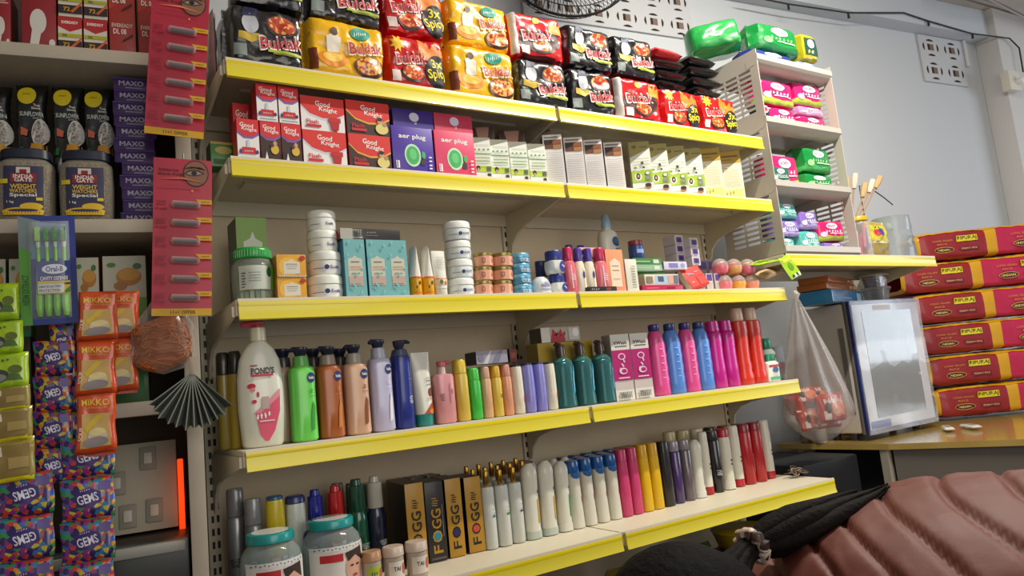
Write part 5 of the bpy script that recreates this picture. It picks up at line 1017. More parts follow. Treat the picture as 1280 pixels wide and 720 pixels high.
for k in range(3):
    t = 2*pi*k/3; g = G(); g.tube([(.06*cos(t), .06*sin(t), .05), (.08*cos(t), .08*sin(t), 0)], .008, m('#3a3632', .5), 6); g.obj('leg', R)
setloc(R, 1.52, .06, -.8785); tag(R, 'small dark stand under the yellow tub', 'stand')
# ================================================================== PLASTIC RACK with pad packs
RX0, RX1, RY0, RY1, RZ0 = 1.850, 2.300, -.005, .250, .1245
RK = empty('plastic_rack'); RK.location = (RX0, RY0, RZ0); RW = RX1-RX0; RD_ = RY1-RY0
RP = m('#bdb5aa', .42, 0, .15)
s, ztop = F0.hit(1036, 95, RY0); TH = (ztop-RZ0)/3.02
LV = [0, TH, 2*TH, 3*TH]
for k, z in enumerate(LV):
    g = G()
    g.box(.012, RW-.012, .008, RD_-.005, z+.012, z+.016, RP)
    # curved front apron
    ZT = z+.028
    prof = [(0, ZT), (-.004, ZT-.002), (-.004, z+.006), (.004, z-.004 if k else z), (.012, z-.012 if k else z), (.05, z-.018 if k else z), (.05, z+.012), (.004, z+.012), (.004, ZT-.004)]
    n = len(prof); vs = [(x, p[0], p[1]) for x in (-.0012, RW+.0012) for p in prof]
    g.add(vs, [(i, (i+1) % n, n+(i+1) % n, n+i) for i in range(n)], RP)
    for xx in (-.0012, RW+.0012):
        for q in ((0, 1, 2, 3), (0, 3, 6, 7), (3, 4, 5, 6)): g.add([(xx, prof[i][0], prof[i][1]) for i in q], [(0, 1, 2, 3)], RP)
    g.box(.001, RW-.001, RD_-.004, RD_, z, z+.06, RP)
    g.obj('tray', RK)
    for sx in (0, 1):
        g = G(); x0 = 0 if sx == 0 else RW-.004; x1 = x0+.004; zt = z+TH-.0 if k < 3 else z+.045
        g.box(x0, x1, 0, RD_, z, z+.045, RP)
        if k < 3:
            g.box(x0, x1, 0, .035, z+.045, zt, RP); g.box(x0, x1, RD_-.03, RD_, z+.045, zt, RP); g.box(x0, x1, .035, RD_-.03, zt-.02, zt, RP)
            for c in range(3):
                yc = .035+c*(RD_-.065)/3; g.box(x0, x1, yc+.055, yc+(RD_-.065)/3, z+.045, zt-.02, RP)
                for q in range(9):
                    zz = z+.045+q*(TH-.065)/9; g.box(x0, x1, yc, yc+.056, zz, zz+.009, RP)
        g.obj('side_panel', RK, 0)
tag(RK, 'grey beige three tier plastic rack with slotted sides holding sanitary pads', 'rack')
def pad_pack(w, h, d, col, c2, c3, seed, txt='stayfree'):
    g = G(); pillow(g, w, h, d*.92, film(col), [('p', [(-.5, .05), (.5, .05), (.5, .28), (.1, .20), (-.3, .34), (-.5, .24)], c2), ('e', .0, .72, .20, .14, '#e8dce8'), ('t', txt, 0, .72, .30, .10, 0, col), ('t', 'SECURE', .05, .48, .56, .16, 0, c3), ('e', -.30, .35, .10, .12, c3), ('r', -.1, .36, .35, .39, WH)], seed, 6, 6, .004, 18, 14)
    return g.obj('sanitary_pad_pack', None, 50)
PK, GN, TL, PU = '#d01b6a', '#0f8a3c', '#4fb3aa', '#8a6cc0'
def putpad(u0, u1, z, h, d, c, lb, seed, y=.03, rz=0):
    a, b = F0.s_at(u0, y, z+h/2), F0.s_at(u1, y, z+h/2); o = pad_pack((b-a)*.95, h, d, c[0], c[1], c[2], seed, c[3])
    hw = (b-a)*.95/2+.012; xc = min(max((a+b)/2, RX0+hw), RX1-hw)
    setloc(o, xc, y+d/2, z+.004, radians(rz)); tag(o, lb, 'pad pack', 'sanitary pad packs on the plastic rack')
PKc = (PK, '#a8b83a', '#f0c8dc', 'SOFY'); GNc = (GN, '#3aa04a', '#9ad08a', 'whisper'); TLc = (TL, '#7accc0', '#e8f4f0', 'whisper'); PUc = (PU, '#b8a0dc', '#efe8f4', 'SOFY')
z1, z2, z3, z0_ = RZ0+LV[1]+.017, RZ0+LV[2]+.017, RZ0+LV[3]+.017, RZ0+.017
z3n = z3
# tier 3 (upper opening)
putpad(949, 997, z2+.077, .105, .10, PKc, 'pink pad pack with lime swoosh at the upper left of the top opening', 1, rz=0)
putpad(998, 1036, z2+.10, .098, .10, PKc, 'pink pad pack at the upper right of the top opening', 2)
putpad(963, 999, z2, .073, .10, PKc, 'pink pad pack lying lower left in the top opening', 3)
putpad(1000, 1038, z2, .060, .10, PKc, 'pink pad pack lying lower right in the top opening', 4)
putpad(1001, 1037, z2+.062, .036, .10, ('#c98ac4', '#e0b8dc', '#f0e0f0', 'SOFY'), 'lilac pad pack between the two right hand pink ones', 5)
g = G(); pillow(g, .06, .075, .05, film('#2a3440'), [('e', 0, .7, .3, .2, '#d8d4d0'), ('e', 0, .7, .2, .12, '#a03a4a'), ('r', -.4, .1, .4, .3, '#7a8a94')], 6, 6, 6, .003, 12, 12); o = g.obj('sanitary_pad_pack', None, 50); s = F0.s_at(953, .03, z2+.03); setloc(o, s+.012, .05, z2, 0); tag(o, 'small dark pack with a round white logo at the left of the top opening', 'pad pack')
# tier 2
putpad(962, 1003, z1, .135, .09, PKc, 'large pink pad pack standing in the middle opening', 7, y=.05)
putpad(960, 985, z1, .068, .03, ('#35685a', '#8ab8a0', '#cfe0d4', 'pads'), 'small dark green pack in front of the large pink one', 8, y=.012)
putpad(1005, 1043, z1+.067, .105, .10, GNc, 'green pad pack on top in the middle opening', 9)
putpad(1007, 1046, z1, .065, .10, GNc, 'green pad pack at the bottom of the middle opening', 10)
# tier 1
putpad(971, 1000, z0_+.115, .065, .10, TLc, 'teal pad pack on top at the left of the lowest opening', 11)
putpad(972, 1004, z0_+.047, .066, .10, PUc, 'purple pad pack in the left stack of the lowest opening', 12)
putpad(1001, 1026, z0_+.078, .075, .10, PUc, 'purple pad pack with white print right of the left stack', 13)
putpad(974, 998, z0_, .045, .10, TLc, 'teal pad pack at the bottom left of the lowest opening', 14)
putpad(1000, 1030, z0_, .076, .10, TLc, 'large teal pad pack at the bottom centre of the lowest opening', 15)
putpad(1028, 1058, z0_+.035, .085, .10, PKc, 'pink pad pack at the right of the lowest opening', 16, rz=-10)
putpad(1032, 1060, z0_, .034, .10, PUc, 'purple pad pack under the pink one at the right', 17)
# on top of the rack
putpad(940, 996, z3, .060, .12, ('#2c3a8c', '#c9c030', '#d8d8ec', 'Stayfree'), 'navy pad pack with white script on top of the rack', 18)
putpad(997, 1024, z3, .050, .10, ('#8a94c4', '#b8c0dc', '#e0e4f0', 'free'), 'pale blue pad pack on top of the rack beside the navy one', 19)
a, b = F0.s_at(948, .02, z3+.1), F0.s_at(1000, .02, z3+.1); 
o = pad_pack(b-a, .115, .12, GN, '#0c6c34', '#7ac47a', 20, 'whisper'); setloc(o, (a+b)/2+.02, .085, z3+.063, 0); tag(o, 'big green pad pack on the very top of the rack', 'pad pack')
g = G(); pillow(g, .20, .115, .16, film('#1f9a44'), [('r', -.4, .1, .4, .3, '#158038')], 21, 5, 5, .006, 18, 14); o = g.obj('sanitary_pad_pack', None, 50)
setloc(o, a-.085, .16, z3+.066, radians(-38), 0, radians(-6)); tag(o, 'bright green pad pack leaning off the left side of the rack top', 'pad pack')
c0 = F0.s_at(1013, .02, z3+.1); g = G(); pillow(g, .11, .12, .12, film('#b5a81c'), [('r', -.35, .2, .35, .8, '#1c4a3a'), ('e', 0, .6, .2, .15, '#c8d0d8'), ('t', '20', 0, .3, .4, .16, 0, '#e8e0a0')], 22, 6, 6, .003, 12, 12); o = g.obj('sanitary_pad_pack', None, 50)
setloc(o, b+.078, .085, z3+.056, radians(0)); tag(o, 'yellow ended pad pack beside the big green one on the rack top', 'pad pack')

# ------------------------------------------------ sweets and brushes on the board
ZB = .1245
def onb(u, y=.05): return F0.s_at(u, y, ZB)
R = empty('candy_jar'); g = G(); x0, x1 = onb(1079), onb(1093); w_ = (x1-x0)*1.0; h_ = .17
P = pr([(0, .9), (.04, 1), (.80, 1), (.86, .85), (.88, .8)], w_, h_, w_); g.rev(P, clear('#f2f2f2', .2, key='jar2'), 22); g.obj('jar_body', R)
g = G(); g.rev(pr([(.885, .9), (.90, .95), (.98, .92), (1, .85)], w_, h_, w_), plas('#d9a818'), 22); g.obj('lid', R)
g = G()
for k in range(12): t = 2.4*k; g.tube([(.26*w_*cos(t), .26*w_*sin(t), .01+.012*(k % 4)), (.28*w_*cos(t+.4), .28*w_*sin(t+.4), .10+.012*(k % 4))], .0055, plas(('#c83a5a', '#e0b8c4', '#5a5ab0', '#d9506a')[k % 4]), 6)
g.obj('candy_sticks', R); setloc(R, (x0+x1)/2, .07, ZB); tag(R, 'slim clear jar of pink and white candy sticks beside the rack', 'jar')
g = G(); x0, x1 = onb(1092), onb(1121); pillow(g, (x1-x0)*1.0, .165, .07, film('#b9a23a'), [('r', -.42, .45, .42, .85, '#d8c416'), ('e', -.05, .66, .13, .10, '#c02a3a'), ('e', .14, .68, .13, .10, '#3a3aa0'), ('t', 'POP', .0, .80, .3, .06, 0, '#2a4a2a'), ('r', -.4, .05, .4, .40, '#8f7a34')], 33, 5, 5, .010, 16, 14)
o = g.obj('candy_bag', None, 50); setloc(o, (x0+x1)/2, .10, ZB); tag(o, 'yellow sweet bag with a berry picture next to the clear jar', 'bag')
def crinkle(w, h, seed, lb, x, y, col='#d5dade'):
    g = G(); R_ = []; n = 26
    for k in range(13):
        f = k/12; R_.append([((w/2*(1-.10*f))*cos(2*pi*j/n)*(1+.10*noise.noise(Vector((cos(2*pi*j/n)*3, f*7, seed)))), (w/2.4)*sin(2*pi*j/n)*(1+.12*noise.noise(Vector((sin(2*pi*j/n)*3, f*7, seed+4)))), h*f) for j in range(n)])
    g.loft(R_, clear(col, .30, .06, 'wrap')); o = g.obj('clear_jar', None, 30); setloc(o, x, y, ZB); tag(o, lb, 'jar'); return o
x0, x1 = onb(1119), onb(1152); crinkle((x1-x0)*.86, .185, 2.0, 'crinkled clear plastic jar at the right end of the board', (x0+x1)/2, .10)
x0, x1 = onb(1098), onb(1110, .2)
g = G(); pillow(g, .12, .05, .06, film('#4f9a2c'), [('e', 0, .5, .2, .2, '#e0e6d0')], 41, 4, 4, .006, 12, 10); o = g.obj('green_packet', None, 50); setloc(o, onb(1106, .20)+.03, .20, ZB+.15, 0); 
g = G(); g.box(-.05, .05, -.04, .04, 0, .149, card('#a89f8c'), .002); o2 = g.obj('storage_box'); setloc(o2, onb(1106, .20)+.03, .205, ZB); tag(o2, 'plain box hidden behind the sweet bag', 'box')
tag(o, 'green packet peeking above the sweet bag', 'packet')
# broom sticks / rolled brushes
for k, (u, v, L, col, an) in enumerate(((1062, 196, .12, '#c9b49a', 38), (1066, 205, .12, '#d8c8b0', 44))):
    pass
R = empty('brush_holder'); g = G(); g.rev([(0, .028), (.004, .032), (.10, .034), (.102, .030)], plas('#b9a59a'), 18); g.obj('cup', R)
for k in range(6):
    g = G(); a_ = -.25+.16*k; top = .30+.02*(k % 3); g.tube([(0+.008*cos(k), .008*sin(k), .02), (.10*a_+.01, 0, .18), (.24*a_+.035, -.01*k, top)], [.004, .004, .004], m('#b08d68', .5), 6)
    q = g.obj('brush_stick', R); g = G(); p = Vector((.24*a_+.035, -.01*k, top)); d_ = Vector((.14*a_+.025, -.01, .12)).normalized()
    g.tube([p, p+d_*.03, p+d_*.07], [.009, .014, .013], m('#c9a878' if k % 2 else '#d9cdbb', .7, 0, 0, .5, 60), 8); g.obj('brush_head', q)
setloc(R, onb(1073, .20)+.0, .215, ZB); tag(R, 'cup of pale wooden brushes standing behind the rack', 'brushes')
g = G(); A_ = [F0.hit(u, v, .26) for u, v in ((1074, 232), (1084, 234), (1095, 240), (1105, 247), (1116, 256))]
pts = [Vector((a, .26, b)) for a, b in A_]; pts = [Vector((pts[0].x, .26, ZB+.001))]+pts; g.tube(pts, .003, m('#4a4e58', .5), 6); tag(g.obj('bent_wire'), 'thin dark bent wire arching over the sweet bags', 'wire')

# ================================================================== TERMINAL on the counter
TX0, TX1, TY0, TZ0, TZ1 = 2.405, 2.915, .15, -.572, -.045
R = empty('touch_terminal'); R.location = ((TX0+TX1)/2, TY0, ZC+.0015); w_ = TX1-TX0; zb = TZ0-ZC; zt = TZ1-ZC
g = G(); g.box(-w_/2, w_/2, .022, .21, zb, zt, m('#cdc4b6', .45, 0, .1), .012); g.obj('housing', R)
g = G(); g.box(-w_/2-.001, w_/2+.001, .008, .0215, zb-.004, zt+.004, m('#6e6a66', .4), .004)
g.box(-w_/2-.003, -w_/2+.0005, .035, .055, zb+.08, zt-.10, m('#77726c', .5)); g.obj('seam_gasket', R)
g = G(); g.box(-w_/2, w_/2, -.006, .0075, zb-.006, zt+.006, m('#27306c', .25, 0, .4), .004); g.obj('blue_bezel', R)
g = G(); g.box(-w_/2+.014, w_/2-.008, -.0085, -.0062, zb+.012, zt-.010, m('#c4c8d4', .2, 0, .6), .001); g.obj('white_frame', R)
g = G(); g.box(-w_/2+.075, w_/2-.07, -.0105, -.0088, zb+.055, zt-.04, m('#3a4046', .04, .2, 1), .0); g.art([('e', 0, 0, .001, .001, '#5d646a')], flatF(-.011), 1, 1); q = g.obj('glass_screen', R, 0)
g = G(); g.box(-w_/2+.02, -w_/2+.16, -.0098, -.0087, zb+.014, zb+.044, m('#1c2c8a', .3)); g.obj('blue_sticker', R)
g = G(); g.box(-w_/2+.16, w_/2-.22, -.0098, -.0087, zt-.036, zt-.016, m('#b8a088', .4)); g.obj('logo_sticker', R)
def wrapf(u, v):
    x = (u-.5)*(w_+.006); z = zb-.006+v*(zt-zb+.012); return (x, -.0135-.004*abs(noise.noise(Vector((x*9+z*4, z*5, 1))))-.003*max(0, noise.noise(Vector((x*20, z*20, 5)))), z)
g = G(); g.grid(wrapf, 30, 30, clear('#ffffff', .10, .05, 'filmwrap')); g.obj('protective_film', R, 60)
for x in (-w_/2+.05, w_/2-.05):
    g = G(); g.rev([(0, .018), (zb-.0005, .015)], m('#2a2826', .6), 12, Matrix.Translation((x, .06, 0))); g.obj('foot', R)
    g = G(); g.rev([(0, .018), (zb-.0005, .015)], m('#2a2826', .6), 12, Matrix.Translation((x, .17, 0))); g.obj('foot', R)
tag(R, 'beige cabinet with a film wrapped glass door and white blue frame on the counter', 'cabinet')
# boxes on top of the terminal
zT = TZ1+.006
g = G(); g.box(-.20, .20, -.07, .07, 0, .055, film('#2f86b8'), .006); g.art([('r', .3, .2, .45, .8, '#a8d0e8'), ('r', -.4, .3, .1, .4, '#5fb0d8')], flatF(-.07), .4, .055); o = g.obj('blue_package'); P = spot(1072, 381, zT)
setloc(o, 2.475, .262, zT, radians(16)); tag(o, 'blue shiny wrapped package lying on top of the glass door cabinet', 'package')
for k in range(2):
    g = G(); g.box(-.19+.008*k, .19, -.06, .06, 0, .026, film('#b5652c'), .002); g.art([('r', .40, .2, .48, .8, '#e8c8a8'), ('r', .25, .3, .36, .7, '#d8955a'), ('r', -.4, .4, .1, .55, '#8a4a1c')], flatF(-.06), .38, .026); o = g.obj('orange_carton')
    setloc(o, 2.46, .262, zT+.057+.0275*k, radians(16+2*k)); tag(o, 'flat orange carton on the blue package, %s of two' % ('lower', 'upper')[k], 'carton', 'flat orange cartons')
for k, h_ in enumerate((.065, .055)):
    R = empty('foil_container'); g = G(); P = [(0, .050, .038, 4), (h_*.8, .060, .046, 4), (h_*.82, .064, .050, 4), (h_*.86, .064, .050, 4)]
    if k == 0: g.rev(P, clear('#c8ccd0', .35, .1, 'tub'), 28)
    else: g.rev(P, m('#a8a9ab', .25, .8, 0, .6, 90), 28)
    g.obj('tray', R); g = G(); g.rev([(h_*.865, .066, .052, 4), (h_, .064, .050, 4)], clear('#e8eaec', .3, .1, 'tublid') if k == 0 else m('#c9c8c4', .4), 28); g.obj('lid', R)
    if k == 0: g = G(); g.rev([(.004, .02), (.04, .024), (.042, .02)], m('#55596a', .5), 12); g.obj('contents', R)
    x_ = F0.s_at(1104, .20, zT); setloc(R, x_, .225, zT+(.066 if k else 0), radians(8)); tag(R, ('clear plastic food tub under the foil container', 'silver foil container with pale lid on the clear tub')[k], 'container')

# small things on the counter
for k, (u, v, col, hh) in enumerate(((986, 548, '#9a948c', .10), (1003, 550, '#b5b0a6', .085))):
    P = spot(u, v, ZC); g = G(); g.rev([(0, .022), (.004, .025), (hh*.8, .025), (hh*.82, .019), (hh, .019)], m(col, .3, .3), 18); o = g.obj('metal_can'); setloc(o, min(P.x, 2.36)-.03*k, .40-.09*k, ZC+.0015); tag(o, ('taller', 'shorter')[k]+' grey can standing on the counter behind the plastic bag', 'can')
for k, (u, v, a, col) in enumerate(((1052, 549, 20, '#b08a4c'), (1180, 541, 35, '#d8d4c8'), (1215, 537, 50, '#cfccc4'))):
    P = spot(u, v, ZC); g = G(); pillow(g, .09 if k == 0 else .12, .035, .018, film(col), [('r', -.3, .3, .3, .7, '#8a8478')], 110+k, 4, 4, .002, 12, 8); o = g.obj('small_wrapper', None, 50)
    setloc(o, P.x+(.03 if k != 1 else .07), P.y-(.03 if k == 0 else 0), ZC+.0105, radians(a), radians(-90)); o.location.z = ZC+.0115; tag(o, ('tan wrapper on the counter edge below the plastic bag', 'white plastic wrapper on the counter in front of the glass door cabinet', 'white wrapper on the counter nearest the rice sacks')[k], 'wrapper')

# ================================================================== RICE SACKS
def rice_sack(L, D, H, seed):
    r = empty('rice_sack'); g = G(); red = m('#8f1420', .45, 0, .35, .25, 40); yel_ = m('#cf9a10', .45, 0, .35, .25, 40); mag = m('#b81648', .45, 0, .35, .25, 40)  # mag: brightness of the daylit end put into the colour
    n = 64; nL = 44; V_ = []
    def P(u, t, off=0):
        # u along length 0..1 ; t angle
        e = max(0, 1-abs(2*u-1)**22); q = 2/6.0
        cz, sy = cos(t), sin(t); a = D/2*(.90+.10*e)+off; b = (H/2)*(.62+.38*e)+off
        w_n = .006*noise.noise(Vector((u*9, cz*2, sy*2+seed)))+.004*noise.noise(Vector((u*30, cz*5, sy*5+seed)))
        return ((u-.5)*L, -(a+w_n)*math.copysign(abs(sy)**q, sy), H/2+(b+w_n*.7)*math.copysign(abs(cz)**q, cz))
    for (u0, u1, mt) in ((0, .02, yel_), (.02, .415, red), (.415, .480, yel_), (.480, 1, mag)):
        k = max(2, int((u1-u0)*40)); g.grid(lambda a, b: P(u0+(u1-u0)*b, 2*pi*a), 40, k, mt)
    o = g.obj('sack_body', r, 60)
    g = G()
    # yellow top face and borders + print on the long side
    def F(x, z, k):
        u = x/L+.5; b = max(-.97, min(.97, (2*z/H-1))); t = math.acos(max(-1, min(1, math.copysign(abs(b)**3, b))))
        p = P(u, t, .0012+EPS*k); return (p[0], p[1], p[2])
    art_ = []
    for cx, s_ in ((-.27, 1), (.20, 1)):
        art_ += [('r', cx+.005, .56, cx+.135, .78, '#201008'), ('r', cx+.007, .575, cx+.133, .765, '#d9c81c'), ('t', 'RIPURAJ', cx+.07, .67, .115, .14, 0, '#201008'),
                 ('e', cx-.075, .34, .060, .10, '#d0a83a'), ('e', cx-.075, .34, .057, .085, '#4a0c10'), ('t', 'INDIAN', cx-.075, .34, .075, .07, 0, '#e0c878'), ('t', 'LONG GRAIN', cx-.08, .64, .12, .06, 0, '#c87a3a'), ('t', 'RICE', cx-.08, .53, .06, .06, 0, '#c87a3a'), ('r', cx+.02, .28, cx+.13, .40, '#6a1018'), ('t', 'PREMIUM RICE', cx+.075, .34, .09, .05, 0, '#d0a070')]
    art_.insert(0, ('r', -.48, .91, .49, .985, yel_)) if seed == 1 else None
    g.art(art_, F, L, H, .02); g.obj('front_print', r)
    return r
sackH = .139; base = rice_sack(.78, .25, sackH-.001, 1)
NS = ['lowest, half hidden by the counter', 'second from the bottom', 'third from the bottom', 'third from the top', 'second from the top', 'topmost with a yellow upper edge']
for k in range(6):
    o = base if k == 0 else copy_tree(base)
    u_ = (1172, 1160, 1152, 1142, 1128, 1146)[k]; z = -.588+.1450*k
    d_ = AX*(u_-640)+AZ*FPX; 
    F9 = Frame(3.10, .21, -34); s = F9.s_at(u_, 0, z+.07)
    P = F9.at(s+.39, .125, 0); o.location = (P.x, P.y, z); o.rotation_euler = (0, 0, F9.a+radians((0, .8, -.6, 1, -.5, .4)[k]))
    tag(o, 'red and yellow rice sack, %s in the stack' % NS[k], 'rice sack', 'stacked rice sacks')

# ================================================================== PLASTIC BAG OF NOODLES
BX, BY = F0.s_at(1022, .06, -.42), .06
kx, kz = F0.hit(992, 370, -.025); kx += .01
R = empty('carrier_bag'); R.location = (BX, BY, -.60+.045); bz = R.location.z
def bagR(f, j, n):   # f 0 bottom .. 1 knot
    t = 2*pi*j/n
    rad = .138*(1-.02) * (sin(min(1, f/.22)*pi/2)**.8 if f < .22 else 1-((f-.22)/.78)**1.15*.93)
    fold = 1+(.05+.10*max(0, f-.15))*sin(t*9+2*sin(f*3))+.04*noise.noise(Vector((cos(t)*4, sin(t)*4, f*6)))
    cx = (kx-BX)*max(0, (f-.15)/.85)**1.2; cy = (-.035-.05)*max(0, (f-.15)/.85)**1.2
    z = (kz-.010-bz)*f
    return (cx+rad*1.02*fold*cos(t), cy+rad*.80*fold*sin(t), z)
n = 72
g = G(); g.loft([[bagR(k/40, j, n) for j in range(n)] for k in range(1, 41)], clear('#f4f0ee', .20, .12, 'bagfilm'), True); g.obj('bag_film', R, 70)
g = G()
for sx in (-1, 1): g.tube([(kx-BX, -.085, kz-.014-bz), (kx-BX+.006*sx, -.092, kz+.006-bz), (kx-BX-.004+.004*sx, -.088, kz+.018-bz)], [.006, .007, .003], clear('#f4f0ee', .4, .12, 'bagknot'), 8)
g.obj('knot', R)
tag(R, 'clear plastic carrier bag with red packets hanging from the shelf end', 'plastic bag')
for k, (dx, dy, dz_, rz, rx, w_, h_) in enumerate(((-.048, .0, .040, 8, -12, .095, .065), (.045, .0, .035, -14, -15, .095, .065), (-.035, .01, .120, -10, -20, .09, .055), (.040, .015, .112, 12, -20, .08, .06), (.0, -.055, .060, -4, -5, .11, .085), (-.06, .035, .09, 60, -15, .08, .06))):
    w_ *= 1.18; h_ *= 1.18; dx *= 1.15; dz_ = dz_*1.1+.012
    g = G(); pillow(g, w_, h_, .035, film('#b3221a'), [('e', .1, .45, .25, .28, '#d9722a'), ('t', 'Buldak', -.1, .75, .5, .2, 5, WH), ('r', -.45, .1, -.2, .4, '#e0d0c8'), ('e', -.25, .5, .12, .2, '#2a1512')], 120+k, 5, 5, .005, 16, 12)
    o = g.obj('noodle_packet', None, 50); setloc(o, BX+dx, BY+dy, bz+dz_, radians(rz), radians(rx)); tag(o, 'red noodle packet inside the clear bag, %s' % ('lower left', 'lower right', 'upper left', 'upper right', 'front middle', 'far left')[k], 'noodle packet', 'red packets inside the hanging bag')

# ================================================================== FAN
FR = .222; fs, fz = FW.hit(709, -57, -.31)
R = empty('wire_cage_fan'); P = FW.at(fs, -.31, fz); R.location = P; FR = 88/FPX*(P-CAM).dot(AZ)
g = G(); dk = m('#1c1d20', .35, .4)
for k in range(90):
    t = 2*pi*k/90; g.tube([(.035*cos(t), -.075, .035*sin(t)), (.6*FR*cos(t+.10), -.072, .6*FR*sin(t+.10)), (.93*FR*cos(t+.16), -.045, .93*FR*sin(t+.16)), (FR*cos(t+.18), -.01, FR*sin(t+.18))], .0014, dk, 4)
    g.tube([(FR*cos(t), -.01, FR*sin(t)), (.93*FR*cos(t-.05), .04, .93*FR*sin(t-.05)), (.5*FR*cos(t-.15), .065, .5*FR*sin(t-.15)), (.07*cos(t), .07, .07*sin(t))], .0014, dk, 4)
for rr_, y in ((FR, -.01), (.93*FR, -.046), (.72*FR, -.066), (.5*FR, -.0735), (.3*FR, -.0755), (.92*FR, .042)):
    g.tube([(rr_*cos(2*pi*k/48), y, rr_*sin(2*pi*k/48)) for k in range(49)], .0055 if rr_ == FR else .002, dk, 6, False)
g.obj('wire_cage', R)
g = G(); g.rev([(0, .034), (.006, .034), (.010, .02)], m('#c8c8c8', .3), 20, Matrix.Translation((0, -.074, 0))@Matrix.Rotation(pi/2, 4, 'X')); g.obj('badge', R)
for k in range(3):
    g = G(); t0 = 2*pi*k/3
    g.grid(lambda u, v: ((.03+.17*v)*cos(t0+(u-.5)*(1.2-.2*v)), -.02+.02*(u-.5), (.03+.17*v)*sin(t0+(u-.5)*(1.2-.2*v))), 8, 8, m('#3c4148', .3)); g.obj('blade', R, 60, .002)
g = G(); g.rev([(-.03, .03), (.06, .05), (.12, .05), (.14, .03)], m('#2a2b2e', .4), 20, Matrix.Rotation(-pi/2, 4, 'X')); g.obj('motor', R)
g = G(); g.tube([(0, .12, .01), (0, .14, .06), (0, .19, .08)], .016, m('#2a2b2e', .4), 10); g.box(-.05, .05, .180, .195, .02, .16, m('#2a2b2e', .4), .004); g.obj('wall_arm', R)
R.rotation_euler = (radians(-4), 0, FW.a+radians(-18)); tag(R, 'round black wire cage fan mounted high on the wall behind the noodles', 'fan')
# ================================================================== LEFT CABINET GOODS
def lrow(build, spans, vt, z, y, labels, cat, group=None, **k): return row(build, spans, vt, z, y, labels, cat, group, fr=FL, **k)
ZL1, ZL2, ZL3 = .534, .174, -.194
# top shelf: bulbs and batteries
def bulb_box(w, h): return box_thing('bulb_box', w, h, .07, '#8e2026', [('r', -.3, .80, .4, .82, '#d8b0a0'), ('t', 'EVEREADY', .05, .86, .5, .05, 0, '#e0c0b0'), ('e', -.02, .38, .24, .17, '#cfcbc2'), ('p', [(-.20, .26), (.06, .22), (-.02, .04), (-.26, .06)], '#cfcbc2'), ('r', -.27, .0, -.08, .07, '#8a8780'), ('e', .38, .10, .09, .05, '#cfcbc2')], '#6a181c', '#701a1e')
lrow(bulb_box, [(26, 72)], -30, ZL1, .03, ['dark red box with a white light bulb picture on the top left shelf'], 'box', d=.07)
lrow(bulb_box, [(-12, 14)], -10, ZL1, .03, ['dark red carton at the far left of the top left shelf'], 'box', d=.07)
def batt(w, h): return box_thing('battery_box', w, h, .05, '#d8cfc4', [('r', -.5, 0, .5, 1, '#d5cabc'), ('p', [(-.5, 1), (.5, 1), (.5, .70), (0, .58), (-.5, .72)], '#b02226'), ('t', 'EVEREADY', 0, .84, .7, .08, 0, WH), ('r', -.5, .42, .5, .52, '#a8a828'), ('t', 'DL', -.2, .47, .2, .07, 0, '#2a2a1c'), ('r', -.5, .08, .5, .32, '#2c2422'), ('t', '72', -.15, .20, .28, .12, 0, '#d89a2a'), ('p', [(.1, .1), (.5, .36), (.5, .44), (.0, .14)], '#c85a2a')], '#a52024', '#a52024')
zz = ZL1
for k in range(2):
    lrow(batt, [(72, 104), (105, 135)], 0, zz, .03, ['small battery carton, %s of the left column on the top left shelf' % ('lower', 'upper')[k], 'small battery carton, %s of the right column on the top left shelf' % ('lower', 'upper')[k]], 'battery carton', 'battery cartons', d=.05, h=.078); zz += .079
lrow(lambda w, h: box_thing('battery_box', w, h, .06, '#a8342c', [('p', [(-.5, 1), (.5, 1), (.5, .8), (-.5, .6)], '#b23a30')]+sum([[('t', 'EVEREADY', 0, .44+.4*i-.04, .8, .05, 0, '#e0c8b8'), ('t', 'DL 08', -.1, .36+.4*i-.04, .5, .07, 0, '#efe4d8'), ('p', [(0, .22+.4*i-.04), (.4, .30+.4*i-.04), (.4, .34+.4*i-.04), (0, .25+.4*i-.04)], '#4a201c')] for i in range(2)], []), '#862822', '#8e2a24'), [(136, 172), (174, 206)], -25, ZL1, .03, ['larger orange red battery carton beside the small ones', 'larger orange red battery carton partly behind the pencil card'], 'battery carton', 'large battery cartons', d=.06)
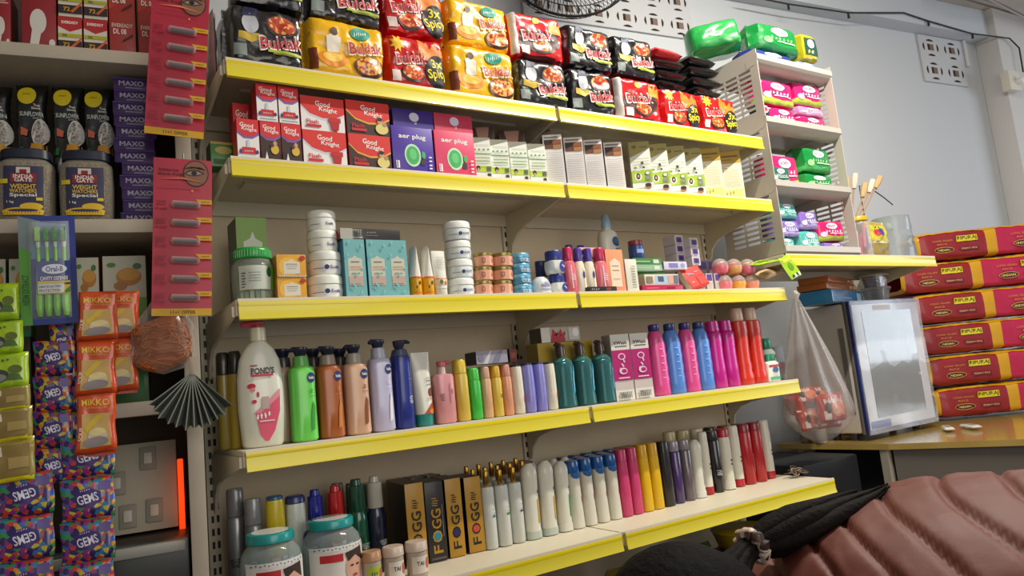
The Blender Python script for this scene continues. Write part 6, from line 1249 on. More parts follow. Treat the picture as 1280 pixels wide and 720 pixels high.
# seed pouches
def pouch(w, h, txt='SUNFLOWER'):
    g = G(); A_ = [('e', -.14, .86, .30, .11, '#d9c314'), ('t', 'ONLY', -.14, .88, .24, .02, 0, '#4a4010'), ('t', 'True', .20, .74, .24, .03, 0, WH), ('t', 'Elements', .18, .70, .32, .025, 0, WH), ('t', txt, .04, .62, .78, .05, 0, '#c8cfc8'), ('t', 'RAW', .15, .57, .2, .025, 0, '#aab0aa'), ('e', .28, .38, .28, .18, '#d5d2cc'), ('e', .28, .38, .25, .16, cells('seeds', ['#8f8c86', '#a8a49c', '#6f6c68', '#bdb8ae'], 260)),
        ('p', [(-.35, .46), (-.12, .42), (-.16, .34), (-.38, .36)], '#c8603c'), ('p', [(-.02, .22), (.2, .22), (.08, .06), (-.14, .06)], '#c8603c'), ('r', .0, .14, .5, .24, '#c98f1c'), ('r', -.5, .10, -.28, .20, '#1f6a38'), ('p', [(.05, .32), (.14, .42), (.10, .24)], WH)]
    B_ = []
    for it in A_:
        f = lambda z: .44+.54*z
        if it[0] == 'e': B_.append(('e', it[1], f(it[2]), it[3], it[4]*.54, it[5]))
        elif it[0] == 't': B_.append(('t', it[1], it[2], f(it[3]), it[4], it[5]*.62, it[6], it[7]))
        elif it[0] == 'r': B_.append(('r', it[1], f(it[2]), it[3], f(it[4]), it[5]))
        else: B_.append(('p', [(a, f(b)) for a, b in it[1]], it[2]))
    pillow(g, w, h, .035, film('#16181a'), B_, 7, 5, 9, .004, 18, 22)
    g.rev([(0, .004), (.002, .004)], film('#16181a'), 4); return g.obj('seed_pouch', None, 50)
lrow(lambda w, h: pouch(w, .316), [(20, 66), (70, 106), (107, 147)], 91, ZL2+.004, .12, ['black seed pouch with yellow sticker, leftmost whole one behind the jars', 'black seed pouch with yellow sticker, narrow middle one', 'black seed pouch with yellow sticker beside the purple cartons'], 'seed pouch', 'black sunflower seed pouches', wf=.94)
lrow(lambda w, h: pouch(w, .31, 'PUMPKIN'), [(-30, 16)], 103, ZL2+.004, .125, ['black pouch of green seeds cut by the left picture edge'], 'seed pouch', wf=1.02)
OATS = cells('oats', ['#6f5c3c', '#83704a', '#5c4c32', '#927f5a'], 300, .6)
def oat_jar(w, h):
    r = empty('food_jar'); g = G(); P = pr([(0, .90, .9, 4), (.03, .96, .96, 4), (.50, 1, 1, 4), (.80, .97, .97, 3.6), (.86, .80, .8, 3)], w, h, w*.8); g.rev([(p[0]*.97+.001, p[1]*.97, p[2]*.97, p[3]) for p in P], OATS, 30); g.obj('contents', r)
    g = G(); g.rev(P, clear('#e8e4da', .16, key='jar3'), 30); g.obj('jar_body', r)
    g = G(); g.rev(pr([(.862, .86, .86, 3), (.87, .90, .9, 3), (.985, .88, .88, 3), (1, .82, .82, 3)], w, h, w*.8), m('#1a2036', .4), 30); g.obj('lid', r)
    g = G(); g.art([('r', -.34, .08, .34, .74, '#2f2c4e'), ('r', -.22, .52, .22, .64, '#8a1c26'), ('t', 'INDIA', 0, .60, .34, .05, 0, '#e8dcd4'), ('t', 'GATE', 0, .55, .30, .05, 0, '#e8dcd4'), ('r', -.12, .64, .12, .72, '#cfc4b8'), ('r', -.06, .64, .06, .69, '#8a1c26'), ('r', -.42, .50, -.26, .56, '#d9c014'), ('t', 'WEIGHT', 0, .46, .44, .06, 0, '#e0b83a'), ('t', 'WATCHERS', 0, .40, .46, .05, 0, '#e0b83a'), ('t', 'Special', .0, .34, .46, .06, 0, '#e4e0d8'), ('t', '1 kg', -.22, .25, .12, .04, 0, '#d8d4cc'), ('r', .22, .27, .33, .31, '#d9c014'), ('e', 0, .13, .36, .05, '#e0b414'), ('e', .14, .19, .20, .05, '#e0b414'), ('e', 0, .14, .26, .02, '#2f2c4e'), ('r', -.34, .08, .34, .12, '#e0b414')]+[('r', -.32+.05*i, .09, -.31+.05*i, .115, '#3a3420') for i in range(13)], revF(P, .0015), w, h, .008); g.obj('label', r)
    return r
lrow(oat_jar, [(-2, 71), (73, 147)], 181, ZL2, .012, ['large clear jar of grain with dark label, left of the pair', 'large clear jar of grain with dark label, beside the purple cartons'], 'jar', 'large grain jars', d=.10, wf=.96)
def maxo(w, h): return box_thing('coil_carton', w, h, .055, '#3c1f62', [('t', 'MAXO', -.05, .55, .62, .42, 0, '#b9b4cc'), ('r', -.2, .12, .2, .2, '#9a94b4'), ('r', -.5, .9, .5, 1, '#57328a')], '#2f184e', '#472a74')
z = ZL2; hh_ = (FL.z_at(FL.s_at(172, .05, ZL2), .05, 97)-ZL2)/12
prev = None
for k in range(12):
    a, b = (155, 206) if k < 5 else (148, 200)
    s0_, s1_ = FL.s_at(a-2, .05, ZL2), FL.s_at(b-2, .05, ZL2)
    if prev is None: prev = maxo((s1_-s0_), hh_-.001); o = prev
    else: o = copy_tree(prev)
    P = FL.at((s0_+s1_)/2+.002*((k*5) % 3-1), .080); o.location = (P.x, P.y, z); o.rotation_euler = (0, 0, FL.a+radians(((k*7) % 5-2)*.8)); z += hh_
    tag(o, 'purple mosquito coil carton, %s from the bottom of the tall stack' % ('first', 'second', 'third', 'fourth', 'fifth', 'sixth', 'seventh', 'eighth', 'ninth', 'tenth', 'eleventh', 'twelfth')[k], 'carton', 'stacked purple cartons')
# tea boxes
def tea(w, h, col, c2, txt): return box_thing('tea_box', w, h, .05, col, [('r', -.5, .40, .5, 1, '#d0ceb8'), ('e', .1, .72, .30, .12, '#c8802c'), ('e', .1, .75, .26, .08, '#d9a040'), ('e', -.1, .60, .16, .06, '#b07a3a'), ('r', -.5, .16, .5, .44, c2), ('t', txt, -.08, .32, .5, .09, 0, '#e8e8dc'), ('t', 'GREEN TEA', -.1, .22, .44, .04, 0, '#d8e0cc'), ('r', -.5, .0, .5, .08, '#3a9a78'), ('e', .3, .86, .10, .04, '#4a7a3a'), ('e', -.3, .88, .1, .03, '#5a8a3a')], c2, c2)
lrow(lambda w, h: tea(w, h, '#5d8a3a', '#7aa84a', 'GAIA'), [(129, 186)], 309, -.045, .09, ['green tea box with a cup picture standing behind the hanging bun bag'], 'tea box', d=.05, h=.160)
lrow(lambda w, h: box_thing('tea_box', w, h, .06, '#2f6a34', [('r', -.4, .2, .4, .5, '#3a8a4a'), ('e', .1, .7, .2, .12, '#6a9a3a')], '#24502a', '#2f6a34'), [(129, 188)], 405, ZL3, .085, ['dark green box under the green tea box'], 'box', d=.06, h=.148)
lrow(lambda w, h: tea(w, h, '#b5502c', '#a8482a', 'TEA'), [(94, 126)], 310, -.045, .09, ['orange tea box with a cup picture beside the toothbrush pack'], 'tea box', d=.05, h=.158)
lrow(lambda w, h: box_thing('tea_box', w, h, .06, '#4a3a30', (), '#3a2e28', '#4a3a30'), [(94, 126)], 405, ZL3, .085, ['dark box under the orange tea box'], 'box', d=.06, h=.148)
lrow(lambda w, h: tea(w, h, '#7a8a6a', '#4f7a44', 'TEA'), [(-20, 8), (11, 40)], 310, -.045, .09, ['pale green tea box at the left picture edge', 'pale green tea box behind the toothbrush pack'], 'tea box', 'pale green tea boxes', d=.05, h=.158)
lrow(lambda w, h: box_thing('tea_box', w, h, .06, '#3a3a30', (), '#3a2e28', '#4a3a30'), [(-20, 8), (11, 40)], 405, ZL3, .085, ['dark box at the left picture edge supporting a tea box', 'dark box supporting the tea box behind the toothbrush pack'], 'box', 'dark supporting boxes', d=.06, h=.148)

# ---------------------------------------------------------------- hanging cards and strips
def hang(o, u, v, off, rz=0, ry=0, rx=0):
    s, z = FL.hit(u, v, off); P = FL.at(s, off, z); o.location = P; o.rotation_euler = (rx, ry, FL.a+rz)
def sz(u0, v0, u1, v1, off):
    a, za = FL.hit(u0, v0, off); b, zb_ = FL.hit(u1, v1, off); return abs(b-a), abs(za-zb_)
def kajal(w, h, tail):
    r = empty('cosmetic_card'); g = G(); g.box(-w/2, w/2, -.0006, .0006, -h, 0, card('#b5203a'))
    F = lambda x, z, k: (x, -.0006-EPS*k, z-h)
    a = [('r', -.5, 0, .5, .045, '#d9a818'), ('t', '11+1 OFFER', .02, .022, .42, .022, 0, '#4a3a14'), ('e', .22, .908, .225, .088, '#3a1a18'), ('e', .22, .908, .205, .080, '#8f5f48'), ('p', [(-.0, .905), (.12, .93), (.26, .932), (.38, .91), (.24, .892), (.1, .893)], '#4a2a24'), ('p', [(.05, .906), (.14, .92), (.25, .921), (.33, .908), (.22, .897), (.12, .897)], '#a08c80'), ('e', .19, .909, .05, .013, '#16100e'), ('p', [(.0, .935), (.14, .952), (.30, .95), (.40, .93), (.28, .945), (.14, .944)], '#2a1a16'),
         ('t', 'Intense', -.24, .925, .34, .020, 0, '#5a1424'), ('t', 'Black Kajal', -.20, .895, .44, .020, 0, '#4a1020'), ('p', [(-.40, .86), (0, .875), (.42, .842), (.0, .868)], '#e08a5a'), ('r', -.44, .80, .30, .803, '#8a1a2c'), ('p', [(.14, .79), (.16, .80), (.18, .79), (.16, .78)], '#e0a040')]
    for k in range(6):
        z = .70-.118*k
        a += [('t', 'Kajal', -.36, z-.03, .18, .016, 0, '#5a1020'), ('t', 'Black', -.36, z, .16, .013, 0, '#7a1828'), ('t', 'Intense', -.36, z+.02, .16, .013, 0, '#7a1828'), ('p', [(.22, z+.035), (.5, z+.035), (.5, z+.005), (.30, z+.005)], '#d9a818'), ('t', 'Rs.199', .39, z+.02, .14, .012, 0, '#5a4a1a')]
    g.art(a, F, w, h); g.obj('backing_card', r)
    for k in range(6):
        z = -h+(.70-.118*k+.0)*h; g = G(); x0, x1 = -.20*w, .30*w
        g.tube([(x0, -.006, z), (x0+.003, -.006, z), (x1-.003, -.006, z-.001), (x1, -.006, z-.001)], [.004, .0075, .0075, .004], clear('#f0e0e0', .22, .1, 'blister'), 10); q = g.obj('blister', r)
        g = G(); g.tube([(x0+.006, -.0055, z), (x1-.006, -.0055, z)], .0045, m('#3c2028', .25, .2), 8); g.obj('eye_pencil', q)
    g = G(); g.tube([(0, 0, 0), (0, .004, .012), (0, .02, .016)], .0012, m('#8a8a8c', .3, .8), 6); g.obj('hook', r)
    return r
w_, h_ = sz(190, 198, 272, 393, -.082)
o = kajal(w_, h_, 0); hang(o, 229, 199, -.082, 0, radians(2.5)); tag(o, 'pink red card of six eye pencils, lower of the two, fully visible', 'cosmetic card', 'eye pencil cards')
o = copy_tree(o); hang(o, 227, -14, -.105, 0, radians(4.5)); tag(o, 'pink red card of six eye pencils, upper one cut by the picture top', 'cosmetic card', 'eye pencil cards')
# toothbrush pack
w_, h_ = sz(20, 270, 94, 404, -.06)
R = empty('toothbrush_pack'); g = G(); g.box(-w_/2, w_/2, -.0008, .0008, -h_, 0, card('#25388a'))
g.art([('r', -.5, .0, -.30, .72, '#5aa03c'), ('p', [(-.5, .72), (-.28, .66), (-.1, .95), (-.5, 1)], '#7a8a8c'), ('p', [(-.3, .6), (.3, .6), (.34, .92), (-.2, .94)], '#5f7fa8'), ('r', .30, .0, .5, .6, '#1c2a6c'), ('t', 'NEEM EXTRACT', -.40, .32, .62, .05, 90, '#3a6a2a')], lambda x, z, k: (x, -.0008-EPS*k, z-h_), w_, h_); g.obj('backing_card', R)
for k in range(4):
    x = -.15*w_+.15*w_*k; g = G(); g.tube([(x, -.008, -.93*h_), (x, -.012, -.85*h_), (x+.001, -.012, -.60*h_), (x, -.008, -.42*h_), (x, -.007, -.30*h_)], [.004, .0065, .0055, .003, .003], plas('#7ac43c'), 8); q = g.obj('toothbrush', R)
    g = G(); g.tube([(x, -.007, -.30*h_), (x, -.008, -.22*h_), (x, -.007, -.12*h_)], [.003, .0045, .004], plas('#c8d8c8'), 8)
    g.box(x-.0042, x+.0042, -.018, -.009, -.25*h_, -.12*h_, m('#2f8a3a' if k else '#9acb6a', .7, 0, 0, .8, 300), .001); g.obj('bristles', q)
g = G(); g.box(-.16*w_, .42*w_, -.021, -.0195, -.74*h_, -.44*h_, card('#1f3584')); g.art([('r', -.15, .26, .41, .34, '#d9b818'), ('e', .14, .485, .22, .045, '#dfe4f0'), ('t', 'Oral-B', .14, .485, .30, .05, 0, '#1f3584'), ('t', 'CAVITY DEFENSE', .13, .40, .48, .035, 0, WH), ('p', [(.28, .27), (.41, .33), (.41, .27)], '#3a8a3a'), ('r', -.15, .27, .30, .355, '#dcdcd4'), ('t', 'PROTECTION', .05, .29, .36, .025, 0, '#1f3584'), ('t', 'REMOVES BACTERIA', .06, .325, .38, .02, 0, '#1f3584'), ('r', -.15, .355, .41, .375, '#d9b818')], lambda x, z, k: (x, -.021-EPS*k, z-h_), w_, h_); g.obj('printed_sleeve', R)
g = G(); P_ = lambda u, v: ((u-.5)*w_*.72+.03*w_, -.001-.026*min(1, 6*min(u, 1-u))**.5*min(1, 9*min(v, 1-v))**.5, -h_*(.05+.90*v)); g.grid(P_, 20, 24, clear('#ffffff', .10, .06, 'blister2')); g.obj('blister', R)
hang(R, 58, 270, -.06, 0, radians(-1)); tag(R, 'blue and green blister pack of four green toothbrushes', 'toothbrush pack')
# soup sachets
def mikko(w, h):
    g = G(); pillow(g, w, h, .018, film('#d4501c'), [('r', -.36, .10, .36, .62, '#c8a45c'), ('p', [(-.30, .40), (.05, .60), (.2, .58), (-.22, .34)], '#d9b82c'), ('e', .05, .28, .24, .12, '#cfc0a8'), ('e', .05, .33, .22, .06, '#e0cf90'), ('e', .0, .18, .30, .08, '#8a7f80'), ('t', 'MIKKO', 0, .80, .70, .11, 0, '#e8c23c'), ('t', 'sweet corn soup', 0, .71, .60, .04, 0, '#e8a050'), ('t', 'SOUP', -.37, .32, .34*h/w*.6, .10*w/h, 90, '#ead8b8'), ('r', -.5, .0, .5, .05, '#a83a14')], 9, 7, 8, .003, 16, 16)
    g.box(-w*.47, w*.47, .0005, .0015, -.006, .004, film('#b8421a')); return g.obj('soup_sachet', None, 50)
zc = [(366, 425), (427, 493), (491, 566)]
for k, (a, b) in enumerate(zc):
    w_, h_ = sz(93, a, 146, b, -.055); o = mikko(w_*.98, h_*.98); s, z = FL.hit(121 if k else 123, b, -.055-.000*k); P = FL.at(s, -.055, z); o.location = P; o.rotation_euler = (0, 0, FL.a); tag(o, 'orange soup sachet, %s of the front strip of three' % ('top', 'middle', 'bottom')[k], 'sachet', 'orange soup sachets')
    if k < 2:
        o2 = copy_tree(o); P = FL.at(s+.035, -.030, z+.004); o2.location = P; tag(o2, 'orange soup sachet in the second strip behind, %s one' % ('upper', 'lower')[k], 'sachet', 'orange soup sachets')
# candy packets
GEM = cells('gems_print', ['#2b1a5c', '#3a2470', '#c23a2a', '#d98a1c', '#c23a2a', '#2a5ab0', '#2f8a4a', '#8a2a7a', '#2b1a5c', '#c9b42a', '#2a7aa8'], 130)
def gems(w, h, flip=False):
    g = G(); cz = .52; st = [(.0+.30*cos(t*pi/7)*(1 if t % 2 else .86), cz+.27*math.sin(t*pi/7)*(1 if t % 2 else .82)) for t in range(14)]
    pillow(g, w, h, .014, GEM, [('p', st, '#33206e'), ('t', 'GEMS', 0, cz-.02, .42, .22, 188 if flip else 8, '#e4e0ee'), ('t', 'jelly', -.02, cz+.20, .22, .07, 8, '#b8a8d8'), ('r', .24, .66, .46, .90, '#6a5a9a')], 11, 7, 7, .003, 16, 10)
    return g.obj('candy_packet', None, 50)
NM = ('first', 'second', 'third', 'fourth', 'fifth', 'sixth', 'seventh', 'eighth')
def strip(u0, u1, v0, v1, n, off, flip, lb):
    w_, h_ = sz(u0, v0, u1, v1, off); h1 = h_/n; root = None
    s0_, z0_t = FL.hit((u0+u1)/2, v0, off); s1_, zb_ = FL.hit((u0+u1)/2, v1, off)
    for k in range(n):
        if root is None: root = o = gems(w_*.98, h1*.985, flip)
        else: o = copy_tree(root)
        z = z0_t-(k+1)*h1; s_ = FL.s_at((u0+u1)/2, off, z); P = FL.at(s_, off, z); o.location = P; o.rotation_euler = (0, 0, FL.a+radians((k % 2)*2-1))
        tag(o, 'colourful candy packet, %s from the top of the %s strip' % (NM[k], lb), 'candy packet', 'hanging candy packets, '+lb+' strip')
strip(74, 147, 545, 745, 4, -.045, False, 'right hand')
strip(-6, 70, 590, 745, 3, -.048, True, 'left hand')
strip(40, 93, 425, 600, 4, -.035, True, 'middle')
strip(62, 96, 404, 450, 1, -.028, False, 'short upper')
strip(74, 98, 450, 548, 3, -.025, False, 'narrow hidden')
def green_p(w, h, gold=False):
    g = G(); pillow(g, w, h, .016, film('#9a8a3a' if gold else '#a5c81a'), ([('r', -.42, .15, .42, .85, '#8a7238'), ('r', -.3, .6, -.1, .82, '#cfc8b0'), ('r', .0, .3, .4, .55, '#a88f50'), ('r', -.5, 0, .5, .1, '#d9c814')] if gold else [('r', -.5, .0, .5, .08, '#8ab014'), ('e', -.2, .35, .28, .2, '#3f4a34'), ('e', -.2, .3, .22, .12, '#8a8f88'), ('t', 'AVIC', -.05, .78, .4, .08, 0, '#4a5a14'), ('t', 'bar', -.25, .55, .3, .16, 6, WH), ('e', .22, .5, .16, .12, '#5a6a1c'), ('p', [(-.0, .22), (.4, .18), (.3, .36), (.1, .40)], '#4a6a2a')]), 13, 8, 8, .003, 16, 12)
    return g.obj('sachet', None, 50)
for k, (a, b, u1, gold, lb) in enumerate(((355, 401, 24, False, 'lime green sachet at the left picture edge, topmost of its strip'), (403, 443, 29, False, 'lime green sachet, second in the strip at the left picture edge'), (444, 486, 36, False, 'lime green sachet, third in the strip at the left picture edge'), (487, 513, 38, True, 'gold brown sachet just below the lime green ones'), (514, 552, 41, True, 'gold brown sachet with a white code, middle one'), (554, 603, 44, True, 'gold brown sachet at the bottom of the left edge strip'))):
    w_, h_ = sz(-22, a, u1, b, -.07); o = green_p(w_, h_*.985, gold); s, z = FL.hit((u1-22)/2, b, -.07); P = FL.at(s, -.07, z); o.location = P; o.rotation_euler = (0, 0, FL.a); tag(o, lb, 'sachet', 'sachets hanging at the left edge')
# bag of buns
R = empty('snack_bag'); s, z = FL.hit(205, 468, -.040); P = FL.at(s, -.040, z); R.location = P; R.rotation_euler = (0, 0, FL.a)
w_, h_ = sz(163, 400, 246, 468, -.045)
g = G(); bunm = m('#a85c26', .8, 0, 0, .7, 60, .4)
def cake(f, t, off=0):
    rr_ = max(.05, 1-abs(2*f-1)**5)**.5; q = 2/3.2
    wob = 1+.09*noise.noise(Vector((cos(t)*2.2, f*3, 1)))
    return Vector(((w_*.43*rr_*wob+off)*math.copysign(abs(cos(t))**q, cos(t))+(.5-f)*.012, -(.021*rr_*wob+off)*math.copysign(abs(sin(t))**q, sin(t)), .008+h_*.90*f+.006*cos(t)))
g.loft([[cake(k/18, -2*pi*j/36) for j in range(36)] for k in range(19)], bunm)
rr = random.Random(8); bun2 = m('#b8682c', .7); bun3 = m('#8f4a1c', .7)
for k in range(90):
    f0, t0 = rr.uniform(.08, .92), rr.uniform(0, pi); df, dt = rr.uniform(-.03, .03), rr.uniform(-.16, .16)
    g.tube([cake(min(.96, max(.04, f0+df*i+.025*sin(i*1.3+k))), t0+dt*i, .0012) for i in range(8)], .0015, bun2 if k % 2 else bun3, 5)
g.obj('dried_noodles', R, 60)
def bagf(k, j):
    f = k/16; t = 2*pi*j/40; a = w_*.50*(sin(min(1, f/.22)*pi/2)**.6 if f < .22 else (1-.10*((f-.22)/.78)) if f < .62 else .92-.55*((f-.62)/.38)); b = .031*(sin(min(1, (f+.02)/.3)*pi/2)); b = b*(1 if f < .6 else 1-.8*(f-.6)/.4)
    fo = 1+.05*sin(7*t+f*6)+.06*noise.noise(Vector((cos(t)*4, sin(t)*4, f*9)))
    return (a*fo*cos(t)+.012*max(0, f-.5)*2, b*fo*sin(t), h_*1.35*f)
g = G(); g.loft([[bagf(k, j) for j in range(40)] for k in range(17)], clear('#f6f2ec', .05, .1, 'bunbag')); g.obj('bag_film', R, 70)
tag(R, 'clear bag of orange brown dried noodles hanging below the pencil card', 'snack bag')
# folded paper fan
R = empty('paper_bundle'); off = -.108; s0_, z0_ = FL.hit(240, 466, off); P0 = FL.at(s0_, off, z0_); R.location = P0; R.rotation_euler = (0, 0, FL.a)
tips = [(186, 506), (192, 514), (198, 523), (210, 530), (220, 534), (232, 538), (243, 536), (254, 536), (263, 531), (272, 524), (281, 519), (290, 507)]
pm = m('#5a5f57', .75, 0, 0, .1, 20, .15); pm2 = m('#84887f', .75)
loc = []
for u, v in tips:
    a, b = FL.hit(u, v, off); loc.append((a-s0_, b-z0_))
for k in range(len(loc)-1):
    (x0, zq0), (x1, zq1) = loc[k], loc[k+1]; mx, mz = (x0*.45+x1*.55)*.93, (zq0*.45+zq1*.55)*.93
    vs = [(0, 0, 0), (.06*x0, 0, .06*zq0), (x0, -.012, zq0), (mx, .012, mz), (x1, -.012, zq1)]
    g = G(); g.add([vs[0], vs[2], vs[3]], [(0, 1, 2)], pm); g.add([vs[0], vs[3], vs[4]], [(0, 1, 2)], pm2 if k % 2 else pm)
    g.tube([vs[0], vs[2]], .0012, pm2, 4); g.obj('folded_sheet', R, 0, .0012)
g = G(); g.box(-.004, .004, -.004, .004, -.004, .030, m('#a89a84', .7), .001); g.obj('clip', R)
g = G(); g.tube([(0, -.003, .028), (0, .02, .04), (0, .07, .04)], .0012, m('#8a8a8c', .3, .8), 6); g.obj('hook', R)
tag(R, 'grey folded paper sheets spread like a fan beside the white pump bottle', 'paper')
# ================================================================== PERSON bending forward in a pink quilted jacket
PR = empty('person'); tag(PR, 'person bending forward in a pink quilted jacket, dark ponytail swinging over the back', 'person')
# body skeleton (world metres): pelvis at the right, head low at the left
J = dict(pelvis=(1.36, -1.02, -.72), spine=(1.18, -.98, -.64), chest=(.98, -.93, -.62), neck=(.76, -.86, -.69), head=(.64, -.82, -.78), crown=(.545, -.79, -.86),
         sl=(.90, -.76, -.68), el=(.86, -.62, -.92), wl=(.80, -.52, -1.10), sr=(.86, -1.10, -.70), er=(.80, -1.18, -.95), wr=(.70, -1.14, -1.15),
         hl=(1.40, -.92, -.80), kl=(1.26, -.86, -1.20), al=(1.40, -.88, -1.60), tl=(1.26, -.84, -1.65), hr=(1.40, -1.12, -.80), kr=(1.28, -1.14, -1.20), ar=(1.42, -1.16, -1.60), tr=(1.28, -1.14, -1.65))
E_ = [('pelvis', 'spine', .13, .12), ('spine', 'chest', .12, .13), ('chest', 'neck', .13, .055), ('neck', 'head', .055, .085), ('head', 'crown', .085, .065),
      ('chest', 'sl', .13, .06), ('sl', 'el', .055, .042), ('el', 'wl', .042, .028), ('chest', 'sr', .13, .06), ('sr', 'er', .055, .042), ('er', 'wr', .042, .028),
      ('pelvis', 'hl', .13, .09), ('hl', 'kl', .085, .055), ('kl', 'al', .055, .036), ('al', 'tl', .036, .03), ('pelvis', 'hr', .13, .09), ('hr', 'kr', .085, .055), ('kr', 'ar', .055, .036), ('ar', 'tr', .036, .03)]
RADII = dict(pelvis=.13, spine=.12, chest=.13, neck=.055, head=.088, crown=.06, sl=.06, el=.042, wl=.027, sr=.06, er=.042, wr=.027, hl=.09, kl=.055, al=.036, tl=.028, hr=.09, kr=.055, ar=.036, tr=.028)
names_ = list(J); verts = [Vector(J[k]) for k in names_]; rad = [RADII[k] for k in names_]; edges = [(names_.index(a), names_.index(b)) for a, b, _, _ in E_]
for wn, d in (('wl', Vector((-.03, .04, -.08))), ('wr', Vector((-.05, .02, -.07)))):
    w0 = names_.index(wn); d = d.normalized(); side = d.cross(Vector((0, 0, 1))).normalized(); nrm = d.cross(side)
    verts.append(verts[w0]+d*.045); rad.append(.026); pi_ = len(verts)-1; edges.append((w0, pi_))
    for k in range(4):
        b0 = verts[pi_]+side*(.019*(k-1.5)); prev = pi_
        for q, L in enumerate((.028, .032+.004*(1 if k in (1, 2) else 0), .024)):
            b0 = b0+(d*(1-.25*q)+nrm*.3*q).normalized()*L; verts.append(b0); rad.append(.0088-.0008*q); edges.append((prev, len(verts)-1)); prev = len(verts)-1
    b0 = verts[w0]+d*.02; prev = w0
    for q in range(3):
        b0 = b0+(side*(-.8+.3*q)+d*.7).normalized()*.026; verts.append(b0); rad.append(.010-.0008*q); edges.append((prev, len(verts)-1)); prev = len(verts)-1
me = bpy.data.meshes.new('body'); me.from_pydata([v[:] for v in verts], edges, []); ob = bpy.data.objects.new('body', me); S.collection.objects.link(ob)
md = ob.modifiers.new('skin', 'SKIN'); sv = me.skin_vertices[0].data
for i, r_ in enumerate(rad): sv[i].radius = (r_, r_)
sv[0].use_root = True; md.use_smooth_shade = True
ob.modifiers.new('sub', 'SUBSURF').levels = 1; ob.modifiers['sub'].render_levels = 2
dg = bpy.context.evaluated_depsgraph_get(); bm_ = bpy.data.meshes.new_from_object(ob.evaluated_get(dg)); bpy.data.objects.remove(ob)
bm_.materials.clear(); bm_.materials.append(m('#a8765a', .55)); ob = bpy.data.objects.new('body', bm_); S.collection.objects.link(ob); ob.parent = PR
def limb(name, pts, radii, mt, seg=24, puff=0, nb=3, parent=PR, flat=1.0):
    """sleeve or trouser: smooth tube with puffed bands"""
    P = [Vector(p) for p in pts]; out = []; rr_ = []
    for i in range(len(P)-1):
        for q in range(12): f = q/12; out.append(P[i].lerp(P[i+1], f)); rr_.append(radii[i]+(radii[i+1]-radii[i])*f)
    out.append(P[-1]); rr_.append(radii[-1]); N = len(out)
    for _ in range(3): out = [out[0]]+[(out[i-1]+out[i]*2+out[i+1])/4 for i in range(1, N-1)]+[out[-1]]
    rr_ = [r+puff*abs(sin(i/(N-1)*pi*nb))**.6 for i, r in enumerate(rr_)]
    g = G(); g.tube(out, rr_, mt, seg); return g.obj(name, parent, 60)
JM = m('#6e372c', .62, 0, 0, .10, 60)
# torso of the jacket: rings along the spine, channels across the back
ax = [Vector((1.56, -1.02, -.86)), Vector((1.44, -1.03, -.735)), Vector((1.26, -1.00, -.665)), Vector((1.06, -.95, -.64)), Vector((.90, -.90, -.665)), Vector((.79, -.86, -.70)), Vector((.745, -.845, -.715))]
rw = [.18, .235, .255, .255, .235, .155, .085]; rh = [.13, .185, .20, .195, .175, .125, .075]
def spl(A, f):
    x = f*(len(A)-1); i = min(int(x), len(A)-2); t = x-i
    p0 = A[max(i-1, 0)]; p1 = A[i]; p2 = A[i+1]; p3 = A[min(i+2, len(A)-1)]
    return .5*((2*p1)+(p2-p0)*t+(2*p0-5*p1+4*p2-p3)*t*t+(3*p1-p0-3*p2+p3)*t**3)
NR, NS_ = 320, 120; rings = []
for i in range(NR+1):
    f = i/NR; c = spl(ax, f); d = (spl(ax, min(1, f+.01))-spl(ax, max(0, f-.01))).normalized(); sd = d.cross(Vector((0, 0, 1))).normalized(); up = sd.cross(d)
    a = spl(rw, f); b = spl(rh, f); r = []
    for j in range(NS_):
        t = 2*pi*j/NS_; x = a*cos(t); y = b*sin(t); yy = max(-.6, sin(t))
        # curved quilting channels
        ph = f*20+.8*cos(t)**2-.5*sin(t)+.25*noise.noise(Vector((f*5, t, 0))); dq = abs(ph-round(ph)); ch = 1-math.exp(-(dq/.085)**2)
        cc = cos(t)-(.10+.9*(f-.5)); sm = 1-.9*math.exp(-(cc/.022)**2)*(1 if sin(t) > 0 else 0)
        k = .0085*ch-.004+.010*noise.noise(Vector((x*7, y*7, f*7)))+.0025*noise.noise(Vector((x*34, y*34, f*30)))+.0012*noise.noise(Vector((x*90, y*90, f*90)))
        k += -.009*(1-sm)
        r.append(c+sd*(x*(1+k/a))+up*(y*(1+k/b)))
    rings.append(r)
g = G(); g.loft(rings, JM); jk = g.obj('jacket', PR, 80)
limb('sleeve', [(.95, -.80, -.66), (.90, -.68, -.78), (.86, -.60, -.93), (.81, -.53, -1.07)], [.105, .088, .075, .058], JM, 28, .012, 7, jk)
limb('sleeve', [(.92, -1.06, -.68), (.86, -1.15, -.80), (.80, -1.19, -.95), (.72, -1.15, -1.11)], [.105, .088, .075, .058], JM, 28, .012, 7, jk)
g = G(); c_ = Vector((.765, -.85, -.70)); d = Vector((-.85, .25, -.45)).normalized(); sd = d.cross(Vector((0, 0, 1))).normalized(); up = sd.cross(d)
g.tube([c_+(sd*cos(2*pi*k/24)*.088+up*sin(2*pi*k/24)*.078) for k in range(25)], .020, JM, 10, False); g.obj('collar', jk, 60)
TR = m('#22222a', .8, 0, 0, .2, 60)
limb('trousers', [(1.40, -.94, -.78), (1.27, -.86, -1.20), (1.40, -.88, -1.58)], [.115, .080, .060], TR)
limb('trousers', [(1.41, -1.12, -.78), (1.29, -1.14, -1.20), (1.42, -1.16, -1.58)], [.115, .080, .060], TR)
for (x, y) in ((1.33, -.86), (1.35, -1.15)):
    g = G(); g.rev([(0, .125, .045, 3), (.02, .13, .05, 3), (.05, .12, .045, 2.6), (.085, .06, .035, 2.2)], m('#2b2826', .6), 24, Matrix.Translation((x, y, FLOOR+.001))); g.obj('shoe', PR, 60)
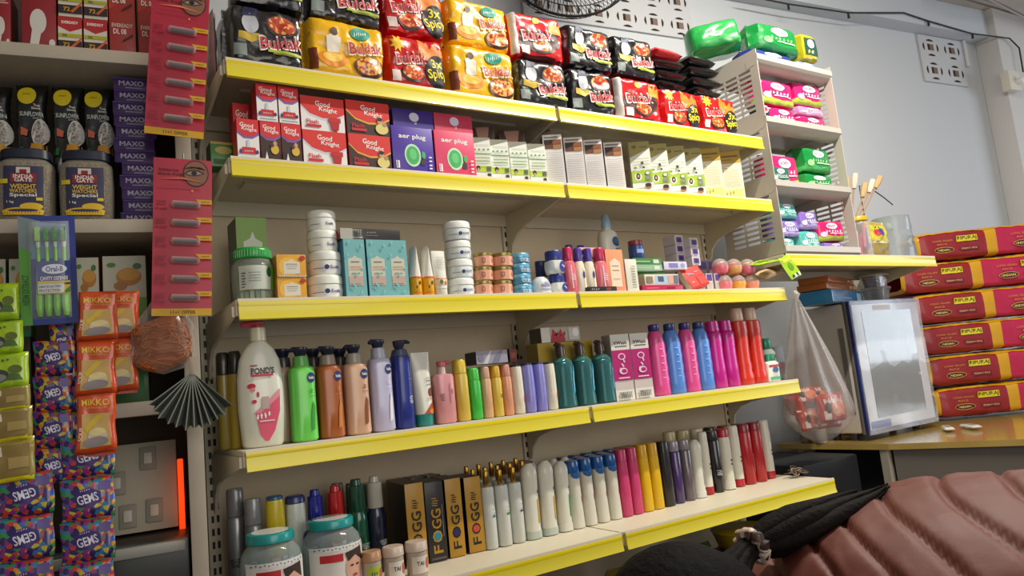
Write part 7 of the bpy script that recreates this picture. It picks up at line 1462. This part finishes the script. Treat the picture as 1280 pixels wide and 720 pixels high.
# placing: everything above is laid out around the feet
SH = Vector((-.27, .02, .030)); BASE = Vector((1.10, -1.0, FLOOR))
PR.location = BASE
PIV = Vector((.49, -.83, 0)); ANG = radians(-36); RM = Matrix.Rotation(ANG, 3, 'Z')
for o in list(PR.children): o.location = RM@(SH-PIV)+PIV-BASE; o.rotation_euler = (0, 0, ANG)
HM = m('#060404', .8, 0, 0, .8, 90)
def ray_at(u, v, dist):
    d = (AX*(u-640)+AY*(v-360)+AZ*FPX).normalized(); return CAM+d*dist-BASE
hc = ray_at(866, 790, .98); g = G(); R_ = []
for i in range(21):
    ph = pi*i/20; r = []
    for j in range(32):
        t = 2*pi*j/32; v = Vector((cos(ph)*.118, sin(ph)*cos(t)*.098, sin(ph)*sin(t)*.100)); v *= 1+.03*noise.noise(v*30)
        v.rotate(Matrix.Rotation(radians(30), 3, 'Y').to_euler()); r.append(hc+v)
    R_.append(r)
g.loft(R_, HM); hair = g.obj('hair', PR, 80)
fc = hc+Vector((-.03, 0, -.075)); fd = Vector((-.45, .15, -.9)).normalized()
g = G(); g.tube([fc, fc+fd*.025, fc+fd*.036], [.014, .010, .004], m('#a8765a', .55), 8); g.obj('nose', PR, 60)
for s_ in (-1, 1):
    g = G(); q = fc+Vector((.0, .03*s_, -.008)); g.rev([(-.008, .004), (0, .010), (.008, .004)], m('#e8e0d8', .3), 10, Matrix.Translation(q)); g.obj('eye', PR, 60)
g = G(); q = hc+Vector((-.075, 0, -.085)); g.tube([q+Vector((.0, -.02, 0)), q+Vector((-.006, 0, -.006)), q+Vector((0, .02, 0))], [.003, .006, .003], m('#9a4a48', .5), 8); g.obj('mouth', PR, 60)
# ponytail: tied at the scrunchie, flung over the shoulder
pt = [ray_at(u, v, d_) for u, v, d_ in ((915, 712, 1.00), (938, 684, 1.03), (968, 671, 1.05), (1005, 655, 1.07), (1045, 637, 1.10), (1085, 618, 1.13), (1112, 603, 1.15))]
rd = [.022, .014, .026, .030, .027, .019, .005]
g = G(); out = []; ro = []
for k in range(49):
    f = k/48; out.append(spl(pt, f)); ro.append(spl(rd, f))
hm_ = m('#0e0706', .75, 0, 0, .5, 160); [setattr(x.node_tree.nodes['Principled BSDF'].inputs['Specular IOR Level'], 'default_value', .15) for x in (hm_, HM)]; g = G(); rr = random.Random(4)
for q in range(26):
    a0 = rr.uniform(0, 2*pi); q0 = rr.uniform(.1, .75); L = rr.uniform(.72, 1.0); path = []; rads = []
    for i in range(int(48*L)+1):
        p = out[i]; d = (out[min(i+1, 48)]-out[max(i-1, 0)]).normalized(); sd = d.cross(Vector((0, 0, 1))).normalized(); up = sd.cross(d)
        w_ = ro[i]*q0; path.append(p+(sd*cos(a0+i*.012)+up*sin(a0+i*.012))*w_); rads.append(max(.0012, ro[i]*.42*min(1, (48*L-i)/14+.12)))
    g.tube(path, rads, hm_, 8)
pony = g.obj('ponytail', hair, 80)
g = G(); c = ray_at(941, 682, 1.035); d = (pt[2]-pt[0]).normalized(); sd = d.cross(Vector((0, 0, 1))).normalized(); up = sd.cross(d)
g.tube([c+(sd*cos(2*pi*k/30)+up*sin(2*pi*k/30))*(.017+.003*sin(k*1.9)) for k in range(31)], [.008+.002*sin(k*2.3) for k in range(31)], cells('scrunchie', ['#cdb9a8', '#3a2a28', '#e0cdbc', '#b89a88', '#5a4038'], 90, .6), 10, False)
g.obj('patterned_scrunchie', hair, 60)
